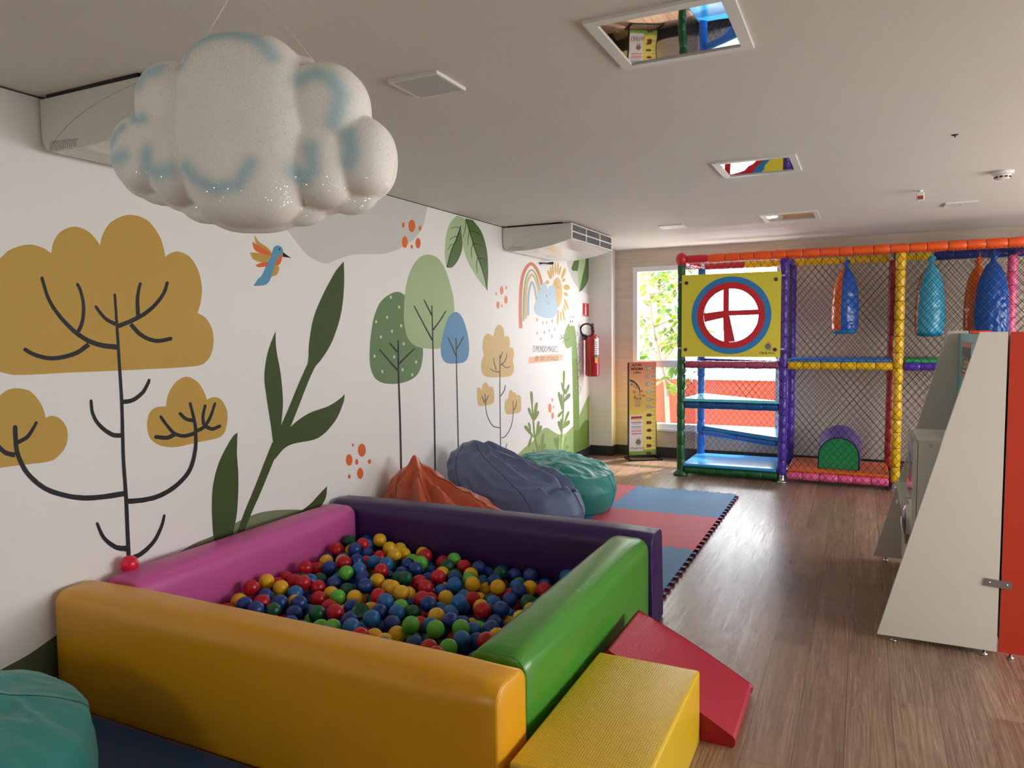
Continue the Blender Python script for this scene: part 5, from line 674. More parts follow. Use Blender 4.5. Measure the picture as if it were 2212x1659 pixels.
# right side wall with a long run of windows
RY0, RY1, RZ0, RZ1 = 1.7, 8.7, 0.75, 2.3
mb = MB()
for (a, b), (c, d) in (((YR, RY0), (0, H)), ((RY1, D), (0, H)), ((RY0, RY1), (0, RZ0)), ((RY0, RY1), (RZ1, H))):
    mb.box((XR, a, c), (XR+0.12, b, d))
structure('wall_right', mb, wallpaint)
bars = []; panes = []; nb = 5; st = (RY1-RY0)/nb
for i in range(nb):
    a = RY0+i*st; b = a+st
    bars += [((XR-0.01, a, RZ0), (XR+0.09, a+0.05, RZ1)), ((XR-0.01, b-0.05, RZ0), (XR+0.09, b, RZ1)), ((XR-0.01, a+0.05, RZ1-0.05), (XR+0.09, b-0.05, RZ1)), ((XR-0.01, a+0.05, RZ0), (XR+0.09, b-0.05, RZ0+0.05))]
    panes.append(((XR+0.04, a+0.05, RZ0+0.05), (XR+0.046, b-0.05, RZ1-0.05)))
window_frame('window_2', bars, panes, 'long run of side windows to the right')

window_frame('window_added', [((BX0, YR-0.09, BZ0), (BX0+0.05, YR+0.01, BZ1)), ((BX1-0.05, YR-0.09, BZ0), (BX1, YR+0.01, BZ1)), ((BX0+0.05, YR-0.09, BZ1-0.05), (BX1-0.05, YR+0.01, BZ1)), ((BX0+0.05, YR-0.09, BZ0), (BX1-0.05, YR+0.01, BZ0+0.05))],
    [((BX0+0.05, YR-0.05, BZ0+0.05), (BX1-0.05, YR-0.044, BZ1-0.05))], 'unseen window added behind the camera for frontal light')

# ------------------------------------------------------------------ outdoors
structure('ground', MB().box((-30, D+0.15, ZG-0.2), (40, 60, ZG)).box((XR+0.12, -30, ZG-0.2), (40, D+0.15, ZG)).box((-30, -30, ZG-0.2), (XR+0.12, YR-0.12, ZG)), plain('pale concrete', (214, 208, 198), 0.9, var=0.12))
og = MB().box((-8, 12.0, ZG), (6.5, 12.18, 0.89)).box((-8, 11.98, 0.89), (6.5, 12.2, 0.93), 1)
structure('wall_garden', og, [plain('orange render', (150, 52, 30), 0.85, var=0.12), plain('pale coping', (225, 215, 205), 0.8)], 'low orange garden wall outside the window')

# ------------------------------------------------------------------ mural painted on the left wall
MC = {'hill_dark': (84, 92, 66), 'hill_grey': (122, 132, 98), 'gold': (196, 158, 74), 'branch': (36, 37, 38), 'plant': (62, 80, 34), 'dot': (226, 106, 46),
      'cloud_grey': (205, 204, 200), 'bird_blue': (92, 152, 186), 'leaf_light': (172, 194, 150), 'leaf_dark': (82, 110, 54), 'tree_green': (104, 132, 88),
      'white_dot': (206, 216, 190), 'tree_pale': (166, 188, 140), 'tree_blue': (96, 146, 184), 'tan': (212, 182, 124), 'bark_grey': (84, 84, 80), 'dot_pale': (228, 140, 104),  # pale tones at the far end have wall sheen put into them
      'dot_red': (214, 128, 96), 'rb_green': (146, 168, 130), 'rb_blue': (160, 182, 200), 'gold_pale': (208, 174, 104), 'cloud_blue': (178, 202, 218), 'bark_pale': (176, 176, 172),
      'hill_light': (152, 176, 112), 'hill_green': (100, 126, 46), 'dino': (132, 157, 90), 'dino_neck': (120, 146, 72), 'paint_white': (240, 240, 234), 'weed': (122, 144, 80), 'swash': (242, 182, 146)}
def paint(k): return plain('paint '+k.replace('_', ' '), MC[k], 0.62, spec=0.35, bump=(90, 0.05, 0.002))
for nm, lb, shapes in MURAL:
    mb = MB(); mats = []
    for ns_, (m, layer, data) in enumerate(shapes):
        if m not in mats: mats.append(m)
        q = [int(k) for k in data.split()]; pts = []; py = pz = 0
        for i in range(0, len(q), 2): py += q[i]; pz += q[i+1]; pts.append((py/1000, pz/1000))
        pts = [(a, min(max(b, 0.117), H-0.007)) for a, b in pts]; pts = [(min(a, 9.437), b) for a, b in pts]
        mb.flat(pts, lambda u, v, L=layer, k=ns_: (0.00028*L+0.000012*k, u, v), mats.index(m))
    if nm == 'painted_lettering':
        mats.append('bark_grey')
        for s, (oy, oz), (w, dz), h, sh in (('O MUNDO M\u00c1GICO', (7.553, 1.468), (0.759, -0.023), 0.095, 0), ('de ser crian\u00e7a', (7.60, 1.352), (0.70, -0.022), 0.085, 0.35)):
            v, fc = text2d(s, width=w, height=h, shear=sh, bold=-0.012)
            mb.add([(0.0019, oy+a, oz+b+dz*a/w) for a, b in v], fc, len(mats)-1)
    o = mb.build(nm, [paint(m) for m in mats], wall_left); o['label'] = lb
# ------------------------------------------------------------------ ball pit bolsters, step, wedge
v_yel = mat_vinyl('amber vinyl', (222, 158, 24), 0.34, stretch=(1, 1, 1)); v_pink = mat_vinyl('pink vinyl', (196, 84, 150), 0.42)
v_purp = mat_vinyl('purple vinyl', (52, 28, 84), 0.38); v_green = mat_vinyl('green vinyl', (70, 138, 44), 0.29, wrinkle=0.22, stretch=(0.8, 3.2, 0.8))
v_step = mat_vinyl('yellow woven vinyl', (222, 182, 34), 0.24, weave=34); v_red = mat_vinyl('red woven vinyl', (168, 28, 52), 0.33, weave=40)
def wr(seed, amp, axis, lo, hi):
    """gathered wrinkles near the ends of a bolster"""
    def fn(p):
        t = (p[axis]-lo)/(hi-lo); e = math.exp(-((t)/0.10)**2)+math.exp(-((1-t)/0.10)**2)+0.25*math.exp(-((t-0.33)/0.08)**2)
        q = Vector(p); w = noise.noise(Vector((q.x*(38 if axis == 0 else 9), q.y*(38 if axis == 1 else 9), q.z*12+seed)))
        if p.z > 0.2: p = p+Vector((0, 0, 1))*(w*amp*e*min(1, (p.z-0.2)*4))
        return p
    return fn
BH = 0.535
def bolster(label, lo, hi, m, axis, seed):
    mb = MB().softbox(lo, hi, r=0.066, rb=0.012, bulge=0.016, nint=26, axis=axis, re=0.016, fn=wr(seed, 0.007, axis, lo[axis], hi[axis]))
    o = mb.build('foam_bolster', m); recentre(o)
    # piped seam round the end faces
    for e, sg in ((hi[axis], -1), (lo[axis], 1)):
        k = 1-axis; a, b = lo[k]+0.006, hi[k]-0.006; r_ = 0.062; zt_ = hi[2]-0.004
        pr = [(a, 0.03), (a, zt_-r_)]+[(a+r_-r_*math.cos(R(90*i/6)), zt_-r_+r_*math.sin(R(90*i/6))) for i in range(1, 7)]+[(b-r_+r_*math.sin(R(90*i/6)), zt_-r_+r_*math.cos(R(90*i/6))) for i in range(0, 7)]+[(b, 0.03)]
        MB().tube([((e+sg*0.012, u, z) if axis == 0 else (u, e+sg*0.012, z)) for u, z in pr], 0.0035, 6).build('seam', m, o)
    return tag(o, label, 'bolster')
bolster('long amber yellow foam bolster closing the front of the ball pit', (0.03, 2.035, 0.0), (2.325, 2.265, BH), v_yel, 0, 1)
bolster('pink foam bolster of the ball pit lying against the mural wall', (0.030, 2.283, 0.0), (0.272, 3.955, BH-0.005), v_pink, 1, 2)
bolster('dark purple foam bolster at the far end of the ball pit', (0.030, 3.975, 0.0), (2.325, 4.215, BH+0.005), v_purp, 0, 3)
bolster('shiny green foam bolster on the right side of the ball pit', (2.07, 2.285, 0.0), (2.305, 3.955, BH), v_green, 1, 4)
o = MB().softbox((2.355, 2.04, 0), (2.79, 2.945, 0.306), r=0.012, rb=0.008, bulge=0.006, nint=14).build('foam_step', v_step)
tag(recentre(o), 'glossy yellow foam block used as a step beside the green bolster', 'foam block')
# wedge: sloping side towards the room
def wedge_shape(p):
    return p
mb = MB(); prof = [(2.385, 0.004), (2.915, 0.004), (2.93, 0.02), (2.932, 0.04), (2.922, 0.055)]
sl = [(2.922+(2.405-2.922)*i/10, 0.055+(0.315-0.055)*i/10+0.010*math.sin(math.pi*i/10)) for i in range(1, 11)]
prof += sl+[(2.392, 0.318), (2.381, 0.308)]
mb.prism(prof, lambda u, v, d: (u, d, v-0.004), 2.955, 3.44)
o = mb.build('foam_wedge', v_red); recentre(o)
bv = o.modifiers.new('soft edges', 'BEVEL'); bv.width = 0.008; bv.segments = 3; bv.limit_method = 'ANGLE'; bv.angle_limit = R(40)
tag(o, 'red foam wedge ramp sloping down to the floor beside the green bolster', 'foam wedge')

# ------------------------------------------------------------------ plastic balls
BR = 0.0435
rng = np.random.default_rng(7)
def target(x, y):
    t = 0.272+0.075*math.exp(-((x-0.45)**2/0.25+(y-3.75)**2/0.18))+0.045*math.exp(-((x-0.4)**2/0.05+(y-2.9)**2/0.1))
    t += 0.02*math.exp(-((x-1.3)**2/0.15+(y-2.9)**2/0.2))-0.02*math.exp(-((x-1.7)**2/0.1+(y-3.6)**2/0.1))
    return t
bx0, bx1, by0, by1 = 0.272+BR+0.020, 2.07-BR-0.02, 2.265+BR+0.018, 3.975-BR-0.02
P = np.zeros((0, 3)); fails = 0
while fails < 260 and len(P) < 2600:
    best = None
    for k in range(10):
        x = rng.uniform(bx0, bx1); y = rng.uniform(by0, by1); z = BR+0.002
        if len(P):
            d2 = (P[:, 0]-x)**2+(P[:, 1]-y)**2; near = d2 < (2*BR)**2
            if near.any(): z = max(z, float((P[near, 2]+np.sqrt((2*BR)**2-d2[near])).max())+0.0004)
        s = z-target(x, y)
        if best is None or s < best[0]: best = (s, x, y, z)
    if best[0] > 0.004: fails += 1; continue
    P = np.vstack([P, best[1:]])
# which balls show: depth buffer seen from the camera, with the bolsters in the way
f_px = 787.8; Mi = np.array(cam.matrix_world.inverted())
Q = np.c_[P, np.ones(len(P))] @ Mi.T; dep = -Q[:, 2]; U = 553+f_px*Q[:, 0]/dep; V = 415-f_px*Q[:, 1]/dep; RR = f_px*BR/dep
buf = np.full((830, 1106), 1e9); idb = np.full((830, 1106), -1)
yy, xx = np.mgrid[0:830, 0:1106]
occl = [((0.03, 2.035, 0), (2.325, 2.265, BH)), ((2.07, 2.285, 0), (2.305, 3.955, BH))]
for i in range(len(P)):
    u0, u1, v0, v1 = int(U[i]-RR[i]), int(U[i]+RR[i])+2, int(V[i]-RR[i]), int(V[i]+RR[i])+2
    if u0 < 0 or v0 < 0 or u1 >= 1106 or v1 >= 830: continue
    a = ((xx[v0:v1, u0:u1]-U[i])**2+(yy[v0:v1, u0:u1]-V[i])**2)/RR[i]**2; z = dep[i]-BR*np.sqrt(np.clip(1-a, 0, 1))
    w = (a < 1) & (z < buf[v0:v1, u0:u1]); buf[v0:v1, u0:u1][w] = z[w]; idb[v0:v1, u0:u1][w] = i
cm = np.array(CAM); vis = np.zeros(len(P), int)
ii = np.argwhere(idb >= 0)
rot = np.array(cam.matrix_world)[:3, :3]
d = np.c_[(ii[:, 1]-553)/f_px, -(ii[:, 0]-415)/f_px, -np.ones(len(ii))] @ rot.T
tt = buf[ii[:, 0], ii[:, 1]]; ok = np.ones(len(ii), bool)
for lo, hi in occl:
    with np.errstate(divide='ignore'):
        t1 = (np.array(lo)-cm)/d; t2 = (np.array(hi)-cm)/d
    tn = np.minimum(t1, t2).max(1); tf = np.maximum(t1, t2).min(1); ok &= ~((tn < tf) & (tn > 0) & (tn < tt))
for k in idb[ii[:, 0], ii[:, 1]][ok]: vis[k] += 1
BALLC = {'navy blue': (28, 62, 136), 'mid blue': (34, 104, 172), 'yellow': (232, 180, 28), 'red': (190, 22, 40), 'dark green': (14, 88, 56), 'light green': (96, 184, 62)}
names = list(BALLC); prob = [0.29, 0.17, 0.22, 0.16, 0.08, 0.08]
cid = rng.choice(6, len(P), p=prob)
bmat = [plain(k+' ball plastic', BALLC[k], 0.30, spec=0.5) for k in names]
def ball_mesh(k, sub=4):
    bm = bmesh.new(); bmesh.ops.create_icosphere(bm, subdivisions=sub, radius=BR); me = bpy.data.meshes.new('ball')
    bm.to_mesh(me); bm.free()
    for p in me.polygons: p.use_smooth = True
    me.materials.append(bmat[k]); return me
bmesh_of = [ball_mesh(k) for k in range(6)]
order = np.argsort(-vis); shown = [i for i in order if vis[i] > 0]
# the crumpled ball: the dark green one nearest to the spot where the photograph shows it
cr = min(shown, key=lambda i: (P[i, 0]-1.02)**2+(P[i, 1]-2.98)**2); cid[cr] = 4
keep = [int(i) for i in shown[:300] if i != cr]
def zone(x, y):
    e = {'along the pink bolster': x-0.268, 'along the purple bolster': 3.975-y, 'along the green bolster': 2.07-x, 'along the yellow bolster': y-2.265}
    k = min(e, key=e.get); return k if e[k] < 0.34 else 'in the middle of the ball pit'
for i in keep:
    o = bpy.data.objects.new('play_ball', bmesh_of[cid[i]]); COL.objects.link(o); o.location = P[i]; o.rotation_euler = tuple(rng.uniform(0, 6, 3))
    zn = zone(P[i, 0], P[i, 1])
    tag(o, f'{names[cid[i]]} plastic ball in the pit {zn}' if 'along' in zn else f'{names[cid[i]]} plastic ball {zn}', 'ball', f'{names[cid[i]]} balls {zn}')
me = bpy.data.meshes.new('play_ball'); bm = bmesh.new(); bmesh.ops.create_icosphere(bm, subdivisions=4, radius=BR)
for v in bm.verts:
    n = v.co.normalized(); t = Vector((0.35, -0.6, 0.72)).normalized(); a = n.dot(t)
    if a > 0.35: v.co -= t*((a-0.35)*0.062)
    v.co += n*0.0035*noise.noise(n*2.1)
bm.to_mesh(me); bm.free(); me.materials.append(bmat[4])
for p in me.polygons: p.use_smooth = True
o = bpy.data.objects.new('play_ball', me); COL.objects.link(o); o.location = P[cr]
tag(o, 'crumpled dark green plastic ball lying caved in among the pit balls', 'ball')
rest = [i for i in range(len(P)) if i not in set(keep) and i != cr]
bm = bmesh.new(); bmesh.ops.create_icosphere(bm, subdivisions=2, radius=BR); tv = [v.co.copy() for v in bm.verts]; tf = [[v.index for v in fc.verts] for fc in bm.faces]; bm.free()
mb = MB()
for i in rest: mb.add([tv_+Vector(P[i]) for tv_ in tv], tf, int(cid[i]), True)
o = mb.build('play_balls', bmat); tag(o, 'deeper plastic balls of mixed colours filling the ball pit', 'balls', None, 'stuff')
# the lone ball on the pink bolster
o = bpy.data.objects.new('play_ball', ball_mesh(3)); o.data.materials[0] = plain('pink red ball plastic', (222, 24, 62), 0.3); COL.objects.link(o); o.location = (0.066, 2.40, BH+BR-0.02)
tag(o, 'pinkish red ball resting on the pink bolster against the mural wall', 'ball')

# ------------------------------------------------------------------ puzzle mats and floor mat
eva_b = plain('blue eva foam', (74, 128, 178), 0.62, bump=(420, 0.25, 0.001)); eva_r = plain('red eva foam', (206, 84, 100), 0.62, bump=(420, 0.25, 0.001))
eva_bd = plain('blue eva edge', (30, 66, 112), 0.6); eva_rd = plain('red eva edge', (150, 38, 52), 0.6)
TS = 1.04; TH = 0.022
def teeth(a, b, horizontal, c, nt=9, amp=0.030):
    """toothed line from a to b at cross position c, same for both neighbours"""
    out = []; st = (b-a)/nt; s = 1
    for i in range(nt):
        t0 = a+i*st
        for t, o in ((0.22, 0), (0.16, 1), (0.52, 1), (0.46, 0)): out.append((t0+st*t, o*amp))
    pts = [(a, 0)]+out+[(b, 0)]
    return [((t, c+o) if horizontal else (c+o, t)) for t, o in pts]
def tile(ix, iy, x0, x1, y0, y1, top, label, cut=False):
    bottom = [(x0, y0), (x1, y0)] if cut else teeth(x0, x1, True, y0)
    right = teeth(y0, y1, False, x1, nt=9 if not cut else 3); topl = teeth(x0, x1, True, y1)[::-1]; left = teeth(y0, y1, False, x0, nt=9 if not cut else 3)[::-1]
    poly = bottom[:-1]+right[:-1]+topl[:-1]+left[:-1]
    g = 0.0006; cx, cy = (x0+x1)/2, (y0+y1)/2
    a, b, da, db = (eva_b, eva_r, eva_bd, eva_rd) if top == 'b' else (eva_r, eva_b, eva_rd, eva_bd)
    mb = MB()
    mb.prism(poly, lambda u, v, d: (u, v, d), TH*0.52, TH, 0, 2); mb.prism(poly, lambda u, v, d: (u, v, d), 0.0, TH*0.52, 1, 3)
    o = mb.build('puzzle_mat', [a, b, da, db]); recentre(o)
    return tag(o, label, 'foam mat')
X1 = 2.235; Y1 = 7.60
cols = [(X1-TS, X1), (X1-2*TS+0.005, X1-TS)]
rows = [(Y1-TS*(i+1), Y1-TS*i) for i in range(3)]
tile(0, 0, *cols[0], *rows[0], 'b', 'blue puzzle foam tile at the far right corner of the mat')
tile(1, 0, *cols[1], *rows[0], 'r', 'red puzzle foam tile beside the teal bean bag')
tile(0, 1, *cols[0], *rows[1], 'r', 'red puzzle foam tile between the two blue ones')
tile(1, 1, *cols[1], *rows[1], 'b', 'blue puzzle foam tile mostly hidden under the slate blue bean bag')
tile(0, 2, *cols[0], *rows[2], 'b', 'blue puzzle foam tile nearest to the purple bolster')
tile(1, 2, *cols[1], *rows[2], 'r', 'red puzzle foam tile under the orange bean bag')
tile(0, 3, *cols[0], 4.245, rows[2][0], 'r', 'short red puzzle foam piece against the purple bolster end', cut=True)
o = MB().softbox((0.03, 0.35, 0), (1.62, 2.0, 0.03), r=0.01, nint=4).build('floor_mat', plain('navy vinyl mat', (30, 66, 112), 0.45)); recentre(o)
tag(o, 'dark blue floor mat under the near teal bean bag', 'mat')

# ------------------------------------------------------------------ bean bags
def bean_bag(label, c, rx, ry, h, apex, m, sm_, seed, fold=0.05, tip=0.10, slump=0.55, zoff=0.0, nseam=6, bend=1.0, ridge=None, rad=0.0, kf=2.0):
    """slumped sack: a round belly on the floor, a loose upper half that leans to its tied end, creased by gravity"""
    NU, NV = 204, 130; cx, cy = c; V = []; F = []
    def sst(a, b, t): t = min(1, max(0, (t-a)/(b-a))); return t*t*(3-2*t)
    def crease(p, s): return 1-2*abs(noise.noise(p*s))
    def surf(u, v):
        ang = 2*math.pi*u
        if v < 0.14: s = v/0.14; r = 0.88*s**0.7; z = 0.004*s*s
        elif v < 0.50: s = (v-0.14)/0.36; r = 0.88+0.12*math.sin(math.pi*0.5*min(1, s*1.5))*(1-0.25*sst(0.6, 1, s)); z = slump*h*s**1.1
        else: s = (v-0.50)/0.50; r = 0.97*((1-tip)*(1-s**1.35)+tip*(1-s**10)); z = slump*h+(1-slump)*h*(s**bend)
        k = sst(0.34, 1.0, v); x = math.cos(ang)*r*rx+apex[0]*k; y = math.sin(ang)*r*ry+apex[1]*k
        lo_ = sst(0.10, 0.24, v); up = sst(0.30, 0.62, v); am = fold*(0.35+0.65*up)*lo_
        p = Vector((x*1.0, y*1.6, z*0.9))+Vector((seed*3.1, seed*1.7, seed))
        w = Vector((noise.noise(p*1.7), noise.noise(p*1.7+Vector((9, 1, 4))), noise.noise(p*1.7+Vector((3, 8, 2)))))*0.35
        n1 = crease(p+w, 1.9); n2 = crease(p+w*1.5+Vector((4, 4, 4)), 4.3); n3 = crease(p+w*2, 9.5); n4 = noise.noise(p*1.2+Vector((7, 7, 7)))
        dd = am*(0.75*n1+0.42*n2*(0.3+0.7*up)+0.08*n3*up+0.55*n4-0.25)
        if rad: n1 = n1*(1-rad)+rad*crease(Vector((math.cos(ang)+seed, math.sin(ang), v*0.35+0.25*n4)), kf)*1.3; n2 = n2*(1-rad)+rad*crease(Vector((math.cos(ang)+w.x*.3, math.sin(ang)+seed, v*0.6)), kf*2.3)
        nrm = Vector((math.cos(ang)*(1-0.45*up), math.sin(ang)*(1-0.45*up), 0.75*up)); q = Vector((x, y, z))+nrm*(dd*(1-0.55*sst(0.85, 1, v)))
        if ridge:
            for (ax_, ay_, bx_, by_, hh, ww) in ridge:
                dx, dy = bx_-ax_, by_-ay_; t = min(1, max(0, ((q.x-ax_)*dx+(q.y-ay_)*dy)/(dx*dx+dy*dy))); e = math.hypot(q.x-ax_-t*dx, q.y-ay_-t*dy)
                q.z += hh*max(0, 1-e/(1.7*ww))**1.3*up
        return (cx+q.x, cy+q.y, max(0.003, q.z)+zoff)
    for j in range(NV+1):
        for i in range(NU): V.append(surf(i/NU, j/NV))
    for j in range(NV):
        for i in range(NU): F.append((j*NU+i, j*NU+(i+1) % NU, (j+1)*NU+(i+1) % NU, (j+1)*NU+i))
    tp = [sum(V[NV*NU+i][k] for i in range(NU))/NU for k in range(3)]; V.append(tuple(tp)); k = len(V)-1
    for i in range(NU): F.append((NV*NU+i, NV*NU+(i+1) % NU, k))
    F.append(tuple(range(NU-1, -1, -1)))
    t = thing('bean_bag', label, 'bean bag', (cx, cy, zoff))
    MB().add(V, F, 0, True).build('cover', m, t)
    for sI in range(nseam): MB().tube([Vector(surf(sI/nseam, v/NV)) for v in range(19, NV-6)], 0.0032, 5).build('seam', sm_, t)
    return t
sl_blue = mat_fabric('slate blue nylon', (92, 106, 142), 0.42); or_fab = mat_fabric('rust orange nylon', (190, 82, 42), 0.42)
teal = mat_fabric('teal cotton', (36, 142, 132), 0.45); teal2 = mat_fabric('teal cotton faded', (38, 128, 120), 0.6)
bean_bag('rust orange bean bag with a peaked top behind the purple bolster', (0.62, 4.68), 0.50, 0.38, 0.66, (-0.34, 0.0), or_fab, plain('rust seam', (120, 46, 22), 0.7), 3.0, fold=0.055, tip=0.22, slump=0.36, zoff=0.023, bend=1.05, rad=0.85, kf=1.7, ridge=[(-0.32, 0.0, 0.46, 0.02, 0.05, 0.045), (-0.30, -0.04, 0.34, -0.30, 0.055, 0.04), (-0.30, -0.05, -0.04, -0.38, 0.06, 0.04), (-0.34, -0.05, -0.38, -0.33, 0.05, 0.04), (-0.27, -0.04, 0.14, -0.36, -0.055, 0.035), (-0.28, -0.01, 0.44, -0.15, -0.05, 0.035), (-0.31, -0.06, -0.20, -0.36, -0.045, 0.035)])
bean_bag('slate blue bean bag leaning against the mural wall', (0.76, 5.54), 0.57, 0.40, 0.735, (-0.44, 0.0), sl_blue, plain('slate seam', (50, 58, 84), 0.7), 8.0, fold=0.05, tip=0.10, slump=0.45, zoff=0.023, rad=0.3, kf=1.4, ridge=[(-0.40, -0.05, 0.50, -0.06, 0.045, 0.035), (-0.36, 0.03, 0.46, 0.02, -0.06, 0.03), (-0.34, 0.10, 0.5, 0.12, 0.05, 0.035), (0.34, -0.20, 0.50, 0.22, -0.06, 0.03), (-0.2, -0.12, 0.15, -0.22, 0.022, 0.025)])
bean_bag('far teal bean bag with a creased flat top on the puzzle mat', (0.79, 6.44), 0.52, 0.44, 0.475, (-0.22, 0.10), teal, plain('teal seam', (18, 84, 78), 0.7), 5.0, fold=0.055, tip=0.35, slump=0.72, zoff=0.023)
bean_bag('near teal bean bag cut off at the lower left of the picture', (0.62, 1.20), 0.54, 0.50, 0.50, (-0.05, -0.05), teal2, plain('teal seam', (18, 84, 78), 0.7), 11.0, fold=0.040, tip=0.30, slump=0.66, zoff=0.031, rad=0.6, kf=2.2)
# ------------------------------------------------------------------ hanging glitter cloud
CS = 2.17/1575.61
c0 = Vector((1.718, 1.670, 2.295)); cr_ = Vector((math.cos(R(25.668)), math.sin(R(25.668)), 0)); cup = Vector((0, 0, 1)); cn = Vector((math.sin(R(25.668)), -math.cos(R(25.668)), 0))
cr_ = (cr_-cup*0.0115).normalized()
lobes = [(540, 288, 140, 202, 105, 2.9), (385, 236, 82, 96, 74, 2.2), (313, 334, 68, 82, 62, 2.2), (388, 358, 62, 86, 74, 2.2),
         (708, 238, 88, 96, 78, 2.2), (782, 338, 68, 84, 66, 2.2), (695, 358, 74, 92, 80, 2.2)]
def lobe_mesh(mb, cx, cy, rx, ry, rz, p, grow=0, flat=False):
    NU, NV = 56, 28; V = []; F = []
    def pw(t): return math.copysign(abs(t)**(2/p), t)
    for j in range(NV+1):
        ph = -math.pi/2+math.pi*j/NV
        for i in range(NU):
            th = 2*math.pi*i/NU
            a = pw(math.cos(ph))*pw(math.cos(th))*(rx+grow); b = pw(math.cos(ph))*pw(math.sin(th))*(ry+grow); d = pw(math.sin(ph))*(rz if not flat else 26)
            if not flat and d < 0: d *= 0.35
            q = c0+cr_*((cx-548+a)*CS)+cup*(-(cy-290)*CS+b*CS)+cn*((d-(18 if flat else 0))*CS); V.append(q)
    for j in range(NV):
        for i in range(NU): F.append((j*NU+i, j*NU+(i+1) % NU, (j+1)*NU+(i+1) % NU, (j+1)*NU+i))
    mb.add(V, F, 0, True)
mb = MB()
for L in lobes: lobe_mesh(mb, *L)
for L in lobes+[(345, 390, 60, 40, 0, 2), (440, 430, 60, 40, 0, 2), (640, 430, 60, 45, 0, 2), (750, 400, 60, 50, 0, 2), (430, 150, 40, 40, 0, 2), (650, 160, 40, 40, 0, 2), (755, 280, 50, 40, 0, 2), (335, 280, 40, 40, 0, 2)]: lobe_mesh(mb, L[0], L[1]+4, L[2], L[3], L[4], L[5], grow=6, flat=True)
cl = thing('foam_cloud', 'big white glitter cloud with pale blue airbrushed swirls hanging from the ceiling', 'cloud decoration', c0)
raw = mb.build('cloud_body', mat_cloud(), cl)
rm = raw.modifiers.new('remesh', 'REMESH'); rm.mode = 'VOXEL'; rm.voxel_size = 0.0065
smo = raw.modifiers.new('smooth', 'SMOOTH'); smo.iterations = 7; smo.factor = 0.5
dg = bpy.context.evaluated_depsgraph_get(); me = bpy.data.meshes.new_from_object(raw.evaluated_get(dg)); raw.modifiers.clear(); raw.data = me
nv = len(me.vertices); co = np.empty(nv*3); me.vertices.foreach_get('co', co); co = co.reshape(-1, 3)
pa = co @ np.array(cr_)/CS+548; pb = 290-co[:, 2]/CS; pd = co @ np.array(cn)/CS
swirls = [([(425, 165), (440, 135), (480, 112), (530, 104), (580, 118), (610, 145), (618, 158)], 13), ([(330, 200), (345, 178), (372, 172)], 14), ([(345, 345), (348, 372), (370, 385), (395, 378)], 15),
          ([(255, 350), (275, 352), (298, 345)], 13), ([(432, 375), (460, 405), (500, 422), (545, 415), (575, 375)], 13), ([(670, 200), (700, 185), (735, 200), (752, 230), (745, 265), (735, 285)], 15),
          ([(765, 310), (775, 340), (765, 365)], 17), ([(655, 385), (675, 400), (695, 380), (690, 340)], 16), ([(290, 285), (275, 300), (262, 320)], 10), ([(305, 255), (315, 270), (340, 270)], 9)]
fac = np.zeros(nv)
for pts, w in swirls:
    for (x0, y0_), (x1, y1_) in zip(pts[:-1], pts[1:]):
        dx, dy = x1-x0, y1_-y0_; t = np.clip(((pa-x0)*dx+(pb-y0_)*dy)/(dx*dx+dy*dy), 0, 1)
        dd = np.hypot(pa-x0-t*dx, pb-y0_-t*dy); fac = np.maximum(fac, np.exp(-(dd/(w*1.25))**2))
at = me.attributes.new('airbrush', 'FLOAT', 'POINT'); at.data.foreach_set('value', (fac*0.7*(pd > -10)).astype(np.float32))
for p in me.polygons: p.use_smooth = True
strm = plain('white string', (225, 222, 214), 0.7)
hook = Vector((1.687, 1.683, H-0.012))
MB().tube([hook, Vector((1.5299, 1.5964, 2.5065))-Vector((0, 0, 0.02))], 0.0013, 5).build('string', strm, cl)
MB().tube([hook, Vector((1.8771, 1.7648, 2.5268))-Vector((0, 0, 0.02))], 0.0013, 5).build('string', strm, cl)
MB().lathe([(0.014, 0), (0.014, -0.004), (0.004, -0.006), (0.004, -0.014), (0.006, -0.017), (0, -0.019)], (1.687, 1.683, H), n=12).build('ceiling_hook', plain('white enamel', (225, 225, 220), 0.4), cl)

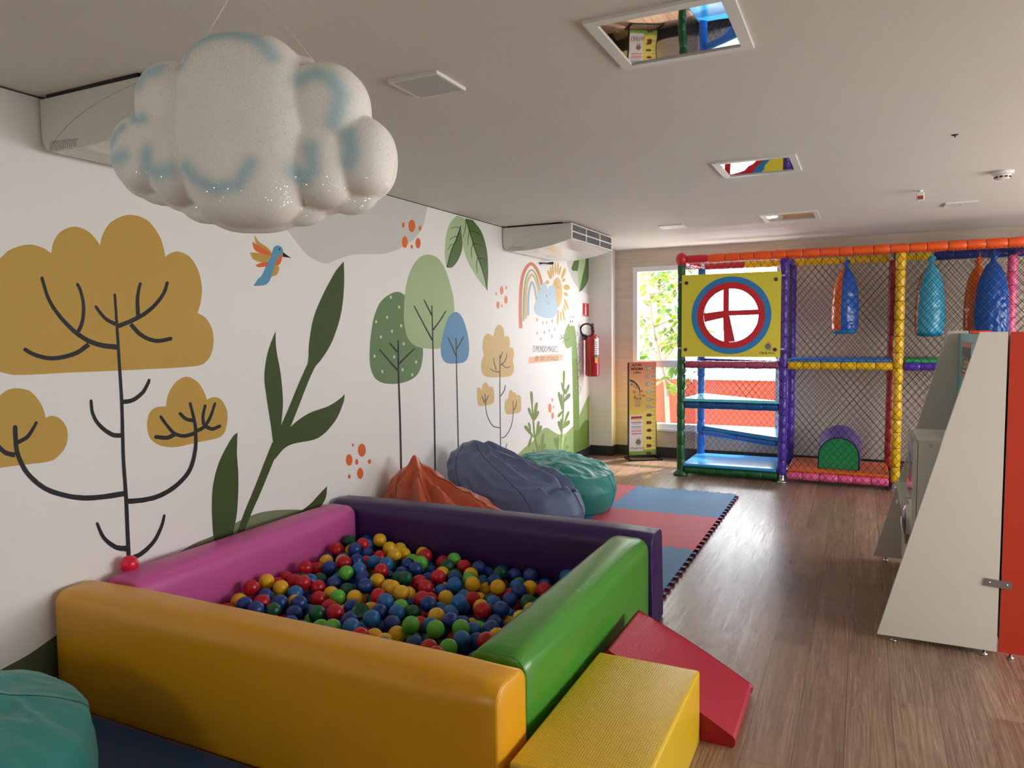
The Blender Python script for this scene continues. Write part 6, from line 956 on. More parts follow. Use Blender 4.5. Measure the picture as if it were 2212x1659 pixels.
# ------------------------------------------------------------------ air conditioners
acw = plain('glossy white plastic', (228, 226, 220), 0.16, spec=0.5, coat=0.4); acs = plain('satin white plastic', (214, 212, 204), 0.32); dk = plain('dark void', (22, 22, 24), 0.6)
grey = plain('grey louvre', (120, 122, 124), 0.4); blackm = plain('black bracket', (18, 18, 20), 0.5)
def air_con(y, label):
    t = thing('air_conditioner', label, 'air conditioner', (0, y, H)); L = 1.30
    prof = [(0.015, -0.016), (0.015, -0.17), (0.022, -0.205), (0.040, -0.235), (0.075, -0.252), (0.13, -0.257), (0.29, -0.256), (0.42, -0.243), (0.56, -0.220), (0.70, -0.185), (0.742, -0.170), (0.742, -0.018)]
    MB().prism(prof, lambda u, v, d: (u, d, v), 0.012, L-0.012, smooth=False).build('housing', acw, t, world=False)
    for d0, d1 in ((0.0, 0.012), (L-0.012, L)):
        pr = [(u-0.004 if u < 0.1 else u, v) for u, v in prof]
        mb = MB().prism(pr, lambda u, v, d: (u, d, v), d0, d1)
        mb.build('end_panel', acs, t, world=False)
    mb = MB()
    def bez(a, b, c, n=18): return [((1-t)**2*a[0]+2*t*(1-t)*b[0]+t*t*c[0], (1-t)**2*a[1]+2*t*(1-t)*b[1]+t*t*c[1]) for t in [i/n for i in range(n+1)]]
    mb.tube([(u, -0.0002, v) for u, v in bez((0.738, -0.030), (0.20, -0.085), (0.062, -0.247))], 0.0009, 5)
    for k in range(14):
        q = 0.066+0.0135*k; mb.tube([(u, -0.0002, v) for u, v in bez((q+0.020, -0.205-0.0008*k), (q-0.001, -0.222), (q+0.002, -0.2495), 7)], 0.0016, 5)
    mb.build('intake_ribs', plain('pale grey rib', (150, 149, 144), 0.5), t, world=False)
    mb = MB()
    for k in range(10): mb.box((0.095+0.019*k, 0.02, -0.2585), (0.101+0.019*k, L-0.02, -0.2565))
    mb.build('intake_grille', acs, t, world=False)
    # outlet at the room end
    fr = MB()
    z0, z1 = -0.172, -0.016; xo = 0.742
    for lo, hi in (((0.03, z0), (L-0.03, z0+0.012)), ((0.03, z1-0.012), (L-0.03, z1)), ((0.03, (z0+z1)/2-0.006), (L-0.03, (z0+z1)/2+0.006)), ((0, z0), (0.03, z1)), ((L-0.03, z0), (L, z1)), ((L/3-0.01, z0+0.012), (L/3+0.01, (z0+z1)/2-0.006)), ((2*L/3-0.01, z0+0.012), (2*L/3+0.01, (z0+z1)/2-0.006)), ((L/3-0.01, (z0+z1)/2+0.006), (L/3+0.01, z1-0.012)), ((2*L/3-0.01, (z0+z1)/2+0.006), (2*L/3+0.01, z1-0.012))):
        fr.box((xo, lo[0], lo[1]), (xo+0.022, hi[0], hi[1]))
    g = fr.build('outlet_frame', acw, t, world=False)
    MB().box((xo-0.001, 0.02, z0+0.006), (xo+0.002, L-0.02, z1-0.006)).build('outlet_void', dk, t, world=False)
    fn = MB()
    for k in range(58):
        yy_ = 0.045+k*(L-0.09)/57
        fn.obox((xo+0.009, yy_, (z0+z1)/2), (0.006, 0.004, 0), (-0.0006, 0.001, 0), (0, 0, 0.064))
    fn.build('louvres', grey, t, world=False)
    for yy_ in (0.0, L-0.03): 
        br = MB().box((0.06, yy_, -0.017), (0.66, yy_+0.03, -0.001)); br.build('mounting_bracket', blackm, t, world=False)
    return t
AC1 = air_con(2.115, 'large white ceiling air conditioner partly hidden behind the glitter cloud')
AC2 = air_con(6.80, 'far white ceiling air conditioner above the painted rainbow')
v, fc = text2d('Springer', width=0.085, height=0.02, shear=0.3)
sl_ = Vector((0.14, 0, 0.035)).normalized()
for ac in (AC1, AC2):
    MB().add([(0.60+b*sl_.x, 0.66+a, -0.2125+b*sl_.z-0.0012) for a, b in v], [tuple(reversed(q)) for q in fc]).build('lettering', dk, ac, world=False)
o = MB().tube([(0.016, 7.76, 2.478), (0.02, 7.80, 2.484), (0.02, 7.93, 2.492), (0.03, 8.0, 2.498), (0.06, 8.03, 2.502)], [0.012, 0.008, 0.008, 0.014, 0.016], 10).build('pipe_stub', blackm)
tag(recentre(o), 'black insulated pipe stub under the far air conditioner', 'pipe')

# ------------------------------------------------------------------ things on the ceiling
whitem = plain('white enamel', (225, 225, 220), 0.4)
t = NT('mirrored light glass'); t.b.inputs['Base Color'].default_value = (0.80, 0.78, 0.76, 1); t.b.inputs['Metallic'].default_value = 1.0; t.b.inputs['Roughness'].default_value = 0.015
t.link(t.bump(t.noise(t.coords(), 3.2, 1).outputs[0], 0.06, 0.02), t.b.inputs['Normal']); mirror = t.m
for y, lb in ((2.735, 'nearest square recessed ceiling light with a mirror glass, unlit'), (5.155, 'second square recessed ceiling light, over the middle of the room'), (7.575, 'farthest square recessed ceiling light, near the play structure')):
    t = thing('ceiling_light', lb, 'ceiling light', (2.713, y, H), 'mirror glass ceiling lights')
    a = 0.255; b = 0.213; mb = MB()
    for lo, hi in (((-a, -a), (a, -b)), ((-a, b), (a, a)), ((-a, -b), (-b, b)), ((b, -b), (a, b))): mb.box((lo[0], lo[1], -0.012), (hi[0], hi[1], 0.0))
    mb.build('frame', whitem, t, world=False)
    MB().box((-b, -b, -0.006), (b, b, -0.001)).build('glass_panel', mirror, t, world=False)
def mat_perf():
    t = NT('perforated grille'); vo = t.new('ShaderNodeTexVoronoi'); vo.inputs['Scale'].default_value = 170; vo.inputs['Randomness'].default_value = 0
    t.link(t.coords(), vo.inputs['Vector']); t.link(t.ramp(vo.outputs['Distance'], [(0.30, lin((120, 118, 116))), (0.38, lin((206, 204, 200)))]), t.b.inputs['Base Color']); return t.m
for x, y, lb, perf in ((1.638, 2.777, 'square ceiling speaker grille behind the glitter cloud', 1), (1.557, 7.66, 'small white square ceiling plate near the far air conditioner', 0), (4.114, 7.575, 'white square ceiling plate above the hanging bags', 0)):
    t = thing('ceiling_speaker', lb, 'ceiling speaker', (x, y, H)); a = 0.122
    mb = MB()
    for lo, hi in (((-a, -a), (a, -a+.012)), ((-a, a-.012), (a, a)), ((-a, -a+.012), (-a+.012, a-.012)), ((a-.012, -a+.012), (a, a-.012))): mb.box((lo[0], lo[1], -0.014), (hi[0], hi[1], 0))
    mb.build('frame', whitem, t, world=False)
    MB().box((-a+.012, -a+.012, -0.013), (a-.012, a-.012, 0)).build('grille', mat_perf() if perf else whitem, t, world=False)
    if not perf: MB().lathe([(0.006, 0), (0.006, -0.002)], (0, 0, -0.013), n=10).build('sensor_dot', dk, t, world=False)
t = thing('smoke_detector', 'round white smoke detector on the ceiling at the right', 'smoke detector', (4.222, 6.163, H))
MB().lathe([(0.068, 0), (0.068, -0.014), (0.062, -0.02), (0.05, -0.022)], n=28).build('base', whitem, t, world=False)
MB().lathe([(0.05, -0.02), (0.052, -0.034), (0.044, -0.052), (0.02, -0.057), (0, -0.058)], n=28).build('sensor_head', whitem, t, world=False)
mb = MB()
for k in range(10):
    a = 2*math.pi*k/10; c = Vector((0.0475*math.cos(a), 0.0475*math.sin(a), -0.041)); tn_ = Vector((-math.sin(a), math.cos(a), 0))
    mb.obox(c, tn_*0.009, Vector((math.cos(a), math.sin(a), 0))*0.003, (0, 0, 0.006))
mb.build('vents', dk, t, world=False)
t = thing('motion_sensor', 'small white ceiling sensor with a red lens', 'sensor', (3.75, 6.68, H))
MB().lathe([(0.022, 0), (0.022, -0.008), (0.012, -0.012), (0.01, -0.03)], n=14).build('mount', whitem, t, world=False)
MB().softbox((-0.028, -0.045, -0.085), (0.028, 0.0, -0.022), r=0.008, nint=3).build('body', whitem, t, world=False)
MB().box((-0.02, -0.0465, -0.078), (0.02, -0.0448, -0.05)).build('lens', plain('red lens', (168, 60, 44), 0.25), t, world=False)
t = thing('ceiling_anchor', 'small black anchor screw sticking out of the ceiling', 'anchor', (3.81, 4.87, H))
MB().lathe([(0.018, 0), (0.018, -0.003), (0.004, -0.004), (0.004, -0.014), (0, -0.015)], n=12).build('screw', blackm, t, world=False)

# ------------------------------------------------------------------ fire extinguisher and its sign
t = thing('fire_extinguisher', 'red fire extinguisher hanging in the corner beside the white pillar', 'fire extinguisher', (0.135, 9.19, 1.10))
redm = plain('extinguisher red', (176, 22, 34), 0.22, coat=0.5); cx, cy = 0.135, 9.19; r = 0.094
MB().lathe([(0.0, 0.012), (0.05, 0.006), (0.082, 0.0), (r, 0.016), (r, 0.27), (r+0.001, 0.272), (r, 0.274), (r, 0.49), (0.085, 0.525), (0.055, 0.552), (0.026, 0.562), (0.024, 0.585), (0, 0.585)], (cx, cy, 1.10), n=40).build('cylinder', redm, t)
MB().lathe([(0.016, 0.585), (0.016, 0.62), (0.022, 0.622), (0.022, 0.648), (0, 0.65)], (cx, cy, 1.10), n=16).obox((cx+0.02, cy-0.03, 1.755), (0.012, -0.05, 0.012), (0.011, 0, 0), (0, 0, 0.004)).build('valve', plain('valve red', (120, 24, 30), 0.35), t)
MB().obox((cx+0.01, cy-0.045, 1.775), (0.03, -0.055, 0.020), (0.010, 0.004, 0), (0, 0, 0.003)).tube([(cx+0.02, cy-0.01, 1.74), (cx+0.035, cy-0.03, 1.80)], 0.004, 6).build('handle', blackm, t)
pts = [(0.095+0.092*math.cos(a), 9.10-0.02*math.sin(a), 1.712+0.082*math.sin(a)) for a in [R(10+350*i/40) for i in range(41)]]
MB().tube(pts, 0.0115, 10).build('hose', blackm, t)
lab = plain('white label', (226, 224, 216), 0.4); grn = plain('label green', (40, 120, 70), 0.4); yl = plain('label yellow', (226, 180, 40), 0.4)
def wrap(a0, a1, z0, z1, m, nm, rr=0.0012, marks=None):
    mb = MB(); N = 10; V = []
    for i in range(N+1):
        a = R(a0+(a1-a0)*i/N); x, y = cx+(r+rr)*math.cos(a), cy+(r+rr)*math.sin(a); V += [(x, y, z0), (x, y, z1)]
    mb.add(V, [(2*i, 2*i+2, 2*i+3, 2*i+1) for i in range(N)], 0, True); return mb.build(nm, m, t)
wrap(-52, -10, 1.38, 1.60, lab, 'label'); wrap(-52, -10, 1.355, 1.39, grn, 'label_band', 0.0014); wrap(-50, -30, 1.28, 1.35, yl, 'sticker')
for k in range(6): wrap(-48, -20+4*(k % 3), 1.41+0.028*k, 1.418+0.028*k, plain('label print', (70, 80, 80), 0.5), 'label_print', 0.0018)
MB().box((0.001, 9.15, 1.58), (0.04, 9.23, 1.66)).build('wall_bracket', grey, t)
t = thing('safety_sign', 'small red fire extinguisher sign on the wall above the extinguisher', 'sign', (0.002, 9.30, 1.90))
MB().box((0.001, 9.185, 1.895), (0.004, 9.425, 2.075)).build('plate', plain('sign red', (200, 30, 40), 0.4), t)
ex = [(0.0, 0.0), (0.055, 0.0), (0.055, 0.10), (0.045, 0.115), (0.035, 0.12), (0.035, 0.135), (0.06, 0.145), (0.055, 0.152), (0.0, 0.14), (0.0, 0.13), (0.02, 0.128), (0.02, 0.12), (0.01, 0.115), (0.0, 0.10)]
mb = MB().flat([(9.275+u, 1.912+v) for u, v in ex], lambda u, v: (0.0046, u, v))
for lo, hi in (((9.185, 1.895), (9.425, 1.899)), ((9.185, 2.071), (9.425, 2.075)), ((9.185, 1.895), (9.19, 2.075)), ((9.42, 1.895), (9.425, 2.075)), ((9.20, 1.905), (9.25, 1.916))): mb.box((0.004, lo[0], lo[1]), (0.0048, hi[0], hi[1]))
mb.build('pictogram', lab, t)

# ------------------------------------------------------------------ height board
A = Vector((0.605, 9.30, 0)); ang = R(31.9); du = Vector((math.cos(ang), math.sin(ang), 0)); dn = Vector((math.sin(ang), -math.cos(ang), 0)); BW = 0.365
hb = thing('height_board', 'orange and yellow height chart on a black floor stand below the window', 'height chart', A+du*BW/2)
def bf(u, v, d=0.0): return A+du*u+dn*d+Vector((0, 0, v))
t = NT('height chart print'); v_ = t.coords(); sp = t.new('ShaderNodeSeparateXYZ'); t.link(v_, sp.inputs[0])
mr = t.new('ShaderNodeMapRange'); mr.inputs['From Min'].default_value = 0.05; mr.inputs['From Max'].default_value = 1.285; t.link(sp.outputs['Z'], mr.inputs[0])
t.link(t.ramp(mr.outputs[0], [(0.0, lin((112, 166, 70))), (0.05, lin((136, 176, 72))), (0.065, lin((240, 230, 112))), (0.45, lin((240, 214, 92))), (0.62, lin((240, 196, 92))), (0.8, lin((236, 160, 94))), (1.0, lin((224, 118, 86)))]), t.b.inputs['Base Color'])
t.b.inputs['Roughness'].default_value = 0.35; chart = t.m
ink = plain('chart black ink', (24, 20, 22), 0.5); wht = plain('chart white ink', (240, 236, 220), 0.5); dred = plain('chart red ink', (150, 22, 44), 0.5)
pk = plain('chart pink ink', (226, 120, 130), 0.5); tl = plain('chart teal ink', (90, 150, 140), 0.5); wpan = plain('chart white panel', (232, 226, 222), 0.5); gir = plain('giraffe tan', (226, 178, 110), 0.5); gsp = plain('giraffe brown', (176, 92, 40), 0.5); gmn = plain('giraffe mane', (70, 50, 40), 0.5); gear = plain('giraffe ear', (214, 110, 60), 0.5)
MB().prism([(0, 0.05), (BW, 0.05), (BW, 1.285), (0, 1.285)], lambda u, v, d: bf(u, v, d), -0.006, 0.0).build('chart', chart, hb)
MB().prism([(-0.016, 0.0), (0.0, 0.0), (0.0, 1.28), (-0.016, 1.28)], bf, -0.022, 0.002).build('upright', blackm, hb)
MB().prism([(BW, 0.0), (BW+0.012, 0.0), (BW+0.012, 0.5), (BW, 0.5)], bf, -0.022, -0.006).build('upright', blackm, hb)
mb = MB()
for a, b, c, d in ((-0.03, 0.40, 0.155, 0.18), (-0.03, 0.40, -0.118, -0.093), (-0.03, -0.005, -0.093, 0.155), (0.375, 0.40, -0.093, 0.155)):
    mb.prism([(a, 0.0), (b, 0.0), (b, 0.02), (a, 0.02)], bf, c, d)
mb.build('base_frame', blackm, hb)
def vz(y): return 1.285-(y-88)*0.000855
def uz(x, y): return (x-(175-(y-88)*0.0175))/398*BW
def print_text(mb, s, u, v, h, w=None, m=0, d=0.001, bold=0.0, align='LEFT'):
    q, fc = text2d(s, height=h, width=w, bold=bold, align=align); mb.add([bf(u+a, v+b, d) for a, b in q], fc, m)
mb = MB()
print_text(mb, 'ALTURA', uz(215, 150), vz(152), 0.034, 0.135, 0, bold=0.03); print_text(mb, 'M\u00c1XIMA', uz(203, 200), vz(212), 0.043, 0.165, 0, bold=0.03); print_text(mb, '1,30m', uz(236, 260), vz(272), 0.036, 0.10, 0, bold=0.02)
mb.build('heading', ink, hb)
tk_ = MB()
for k, val in enumerate(range(120, 0, -10)):
    mb = MB(); y = 190+k*(1512-190)/11; x0 = 415-(y-190)*0.018; v = vz(y)-0.017; st_ = str(val); w = 0.078 if val >= 100 else 0.062
    print_text(mb, st_, uz(x0, y)-0.004+(0.078-w), v-0.004, 0.044, w+0.008, 0, 0.0008, bold=0.10)
    print_text(mb, st_, uz(x0, y)+(0.078-w), v, 0.036, w, 1, 0.0014, bold=0.03)
    mb.build('scale_number', [ink, wht if val >= 70 else dred], hb)
    tk_.flat([(0.298, vz(y)-0.002), (0.345, vz(y)-0.002), (0.345, vz(y)+0.002), (0.298, vz(y)+0.002)], lambda u, q: bf(u, q, 0.001), 0)
    tk_.flat([(0.315, vz(y)-0.0545), (0.345, vz(y)-0.0545), (0.345, vz(y)-0.051), (0.315, vz(y)-0.051)], lambda u, q: bf(u, q, 0.001), 0)
for k in range(120):
    vv = 0.06+k*0.0102; tk_.flat([(0.345, vv), (0.363, vv), (0.363, vv+0.0015), (0.345, vv+0.0015)], lambda u, q: bf(u, q, 0.001), 0)
tk_.build('scale_ticks', ink, hb)
mb = MB()
def gz(pts): return [(max(0.001, uz(x, y)), vz(y)) for x, y in pts]
def bl(pts, m, d): mb.flat(gz(pts), lambda u, v: bf(u, v, d), m)
bl([(178, 380), (240, 400), (290, 450), (318, 520), (330, 560), (300, 575), (270, 530), (230, 480), (178, 455)], 0, 0.001)
bl([(178, 352), (235, 370), (290, 425), (325, 490), (335, 530), (315, 530), (295, 480), (250, 415), (178, 378)], 2, 0.0012)
bl([(265, 600), (300, 560), (345, 565), (350, 620), (335, 690), (330, 770), (300, 785), (255, 780), (245, 740), (250, 680)], 0, 0.0014)
bl([(215, 520), (255, 530), (275, 560), (245, 575), (225, 560)], 3, 0.0016); bl([(350, 600), (375, 585), (415, 610), (385, 625), (355, 618)], 3, 0.0016)
for x, y, a, b in ((208, 430, 14, 18), (245, 455, 10, 14), (272, 485, 12, 16), (250, 630, 12, 30), (320, 590, 10, 12), (325, 545, 12, 22), (355, 535, 12, 16)): bl(circle(x, y, a, b, 12), 1, 0.0018)
for x, y in ((285, 655), (330, 650)): bl(circle(x, y, 9, 12, 12), 2, 0.002)
for x, y in ((275, 760), (310, 760)): bl(circle(x, y, 5, 7, 10), 1, 0.002)
mb.build('printed_giraffe', [gir, gsp, gmn, gear], hb)
mb = MB()
bl([(168, 910), (362, 910), (355, 1470), (152, 1470)], 0, 0.0008); bl([(188, 930), (352, 926), (350, 955), (187, 962)], 1, 0.001); bl([(187, 962), (350, 955), (350, 975), (187, 980)], 5, 0.001)
for y, m in ((1020, 1), (1085, 3), (1140, 2), (1160, 2), (1195, 1)): bl([(192, y), (342, y-3), (342, y+9), (192, y+12)], m, 0.001)
for y in (1000, 1040, 1055, 1105, 1118): bl([(205, y), (330, y-2), (330, y+3), (205, y+5)], 4, 0.001)
mb.build('rules_panel', [wpan, plain('chart crimson ink', (190, 40, 60), 0.5), pk, tl, plain('chart grey ink', (170, 165, 170), 0.5), yl], hb)
def logo(fn, u, v, w, parent, d):
    """round emblem with a flame over the words K'DUS PARK"""
    mats = [ink, plain('logo orange', (232, 120, 40), 0.5), plain('logo grey green', (110, 130, 110), 0.5), plain('logo red', (190, 40, 60), 0.5), plain('logo green', (60, 140, 70), 0.5), wht]
    mb = MB(); r = w*0.2; cx, cy = u+w*0.55, v+w*0.52
    mb.flat([(cx-r*.7, cy+r*.5), (cx-r*.3, cy+r*1.3), (cx, cy+r*1.0), (cx+r*.35, cy+r*1.75), (cx+r*.5, cy+r*1.0), (cx+r*.8, cy+r*.5)], lambda a, b: fn(a, b, d), 1)
    mb.flat(circle(cx, cy, r*1.08, n=26), lambda a, b: fn(a, b, d*1.3), 3); mb.flat(circle(cx, cy, r*0.92, n=26), lambda a, b: fn(a, b, d*1.6), 5); mb.flat(circle(cx, cy, r*0.8, n=26), lambda a, b: fn(a, b, d*1.9), 0)
    mb.flat(circle(cx, cy-r*.1, r*0.5, r*0.55, n=20), lambda a, b: fn(a, b, d*2.2), 2)
    for s in (-1, 1):
        mb.flat(circle(cx+s*r*.5, cy+r*.3, r*.22, n=14), lambda a, b: fn(a, b, d*2.3), 2); mb.flat([(cx+s*r*.25, cy-r*.8), (cx+s*r*.6, cy-r*.7), (cx+s*r*.55, cy-r*1.35), (cx+s*r*.3, cy-r*1.35)][::s], lambda a, b: fn(a, b, d*2.2), 2)
    x = u
    for chs, wd, m in (("K", .12, 3), ("'", .04, 0), ("D", .11, 0), ("U", .11, 4), ("S", .11, 0), (" ", .06, 0), ("P", .11, 2), ("A", .11, 4), ("R", .11, 1), ("K", .12, 3)):
        if chs != ' ':
            h = w*0.14 if chs != "'" else w*0.05; yo = 0 if chs != "'" else w*0.12
            q, fc = text2d(chs, width=w*wd*0.88, height=h, bold=0.03); mb.add([fn(x+a, v+yo+b, d*1.5) for a, b in q], fc, m)
        x += w*wd
    return mb.build('logo', mats, parent)
logo(bf, 0.022, vz(1440), 0.185, hb, 0.001)
# ------------------------------------------------------------------ soft play structure
YF, YB = 8.50, 9.25; PR = 0.046
FX = [1.467, 2.585, 3.70, 4.82]; BX = [1.55, 2.605, 3.66, 4.77]
PC = {'green': (22, 84, 40), 'purple': (84, 52, 168), 'yellow': (238, 190, 24), 'orange': (236, 92, 32), 'red': (196, 34, 52), 'pink': (232, 98, 150), 'mauve': (160, 68, 104), 'blue': (40, 112, 196), 'navy': (22, 78, 136), 'dark red': (168, 40, 34), 'dark blue': (20, 38, 120)}
def foam(c): return plain('padded '+c+' vinyl', PC[c], 0.33, bump=(24, 0.25, 0.004))
tie = plain('black cable tie', (16, 16, 18), 0.5)
ps = thing('play_structure', 'two storey soft play frame with padded coloured bars and black netting', 'play structure', (2.6, 8.9, 0))
def pad(name, p0, p1, c, r=PR, seg=0.165, ends=True, seed=0):
    """foam sleeve tied at intervals: bulging segments between dark ties"""
    p0, p1 = Vector(p0), Vector(p1); L = (p1-p0).length; n = max(1, round(L/seg)); rnd = random.Random(seed+int(L*1000))
    cuts = [0]+[L*(i+rnd.uniform(-.13, .13))/n for i in range(1, n)]+[L]; prof = []; mb = MB()
    for a, b in zip(cuts[:-1], cuts[1:]):
        bg_ = rnd.uniform(0.94, 1.06)
        for t, k in ((0.0, 0.86), (0.03, 0.93), (0.10, 1.0), (0.5, 1.03), (0.90, 1.0), (0.97, 0.93), (1.0, 0.86)): prof.append((r*k*bg_ if 0.05 < t < .95 else r*k, a+(b-a)*t))
    prof = [(0, 0)]+prof+[(0, L)]
    mb.lathe(prof, p0, p1-p0, 18)
    for q in cuts[1:-1]: mb.lathe([(r*0.84, q-0.004), (r*0.895, q-0.003), (r*0.895, q+0.003), (r*0.84, q+0.004)], p0, p1-p0, 18, 1)
    return mb.build(name, [foam(c), tie], ps)
steel = plain('galvanised steel', (176, 178, 180), 0.35, metal=0.9)
def foot(x, y, m=None):
    mb = MB().lathe([(0.062, 0), (0.062, 0.012), (0.04, 0.022), (0.034, 0.03), (0.034, 0.085), (0.03, 0.09), (0.0, 0.09)], (x, y, 0), n=20)
    mb.lathe([(0.007, 0), (0.007, 0.012)], (x+0.01, y-0.036, 0.06), (0, -1, 0), 8)
    mb.build('foot', m or steel, ps)
for x, c in zip(FX, ('green', 'purple', 'yellow', 'pink')):
    if c == 'green':
        pad('post', (x, YF, 0.05), (x, YF, 2.46), c, seed=1); MB().lathe([(0.085, 0), (0.085, 0.02), (0.05, 0.05), (0.046, 0.07), (0, 0.07)], (x, YF, 0), n=24).build('foot', foam('green'), ps)
    else: pad('post', (x, YF, 0.088), (x, YF, 2.46), c, seed=2); foot(x, YF)
for x, c in zip(BX, ('blue', 'purple', 'dark red', 'pink')): pad('post', (x, YB, 0.088), (x, YB, 2.45), c, seed=3); foot(x, YB)
# second purple post just behind the front one
zt = 2.505
MB().lathe([(0.0, -0.07), (0.055, -0.06), (0.068, 0.0), (0.058, 0.05), (0.03, 0.075), (0, 0.085)], (FX[0], YF, zt), n=20).build('corner_cap', foam('red'), ps)
pad('beam', (FX[0]+0.06, YF, zt), (FX[0]+0.30, YF, zt), 'red'); pad('beam', (FX[0]+0.302, YF, zt), (5.95, YF, zt), 'orange', r=0.05)
pad('beam', (FX[0], YF+0.06, zt-0.03), (BX[0]-0.02, YB-0.05, 2.475), 'red', r=0.036)
pad('beam', (BX[0]+0.04, YB, 2.475), (2.06, YB, 2.475), 'red', r=0.038); pad('beam', (2.062, YB, 2.475), (BX[2]-0.05, YB, 2.475), 'yellow', r=0.04)
pad('beam', (BX[2]+0.05, YB, 2.475), (4.05, YB, 2.475), 'yellow', r=0.04); pad('beam', (4.052, YB, 2.475), (5.9, YB, 2.475), 'dark blue', r=0.05)
for x, c in ((2.59, 'purple'), (3.68, 'dark blue'), (4.80, 'purple')): pad('beam', (x, YF+0.05, 2.48), (x+0.01, YB-0.05, 2.475), c, r=0.04)
# storey beams at the front
pad('beam', (FX[0]+0.05, YF, 1.300), (FX[1]-0.05, YF, 1.300), 'mauve', r=0.042); pad('beam', (FX[1]+0.05, YF, 1.300), (FX[2]-0.05, YF, 1.300), 'yellow', r=0.042); pad('beam', (FX[2]+0.05, YF, 1.300), (FX[3]-0.05, YF, 1.300), 'purple', r=0.042)
pad('beam', (FX[0]+0.05, YF, 0.835), (FX[1]-0.05, YF, 0.835), 'navy', r=0.045); pad('beam', (FX[0]+0.05, YF, 0.070), (FX[1]-0.05, YF, 0.070), 'green', r=0.046)
pad('beam', (FX[1]+0.06, YF, 0.085), (FX[2]-0.06, YF, 0.085), 'pink', r=0.045); pad('beam', (FX[2]+0.06, YF, 0.085), (FX[3]-0.06, YF, 0.085), 'dark red', r=0.045)
for x0, x1, c in ((BX[0], BX[1], 'purple'), (BX[1], BX[2], 'yellow'), (BX[2], BX[3], 'purple')): pad('beam', (x0+0.05, YB, 1.30), (x1-0.05, YB, 1.30), c, r=0.042)
for x in (FX[0]+0.02, 2.595, 3.68): pad('beam', (x, YF+0.06, 1.295), (x+0.04, YB-0.06, 1.295), 'purple', r=0.036)
# platforms
pblue = mat_vinyl('sky blue platform vinyl', (52, 148, 214), 0.25, wrinkle=0.12); pb2 = mat_vinyl('blue platform vinyl', (48, 110, 190), 0.35, wrinkle=0.12); por = mat_vinyl('orange platform vinyl', (224, 98, 36), 0.35, wrinkle=0.12); pgr = mat_vinyl('green platform vinyl', (40, 160, 96), 0.4, wrinkle=0.12); ppu = mat_vinyl('purple platform vinyl', (86, 60, 170), 0.4, wrinkle=0.12); paq = mat_vinyl('aqua platform vinyl', (110, 196, 206), 0.3, wrinkle=0.12)
def slab(lo, hi, m): return MB().softbox(lo, hi, r=0.018, nint=6).build('platform', m, ps)
slab((FX[0]+0.03, YF-0.05, 0.112), (FX[1]-0.055, YB+0.02, 0.150), pblue)
slab((FX[1]+0.055, YF-0.03, 0.128), (FX[2]-0.055, YB+0.02, 0.166), por); slab((FX[2]+0.055, YF-0.03, 0.128), (FX[3]-0.055, YB+0.02, 0.166), mat_vinyl('maroon platform vinyl', (120, 26, 40), 0.4))
slab((FX[1]+0.055, YF-0.02, 1.335), (FX[2]-0.055, YB+0.02, 1.375), pb2); slab((FX[2]+0.055, YF-0.02, 1.335), (FX[3]-0.055, YB+0.02, 1.375), pgr)
def tri(pts, z0, z1, m):
    o = MB().prism(pts, lambda u, v, d: (u, v, d), z0, z1).build('step_platform', m, ps); b = o.modifiers.new('soft edges', 'BEVEL'); b.width = 0.012; b.segments = 3; return o
tri([(FX[0]+0.03, YF-0.04), (FX[1]-0.04, YF-0.04), (BX[0]+0.02, YB-0.02)], 0.878, 0.908, paq)
tri([(BX[0]+0.0, YB), (FX[1]-0.04, YF), (BX[1]-0.05, YB)], 0.455, 0.500, pblue)
tri([(BX[0]+0.0, YB), (FX[1]-0.04, YF+0.02), (BX[1]-0.05, YB)], 1.305, 1.345, ppu)
pad('beam', (BX[0]+0.04, YB-0.04, 0.42), (FX[1]-0.06, YF+0.05, 0.42), 'blue', r=0.034, seg=0.6)
# the yellow panel with a round window
pn = MB(); px0, px1, pz0, pz1 = 1.492, 2.560, 1.392, 2.322; cxp, czp = 2.035, 1.855; yP = YF-0.085
def pf(u, v, d): return (u, yP-d, v)
N = 72; cir = [(cxp+0.300*math.cos(2*math.pi*i/N), czp+0.300*math.sin(2*math.pi*i/N)) for i in range(N)]
def edge_pt(a):
    c, s = math.cos(a), math.sin(a); ts = []
    if c > 1e-9: ts.append((px1-cxp)/c)
    if c < -1e-9: ts.append((px0-cxp)/c)
    if s > 1e-9: ts.append((pz1-czp)/s)
    if s < -1e-9: ts.append((pz0-czp)/s)
    t_ = min(ts); return (cxp+c*t_, czp+s*t_)
angs = sorted([2*math.pi*i/N for i in range(N)]+[math.atan2(z-czp, x-cxp) % (2*math.pi) for x in (px0, px1) for z in (pz0, pz1)])
inn = [(cxp+0.300*math.cos(a), czp+0.300*math.sin(a)) for a in angs]; out = [edge_pt(a) for a in angs]; M_ = len(angs)
for i in range(M_):
    j = (i+1) % M_; q = [inn[i], out[i], out[j], inn[j]]
    A_ = [pf(u, v, 0.016) for u, v in q]; B_ = [pf(u, v, 0) for u, v in q]
    pn.add(A_+B_, [(0, 1, 2, 3), (7, 6, 5, 4), (1, 5, 6, 2), (0, 3, 7, 4)], 0)
panel = pn.build('window_panel', plain('lime yellow board', (216, 204, 60), 0.4), ps)
mb = MB(); ring(mb, pf, 0.366, 0.430, 0.0155, 0.0185, c=(cxp, czp)); mb.build('blue_ring', plain('board blue', (36, 124, 188), 0.4), panel)
mb = MB(); ring(mb, pf, 0.296, 0.367, -0.001, 0.0195, c=(cxp, czp)); x0, z0 = cxp-0.050, czp+0.020
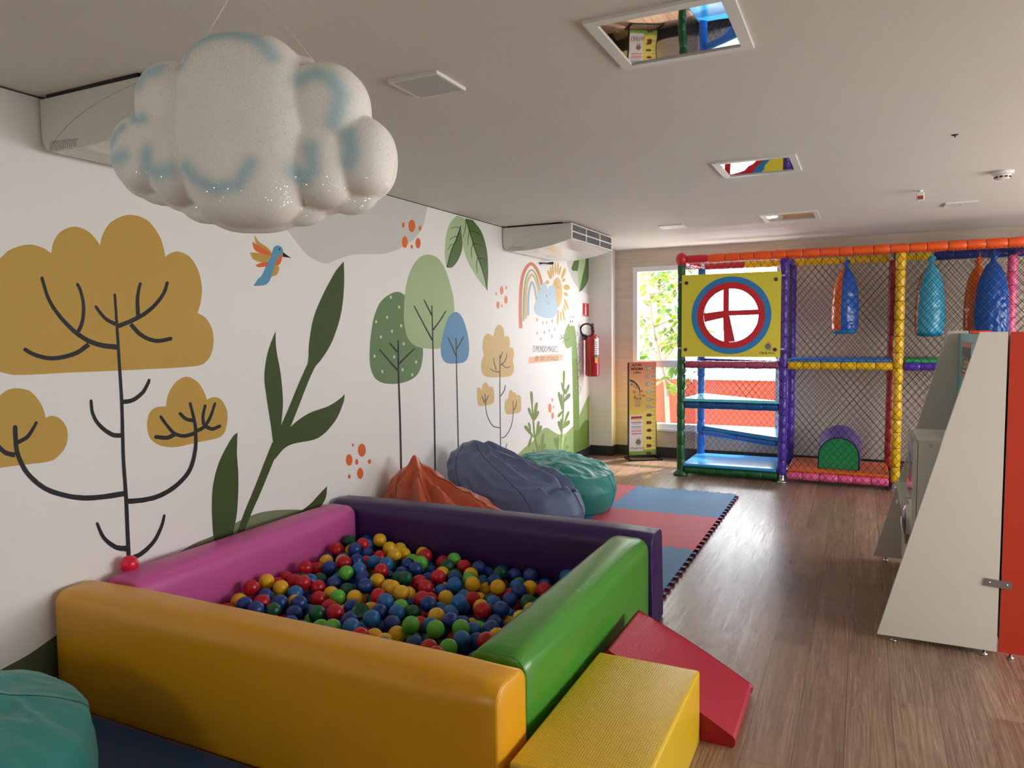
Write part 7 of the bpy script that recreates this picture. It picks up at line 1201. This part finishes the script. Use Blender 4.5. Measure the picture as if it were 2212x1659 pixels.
mb.prism([(x0-0.030, z0+0.034), (x0-0.030, czp+0.297), (x0+0.030, czp+0.297), (x0+0.030, z0+0.034), (cxp+0.294, z0+0.040), (cxp+0.294, z0-0.018), (x0+0.036, z0-0.022), (x0+0.10, czp-0.292), (x0-0.020, czp-0.297), (x0-0.032, z0-0.045), (cxp-0.285, z0-0.09), (cxp-0.296, z0+0.008)], pf, 0.002, 0.0185)
mb.build('red_wheel', plain('board red', (196, 28, 40), 0.4), panel)
for u, v in ((1.545, 2.232), (2.508, 2.234), (1.538, 1.475), (2.508, 1.475)): MB().lathe([(0.020, 0.016), (0.020, 0.024), (0.014, 0.032), (0, 0.034)], (u, yP, v), (0, -1, 0), 16).build('bolt', plain('dark purple bolt', (58, 30, 64), 0.35), panel)
for u0, u1, v in ((1.462, 1.50, 2.245), (2.555, 2.60, 2.275), (1.455, 1.495, 1.49), (2.555, 2.60, 1.48)): MB().box((u0, YF-0.095, v-0.010), (u1, YF-0.03, v+0.010)).build('clamp', steel, panel)
logo(lambda u, v, d: pf(u, v, 0.016+d), 2.345, 1.425, 0.165, panel, 0.001)
# netting: two families of straight cords, clipped to each bay
netm = plain('black net cord', (14, 14, 16), 0.8)
def net(fn, a0, a1, b0, b1, pitch, r, jit=0):
    mb = MB(); rnd = random.Random(int(a0*100+b0*10)); k0 = -int((b1-b0)/pitch)-1; k1 = int((a1-a0)/pitch)+1; slope = 1.25
    for fam in (1, -1):
        k = -(b1-b0)/slope
        while k < a1-a0+(b1-b0)/slope:
            # line a = a0+k + fam*(b-b0)/slope
            pts = []
            for bb in (b0, b1): pts.append((a0+k+fam*(bb-b0)/slope, bb))
            (xa, za), (xb, zb) = pts
            t0, t1 = 0.0, 1.0; dx = xb-xa
            for lo, sg in ((a0, 1), (a1, -1)):
                fa, fb = (xa-lo)*sg, (xb-lo)*sg
                if fa < 0 and fb < 0: t0 = 2
                elif fa < 0: t0 = max(t0, fa/(fa-fb))
                elif fb < 0: t1 = min(t1, fa/(fa-fb))
            if t0 < t1-1e-3:
                n = max(2, int((t1-t0)*(b1-b0)/0.3)+1); P_ = []
                for i in range(n+1):
                    t_ = t0+(t1-t0)*i/n; u = xa+dx*t_; v = za+(zb-za)*t_
                    w = 0.006*noise.noise(Vector((u*2.2, v*2.2, a0))); P_.append(fn(u+w, v+0.6*w, jit*noise.noise(Vector((u*1.3, v*1.3, 5+a0)))))
                mb.tube(P_, r, 3, 0, False)
            k += pitch
    return mb.build('net', netm, ps)
yn = YF-0.055
net(lambda u, v, d: (u, yn+0.02, v), FX[0], FX[1], 0.86, 2.46, 0.072, 0.0021)
net(lambda u, v, d: (u, yn, v), FX[1]-0.02, 5.9, 0.05, 2.47, 0.072, 0.0022)
for i in range(3): net(lambda u, v, d: (u, YB+0.055+d, v), BX[i], BX[i+1], 0.16, 2.46, 0.072, 0.0021, 0.01)
net(lambda u, v, d: (u, YB+0.055+d, v), BX[3], 5.9, 0.16, 2.46, 0.072, 0.0021, 0.01)
net(lambda u, v, d: (u, YF+0.02, v), FX[2], FX[3], 1.0, 2.44, 0.075, 0.0018)
net(lambda u, v, d: (1.50-0.02, u, v), YF, YB, 0.16, 2.46, 0.072, 0.0021)
for xx_ in (2.60, 3.68): net(lambda u, v, d: (xx_, u, v), YF, YB, 1.36, 2.46, 0.072, 0.0020)

# ------------------------------------------------------------------ hanging bags
def bag(label, x, y, z0, z1, r, colours, seed, rot=0.0):
    t = thing('hanging_bag', label, 'punch bag', (x, y, z0), 'bags hanging in the play structure'); h = z1-z0; zk = h*0.89
    prof = [(0.55, 0.0), (0.80, 0.012), (0.93, 0.035), (0.985, 0.075), (1.0, 0.14)]+[(1.0+0.03*math.sin(math.pi*i/8)-0.06*(i/8)**2, 0.14+0.36*i/8) for i in range(1, 9)]+[(0.92, 0.56), (0.84, 0.64), (0.73, 0.72), (0.58, 0.79), (0.42, 0.84), (0.26, 0.875), (0.17, 0.90), (0.15, 0.93), (0.20, 0.96), (0.10, 1.0)]
    NU = 96; V = []; F = []; mi = []
    # finer rings
    pr = []
    for (a, b), (c, d) in zip(prof[:-1], prof[1:]):
        m_ = max(1, int((d-b)/0.012))
        for i in range(m_): pr.append((a+(c-a)*i/m_, b+(d-b)*i/m_))
    pr.append(prof[-1])
    for rr, hh in pr:
        for i in range(NU):
            a = 2*math.pi*i/NU; q = Vector((math.cos(a), math.sin(a), 0))
            w = noise.noise(Vector((q.x*3.2+seed, q.y*3.2, hh*16)))*0.5+(1-2*abs(noise.noise(Vector((q.x*2.2+seed*2, q.y*2.2, hh*11)))))*0.5
            am = 0.010*r/0.135*min(1, rr*1.2); up = 0.0
            ra = rr*r+am*w; V.append((x+ra*math.cos(a+rot), y+ra*math.sin(a+rot), z0+hh*h))
    n = len(pr); nc = len(colours)
    bodies = {}
    mb = MB(); o_ = 0
    for j in range(n-1):
        for i in range(NU):
            k = int(i/NU*nc)
            F.append((j*NU+i, j*NU+(i+1) % NU, (j+1)*NU+(i+1) % NU, (j+1)*NU+i)); mi.append(k if pr[j][1] > 0.045 else nc)
    F.append(tuple(range(NU-1, -1, -1))); mi.append(nc)
    mb.v = V; mb.f = F; mb.mi = mi; mb.sm = [True]*len(F)
    mb.build('bag_body', [BAGM[c] for c in colours]+[BAGM['bottom']], t)
    MB().tube([(x-0.035, y, z1-0.03), (x-0.02, y, z1-0.045), (x, y-0.02, z1-0.05), (x+0.022, y, z1-0.045), (x+0.035, y, z1-0.02), (x+0.015, y, z1+0.0)], [0.010, 0.018, 0.022, 0.018, 0.012, 0.008], 8).build('knot', BAGM[colours[1] if nc > 2 and colours[1] != 'orange' else colours[0]], t)
    MB().tube([(x, y, z1-0.04), (x+0.01, y, 2.47)], 0.007, 6).build('strap', BAGM[colours[1] if nc > 2 and colours[1] != 'orange' else colours[0]], t)
    return t
def mat_bag(n, c): return mat_vinyl(n, c, 0.18, wrinkle=0.8)
BAGM = {'orange': mat_bag('glossy orange bag vinyl', (226, 104, 34)), 'blue': mat_bag('glossy blue bag vinyl', (28, 92, 186)), 'sky': mat_bag('glossy sky blue bag vinyl', (72, 178, 216)), 'bottom': mat_bag('bag bottom vinyl', (40, 140, 200))}
bag('half orange half blue hanging bag above the blue platform', 3.185, 8.80, 1.635, 2.44, 0.133, ['blue', 'orange'], 1, R(-106))
bag('sky blue hanging bag right of the yellow post', 3.995, 8.82, 1.60, 2.44, 0.135, ['orange', 'sky', 'sky', 'sky'], 4, R(120))
bag('royal blue hanging bag in front of the pink post', 4.53, 8.74, 1.58, 2.44, 0.145, ['blue', 'blue', 'blue', 'orange'], 7, R(170))
bag('rust orange hanging bag half hidden behind the royal blue one', 4.44, 9.04, 1.62, 2.42, 0.118, ['orange'], 9)
# ------------------------------------------------------------------ half round foam tunnel
t = thing('half_round_hurdle', 'purple half round foam hurdle with a green end standing on the orange platform', 'foam hurdle', (3.15, 8.83, 0.167))
def arch(rx, h, n=24): return [(rx, 0), (rx, h-rx)]+[(rx*math.cos(math.pi*i/n), (h-rx)+rx*math.sin(math.pi*i/n)) for i in range(1, n)]+[(-rx, h-rx), (-rx, 0)]
o = MB().prism(arch(0.205, 0.345), lambda u, v, d: (3.155+u*(1+0.10*(d-8.62)/0.45), d, 0.168+v*(1+0.24*(d-8.62)/0.45)), 8.62, 9.07, smooth=False).build('shell', mat_vinyl('purple hurdle vinyl', (92, 66, 150), 0.35), t)
o = MB().prism(arch(0.196, 0.332), lambda u, v, d: (3.155+u*(1-0.0*d), d, 0.170+v), 8.604, 8.619).build('end_panel', mat_vinyl('green hurdle vinyl', (20, 132, 74), 0.25, wrinkle=0.8), t)
b = o.modifiers.new('soft', 'BEVEL'); b.width = 0.006; b.segments = 2
MB().tube([(3.155+u, 8.617, 0.170+v) for u, v in arch(0.203, 0.343)], 0.005, 6).build('piping', plain('dark piping', (30, 26, 44), 0.4), t)

# ------------------------------------------------------------------ play kitchen and its red neighbour
lam = plain('light grey laminate', (232, 226, 212), 0.45, bump=(300, 0.05, 0.001)); lam2 = plain('grey laminate edge', (150, 160, 170), 0.35); kst = thing('play_kitchen', 'grey play kitchen with sloping side panels at the right', 'play kitchen', (3.75, 5.1, 0))
def side(y0_, y1_, m, parent, nm='side_panel', mirror=False, zt_=1.672):
    pr = [(3.468, 0.030), (4.018, 0.030), (4.018, zt_), (3.898, zt_)]
    if mirror: pr = [(8.046-x, z) for x, z in pr][::-1]
    return MB().prism(pr, lambda u, v, d: (u, d, v), y0_, y1_, 0, 1).build(nm, [m, lam2], parent)
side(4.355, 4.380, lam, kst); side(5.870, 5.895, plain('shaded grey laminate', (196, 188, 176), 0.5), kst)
ftm = plain('chrome foot', (190, 190, 188), 0.25, metal=1.0)
for x, y in ((3.55, 4.368), (3.965, 4.368), (3.55, 5.882), (3.965, 5.882)): MB().lathe([(0.016, 0), (0.016, 0.008), (0.006, 0.010), (0.006, 0.032), (0, 0.032)], (x, y, 0), n=14).build('foot', ftm, kst)
bp = MB().box((3.960, 4.382, 0.06), (3.980, 5.868, 1.655)).build('back_panel', plain('turquoise laminate', (104, 170, 174), 0.4), kst)
MB().box((3.9585, 5.22, 1.395), (3.960, 5.635, 1.57)).build('blackboard', plain('blackboard', (60, 56, 54), 0.6), bp)
for lo, hi in (((5.22, 1.57), (5.635, 1.598)), ((5.22, 1.372), (5.635, 1.395))): MB().box((3.958, lo[0], lo[1]), (3.960, hi[0], hi[1])).build('blackboard_trim', plain('coral trim', (196, 84, 74), 0.5), bp)
mb = MB(); v, fc = text2d('Cozinha', width=0.33, height=0.075, shear=0.25); mb.add([(3.9578, 5.59-a, 1.435+b) for a, b in v], fc); mb.box((3.9576, 5.27, 1.412), (3.958, 5.59, 1.419)); mb.build('lettering', plain('chalk yellow', (214, 204, 110), 0.6), bp)
mb = MB().box((3.9590, 4.40, 1.60), (3.960, 5.86, 1.604)); mb.build('panel_groove', plain('turquoise groove', (60, 110, 116), 0.5), bp)
bx = MB().softbox((3.655, 4.59, 0.10), (3.958, 5.10, 1.077), r=0.003, nint=2).build('cupboard', plain('pale grey lacquer', (206, 206, 200), 0.35), kst)
dr = MB().box((3.630, 4.592, 0.10), (3.652, 5.098, 1.068)).build('cupboard_door', plain('glossy white door', (214, 212, 206), 0.10, coat=0.6), kst)
MB().lathe([(0.010, 0), (0.010, -0.0012), (0, -0.0015)], (3.715, 4.5895, 1.05), (0, 1, 0), 20).build('screw_cap', plain('cap grey', (196, 196, 190), 0.4), bx)
MB().flat([(4.78, 0.80), (4.96, 0.80), (4.96, 0.93), (4.90, 0.96), (4.83, 0.94), (4.78, 0.91)], lambda u, v: (3.6290, u, v)).build('door_print', plain('door print blue', (80, 120, 140), 0.4), dr)
# porthole of the play washing machine
mb = MB(); ring(mb, lambda u, v, d: (3.630-d, 4.815+u, 0.565+v), 0.100, 0.135, 0.0, 0.020); mb.build('porthole_ring', plain('chrome ring', (200, 200, 200), 0.12, metal=1.0), dr)
MB().lathe([(0.103, 0.002), (0.092, 0.022), (0.06, 0.038), (0.03, 0.044), (0, 0.045)], (3.632, 4.815, 0.565), (-1, 0, 0), 28).build('porthole_glass', plain('smoky clear dome', (60, 62, 64), 0.04, coat=1.0), dr)
MB().box((3.60, 5.102, 0.575), (3.958, 5.868, 0.600)).build('worktop', plain('pale grey worktop', (190, 194, 188), 0.3), kst)
cb = MB().box((3.64, 5.104, 0.10), (3.958, 5.866, 0.574)).build('base_cupboard', plain('grey cupboard front', (182, 176, 166), 0.4), kst)
MB().lathe([(0.006, 0), (0.006, 0.02), (0.022, 0.024), (0.022, 0.036), (0.012, 0.042), (0, 0.043)], (3.64, 5.70, 0.48), (-1, 0, 0), 16).build('knob', plain('cream knob', (216, 210, 200), 0.4), cb)
rd = thing('activity_panel', 'orange red sloping panel standing against the grey play kitchen', 'activity panel', (4.3, 5.1, 0))
redl = plain('orange red laminate', (206, 62, 36), 0.45, bump=(300, 0.05, 0.001))
side(4.355, 4.380, redl, rd, mirror=True); side(5.870, 5.895, redl, rd, mirror=True)
MB().box((4.041, 4.382, 0.06), (4.061, 5.868, 1.655)).build('back_panel', redl, rd)
for x, y in ((4.08, 4.368), (4.50, 4.368), (4.08, 5.882), (4.50, 5.882)): MB().lathe([(0.016, 0), (0.016, 0.008), (0.006, 0.010), (0.006, 0.032), (0, 0.032)], (x, y, 0), n=14).build('foot', ftm, rd)
t = thing('bracket', 'small steel joining plate screwed across the grey and red panels', 'bracket', (4.012, 4.35, 0.37)); 
MB().obox((4.012, 4.3515, 0.388), (0.060, 0, -0.004), (0, 0.0025, 0), (0.0018, 0, 0.019)).build('plate', steel, t)
for x, z in ((3.975, 0.391), (4.05, 0.386)): MB().lathe([(0.007, 0), (0.006, 0.003), (0, 0.0045)], (x, 4.349, z), (0, -1, 0), 12).build('screw', ftm, t)

# ------------------------------------------------------------------ trees outside
bark = plain('pale bark', (150, 128, 108), 0.85, bump=(30, 0.6, 0.01))
lf = [mat_leaf('bright leaf', (54, 84, 14), (100, 126, 16)), mat_leaf('yellow green leaf', (80, 98, 18), (126, 140, 22)), mat_leaf('deep leaf', (32, 60, 14), (62, 96, 16))]
def leaf(mb, p, d, up, L, W, m):
    d = d.normalized(); s = d.cross(up).normalized(); n_ = s.cross(d); V = [p]; prof = ((0.12, .35), (0.3, .85), (0.5, 1.0), (0.7, .8), (0.88, .4))
    for t_, w in prof:
        c = p+d*(L*t_)-n_*(L*0.22*t_*t_); V += [c+s*(W*w/2)+n_*(W*0.12*w), c, c-s*(W*w/2)+n_*(W*0.12*w)]
    V.append(p+d*L-n_*(L*0.24)); F = [(0, 1, 2), (0, 2, 3)]
    for i in range(4):
        a = 1+3*i; F += [(a, a+3, a+4, a+1), (a+1, a+4, a+5, a+2)]
    F += [(13, 16, 14), (14, 16, 15)]; mb.add(V, F, m, True)
def tree(label, trunk, limbs, nl, size, seed):
    rnd = random.Random(seed); t = thing('tree', label, 'tree', trunk[0]); mb = MB(); fo = MB()
    n = len(trunk); mb.tube(trunk, [0.038*(1-0.6*i/(n-1)) for i in range(n)], 9)
    for lb in limbs:
        mb.tube(lb, [0.014*(1-0.65*i/(len(lb)-1)) for i in range(len(lb))], 6)
        for k in range(nl):
            u = rnd.uniform(0.15, 1.0)*(len(lb)-1); i = min(int(u), len(lb)-2); p = Vector(lb[i]).lerp(Vector(lb[i+1]), u-i)
            d = Vector((rnd.uniform(-1, 1), rnd.uniform(-1, 1), rnd.uniform(-0.8, 0.7))); L = size*rnd.uniform(0.6, 1.15)
            q = p+d.normalized()*rnd.uniform(0.02, 0.10); mb.tube([p, q], 0.0022, 4, 0, False); leaf(fo, q, d, Vector((rnd.uniform(-.5, .5), rnd.uniform(-.5, .5), 1)).normalized(), L, L*rnd.uniform(0.48, 0.62), rnd.choice((0, 0, 1, 1, 2)))
    mb.build('trunk', bark, t); fo.build('foliage', lf, t)
rnd = random.Random(5)
tr_ = [Vector(p) for p in ((0.77, 10.8, ZG), (0.76, 10.8, 0.28), (0.73, 10.8, 0.88), (0.675, 10.8, 1.09), (0.60, 10.82, 1.40), (0.50, 10.8, 1.89), (0.45, 10.78, 2.48), (0.43, 10.75, 3.0))]
limbs = []
for z, dx, dy, dz in ((1.15, .45, -.25, .1), (1.2, .35, .1, .55), (1.35, -.45, -.1, .35), (1.55, .5, -.2, .5), (1.7, -.45, .2, .4), (1.75, .55, .25, .3), (1.95, .5, -.3, .35), (2.05, -.4, -.2, .4), (2.2, .45, .2, .35), (2.35, -.35, .3, .45), (2.45, .5, -.2, .3), (2.6, .3, .3, .4), (2.7, -.3, -.3, .3), (2.8, .4, 0, .3), (1.0, .22, -.15, -.2), (0.95, .3, .05, .05), (1.45, .75, .1, .25), (1.9, .85, .1, .2), (2.25, .8, -.1, .1)):
    i = max(k for k in range(len(tr_)-1) if tr_[k].z <= z); a = (z-tr_[i].z)/(tr_[i+1].z-tr_[i].z); p = tr_[i].lerp(tr_[i+1], a)
    limbs.append([p, p+Vector((dx*.35, dy*.35, dz*.25)), p+Vector((dx*.7, dy*.7, dz*.65)), p+Vector((dx, dy, dz))])
tree('slender leafy tree growing outside the window in front of the orange wall', tr_, limbs, 14, 0.165, 11)
for k, (x, y, lb) in enumerate(((-0.6, 15.5, 'bushy tree farther off behind the orange garden wall'),)):
    tk_ = [Vector((x, y, ZG)), Vector((x+.05, y, 1.0)), Vector((x, y, 2.2)), Vector((x+.1, y, 3.2))]; lm = []
    for i in range(22):
        z = rnd.uniform(1.0, 3.1); p = Vector((x, y, z)); a = rnd.uniform(0, 6.28); rr_ = rnd.uniform(0.6, 1.3); lm.append([p, p+Vector((math.cos(a)*rr_*.5, math.sin(a)*rr_*.5, .25)), p+Vector((math.cos(a)*rr_, math.sin(a)*rr_, rnd.uniform(-.1, .5)))])
    tree(lb, tk_, lm, 22, 0.2, 20+k)
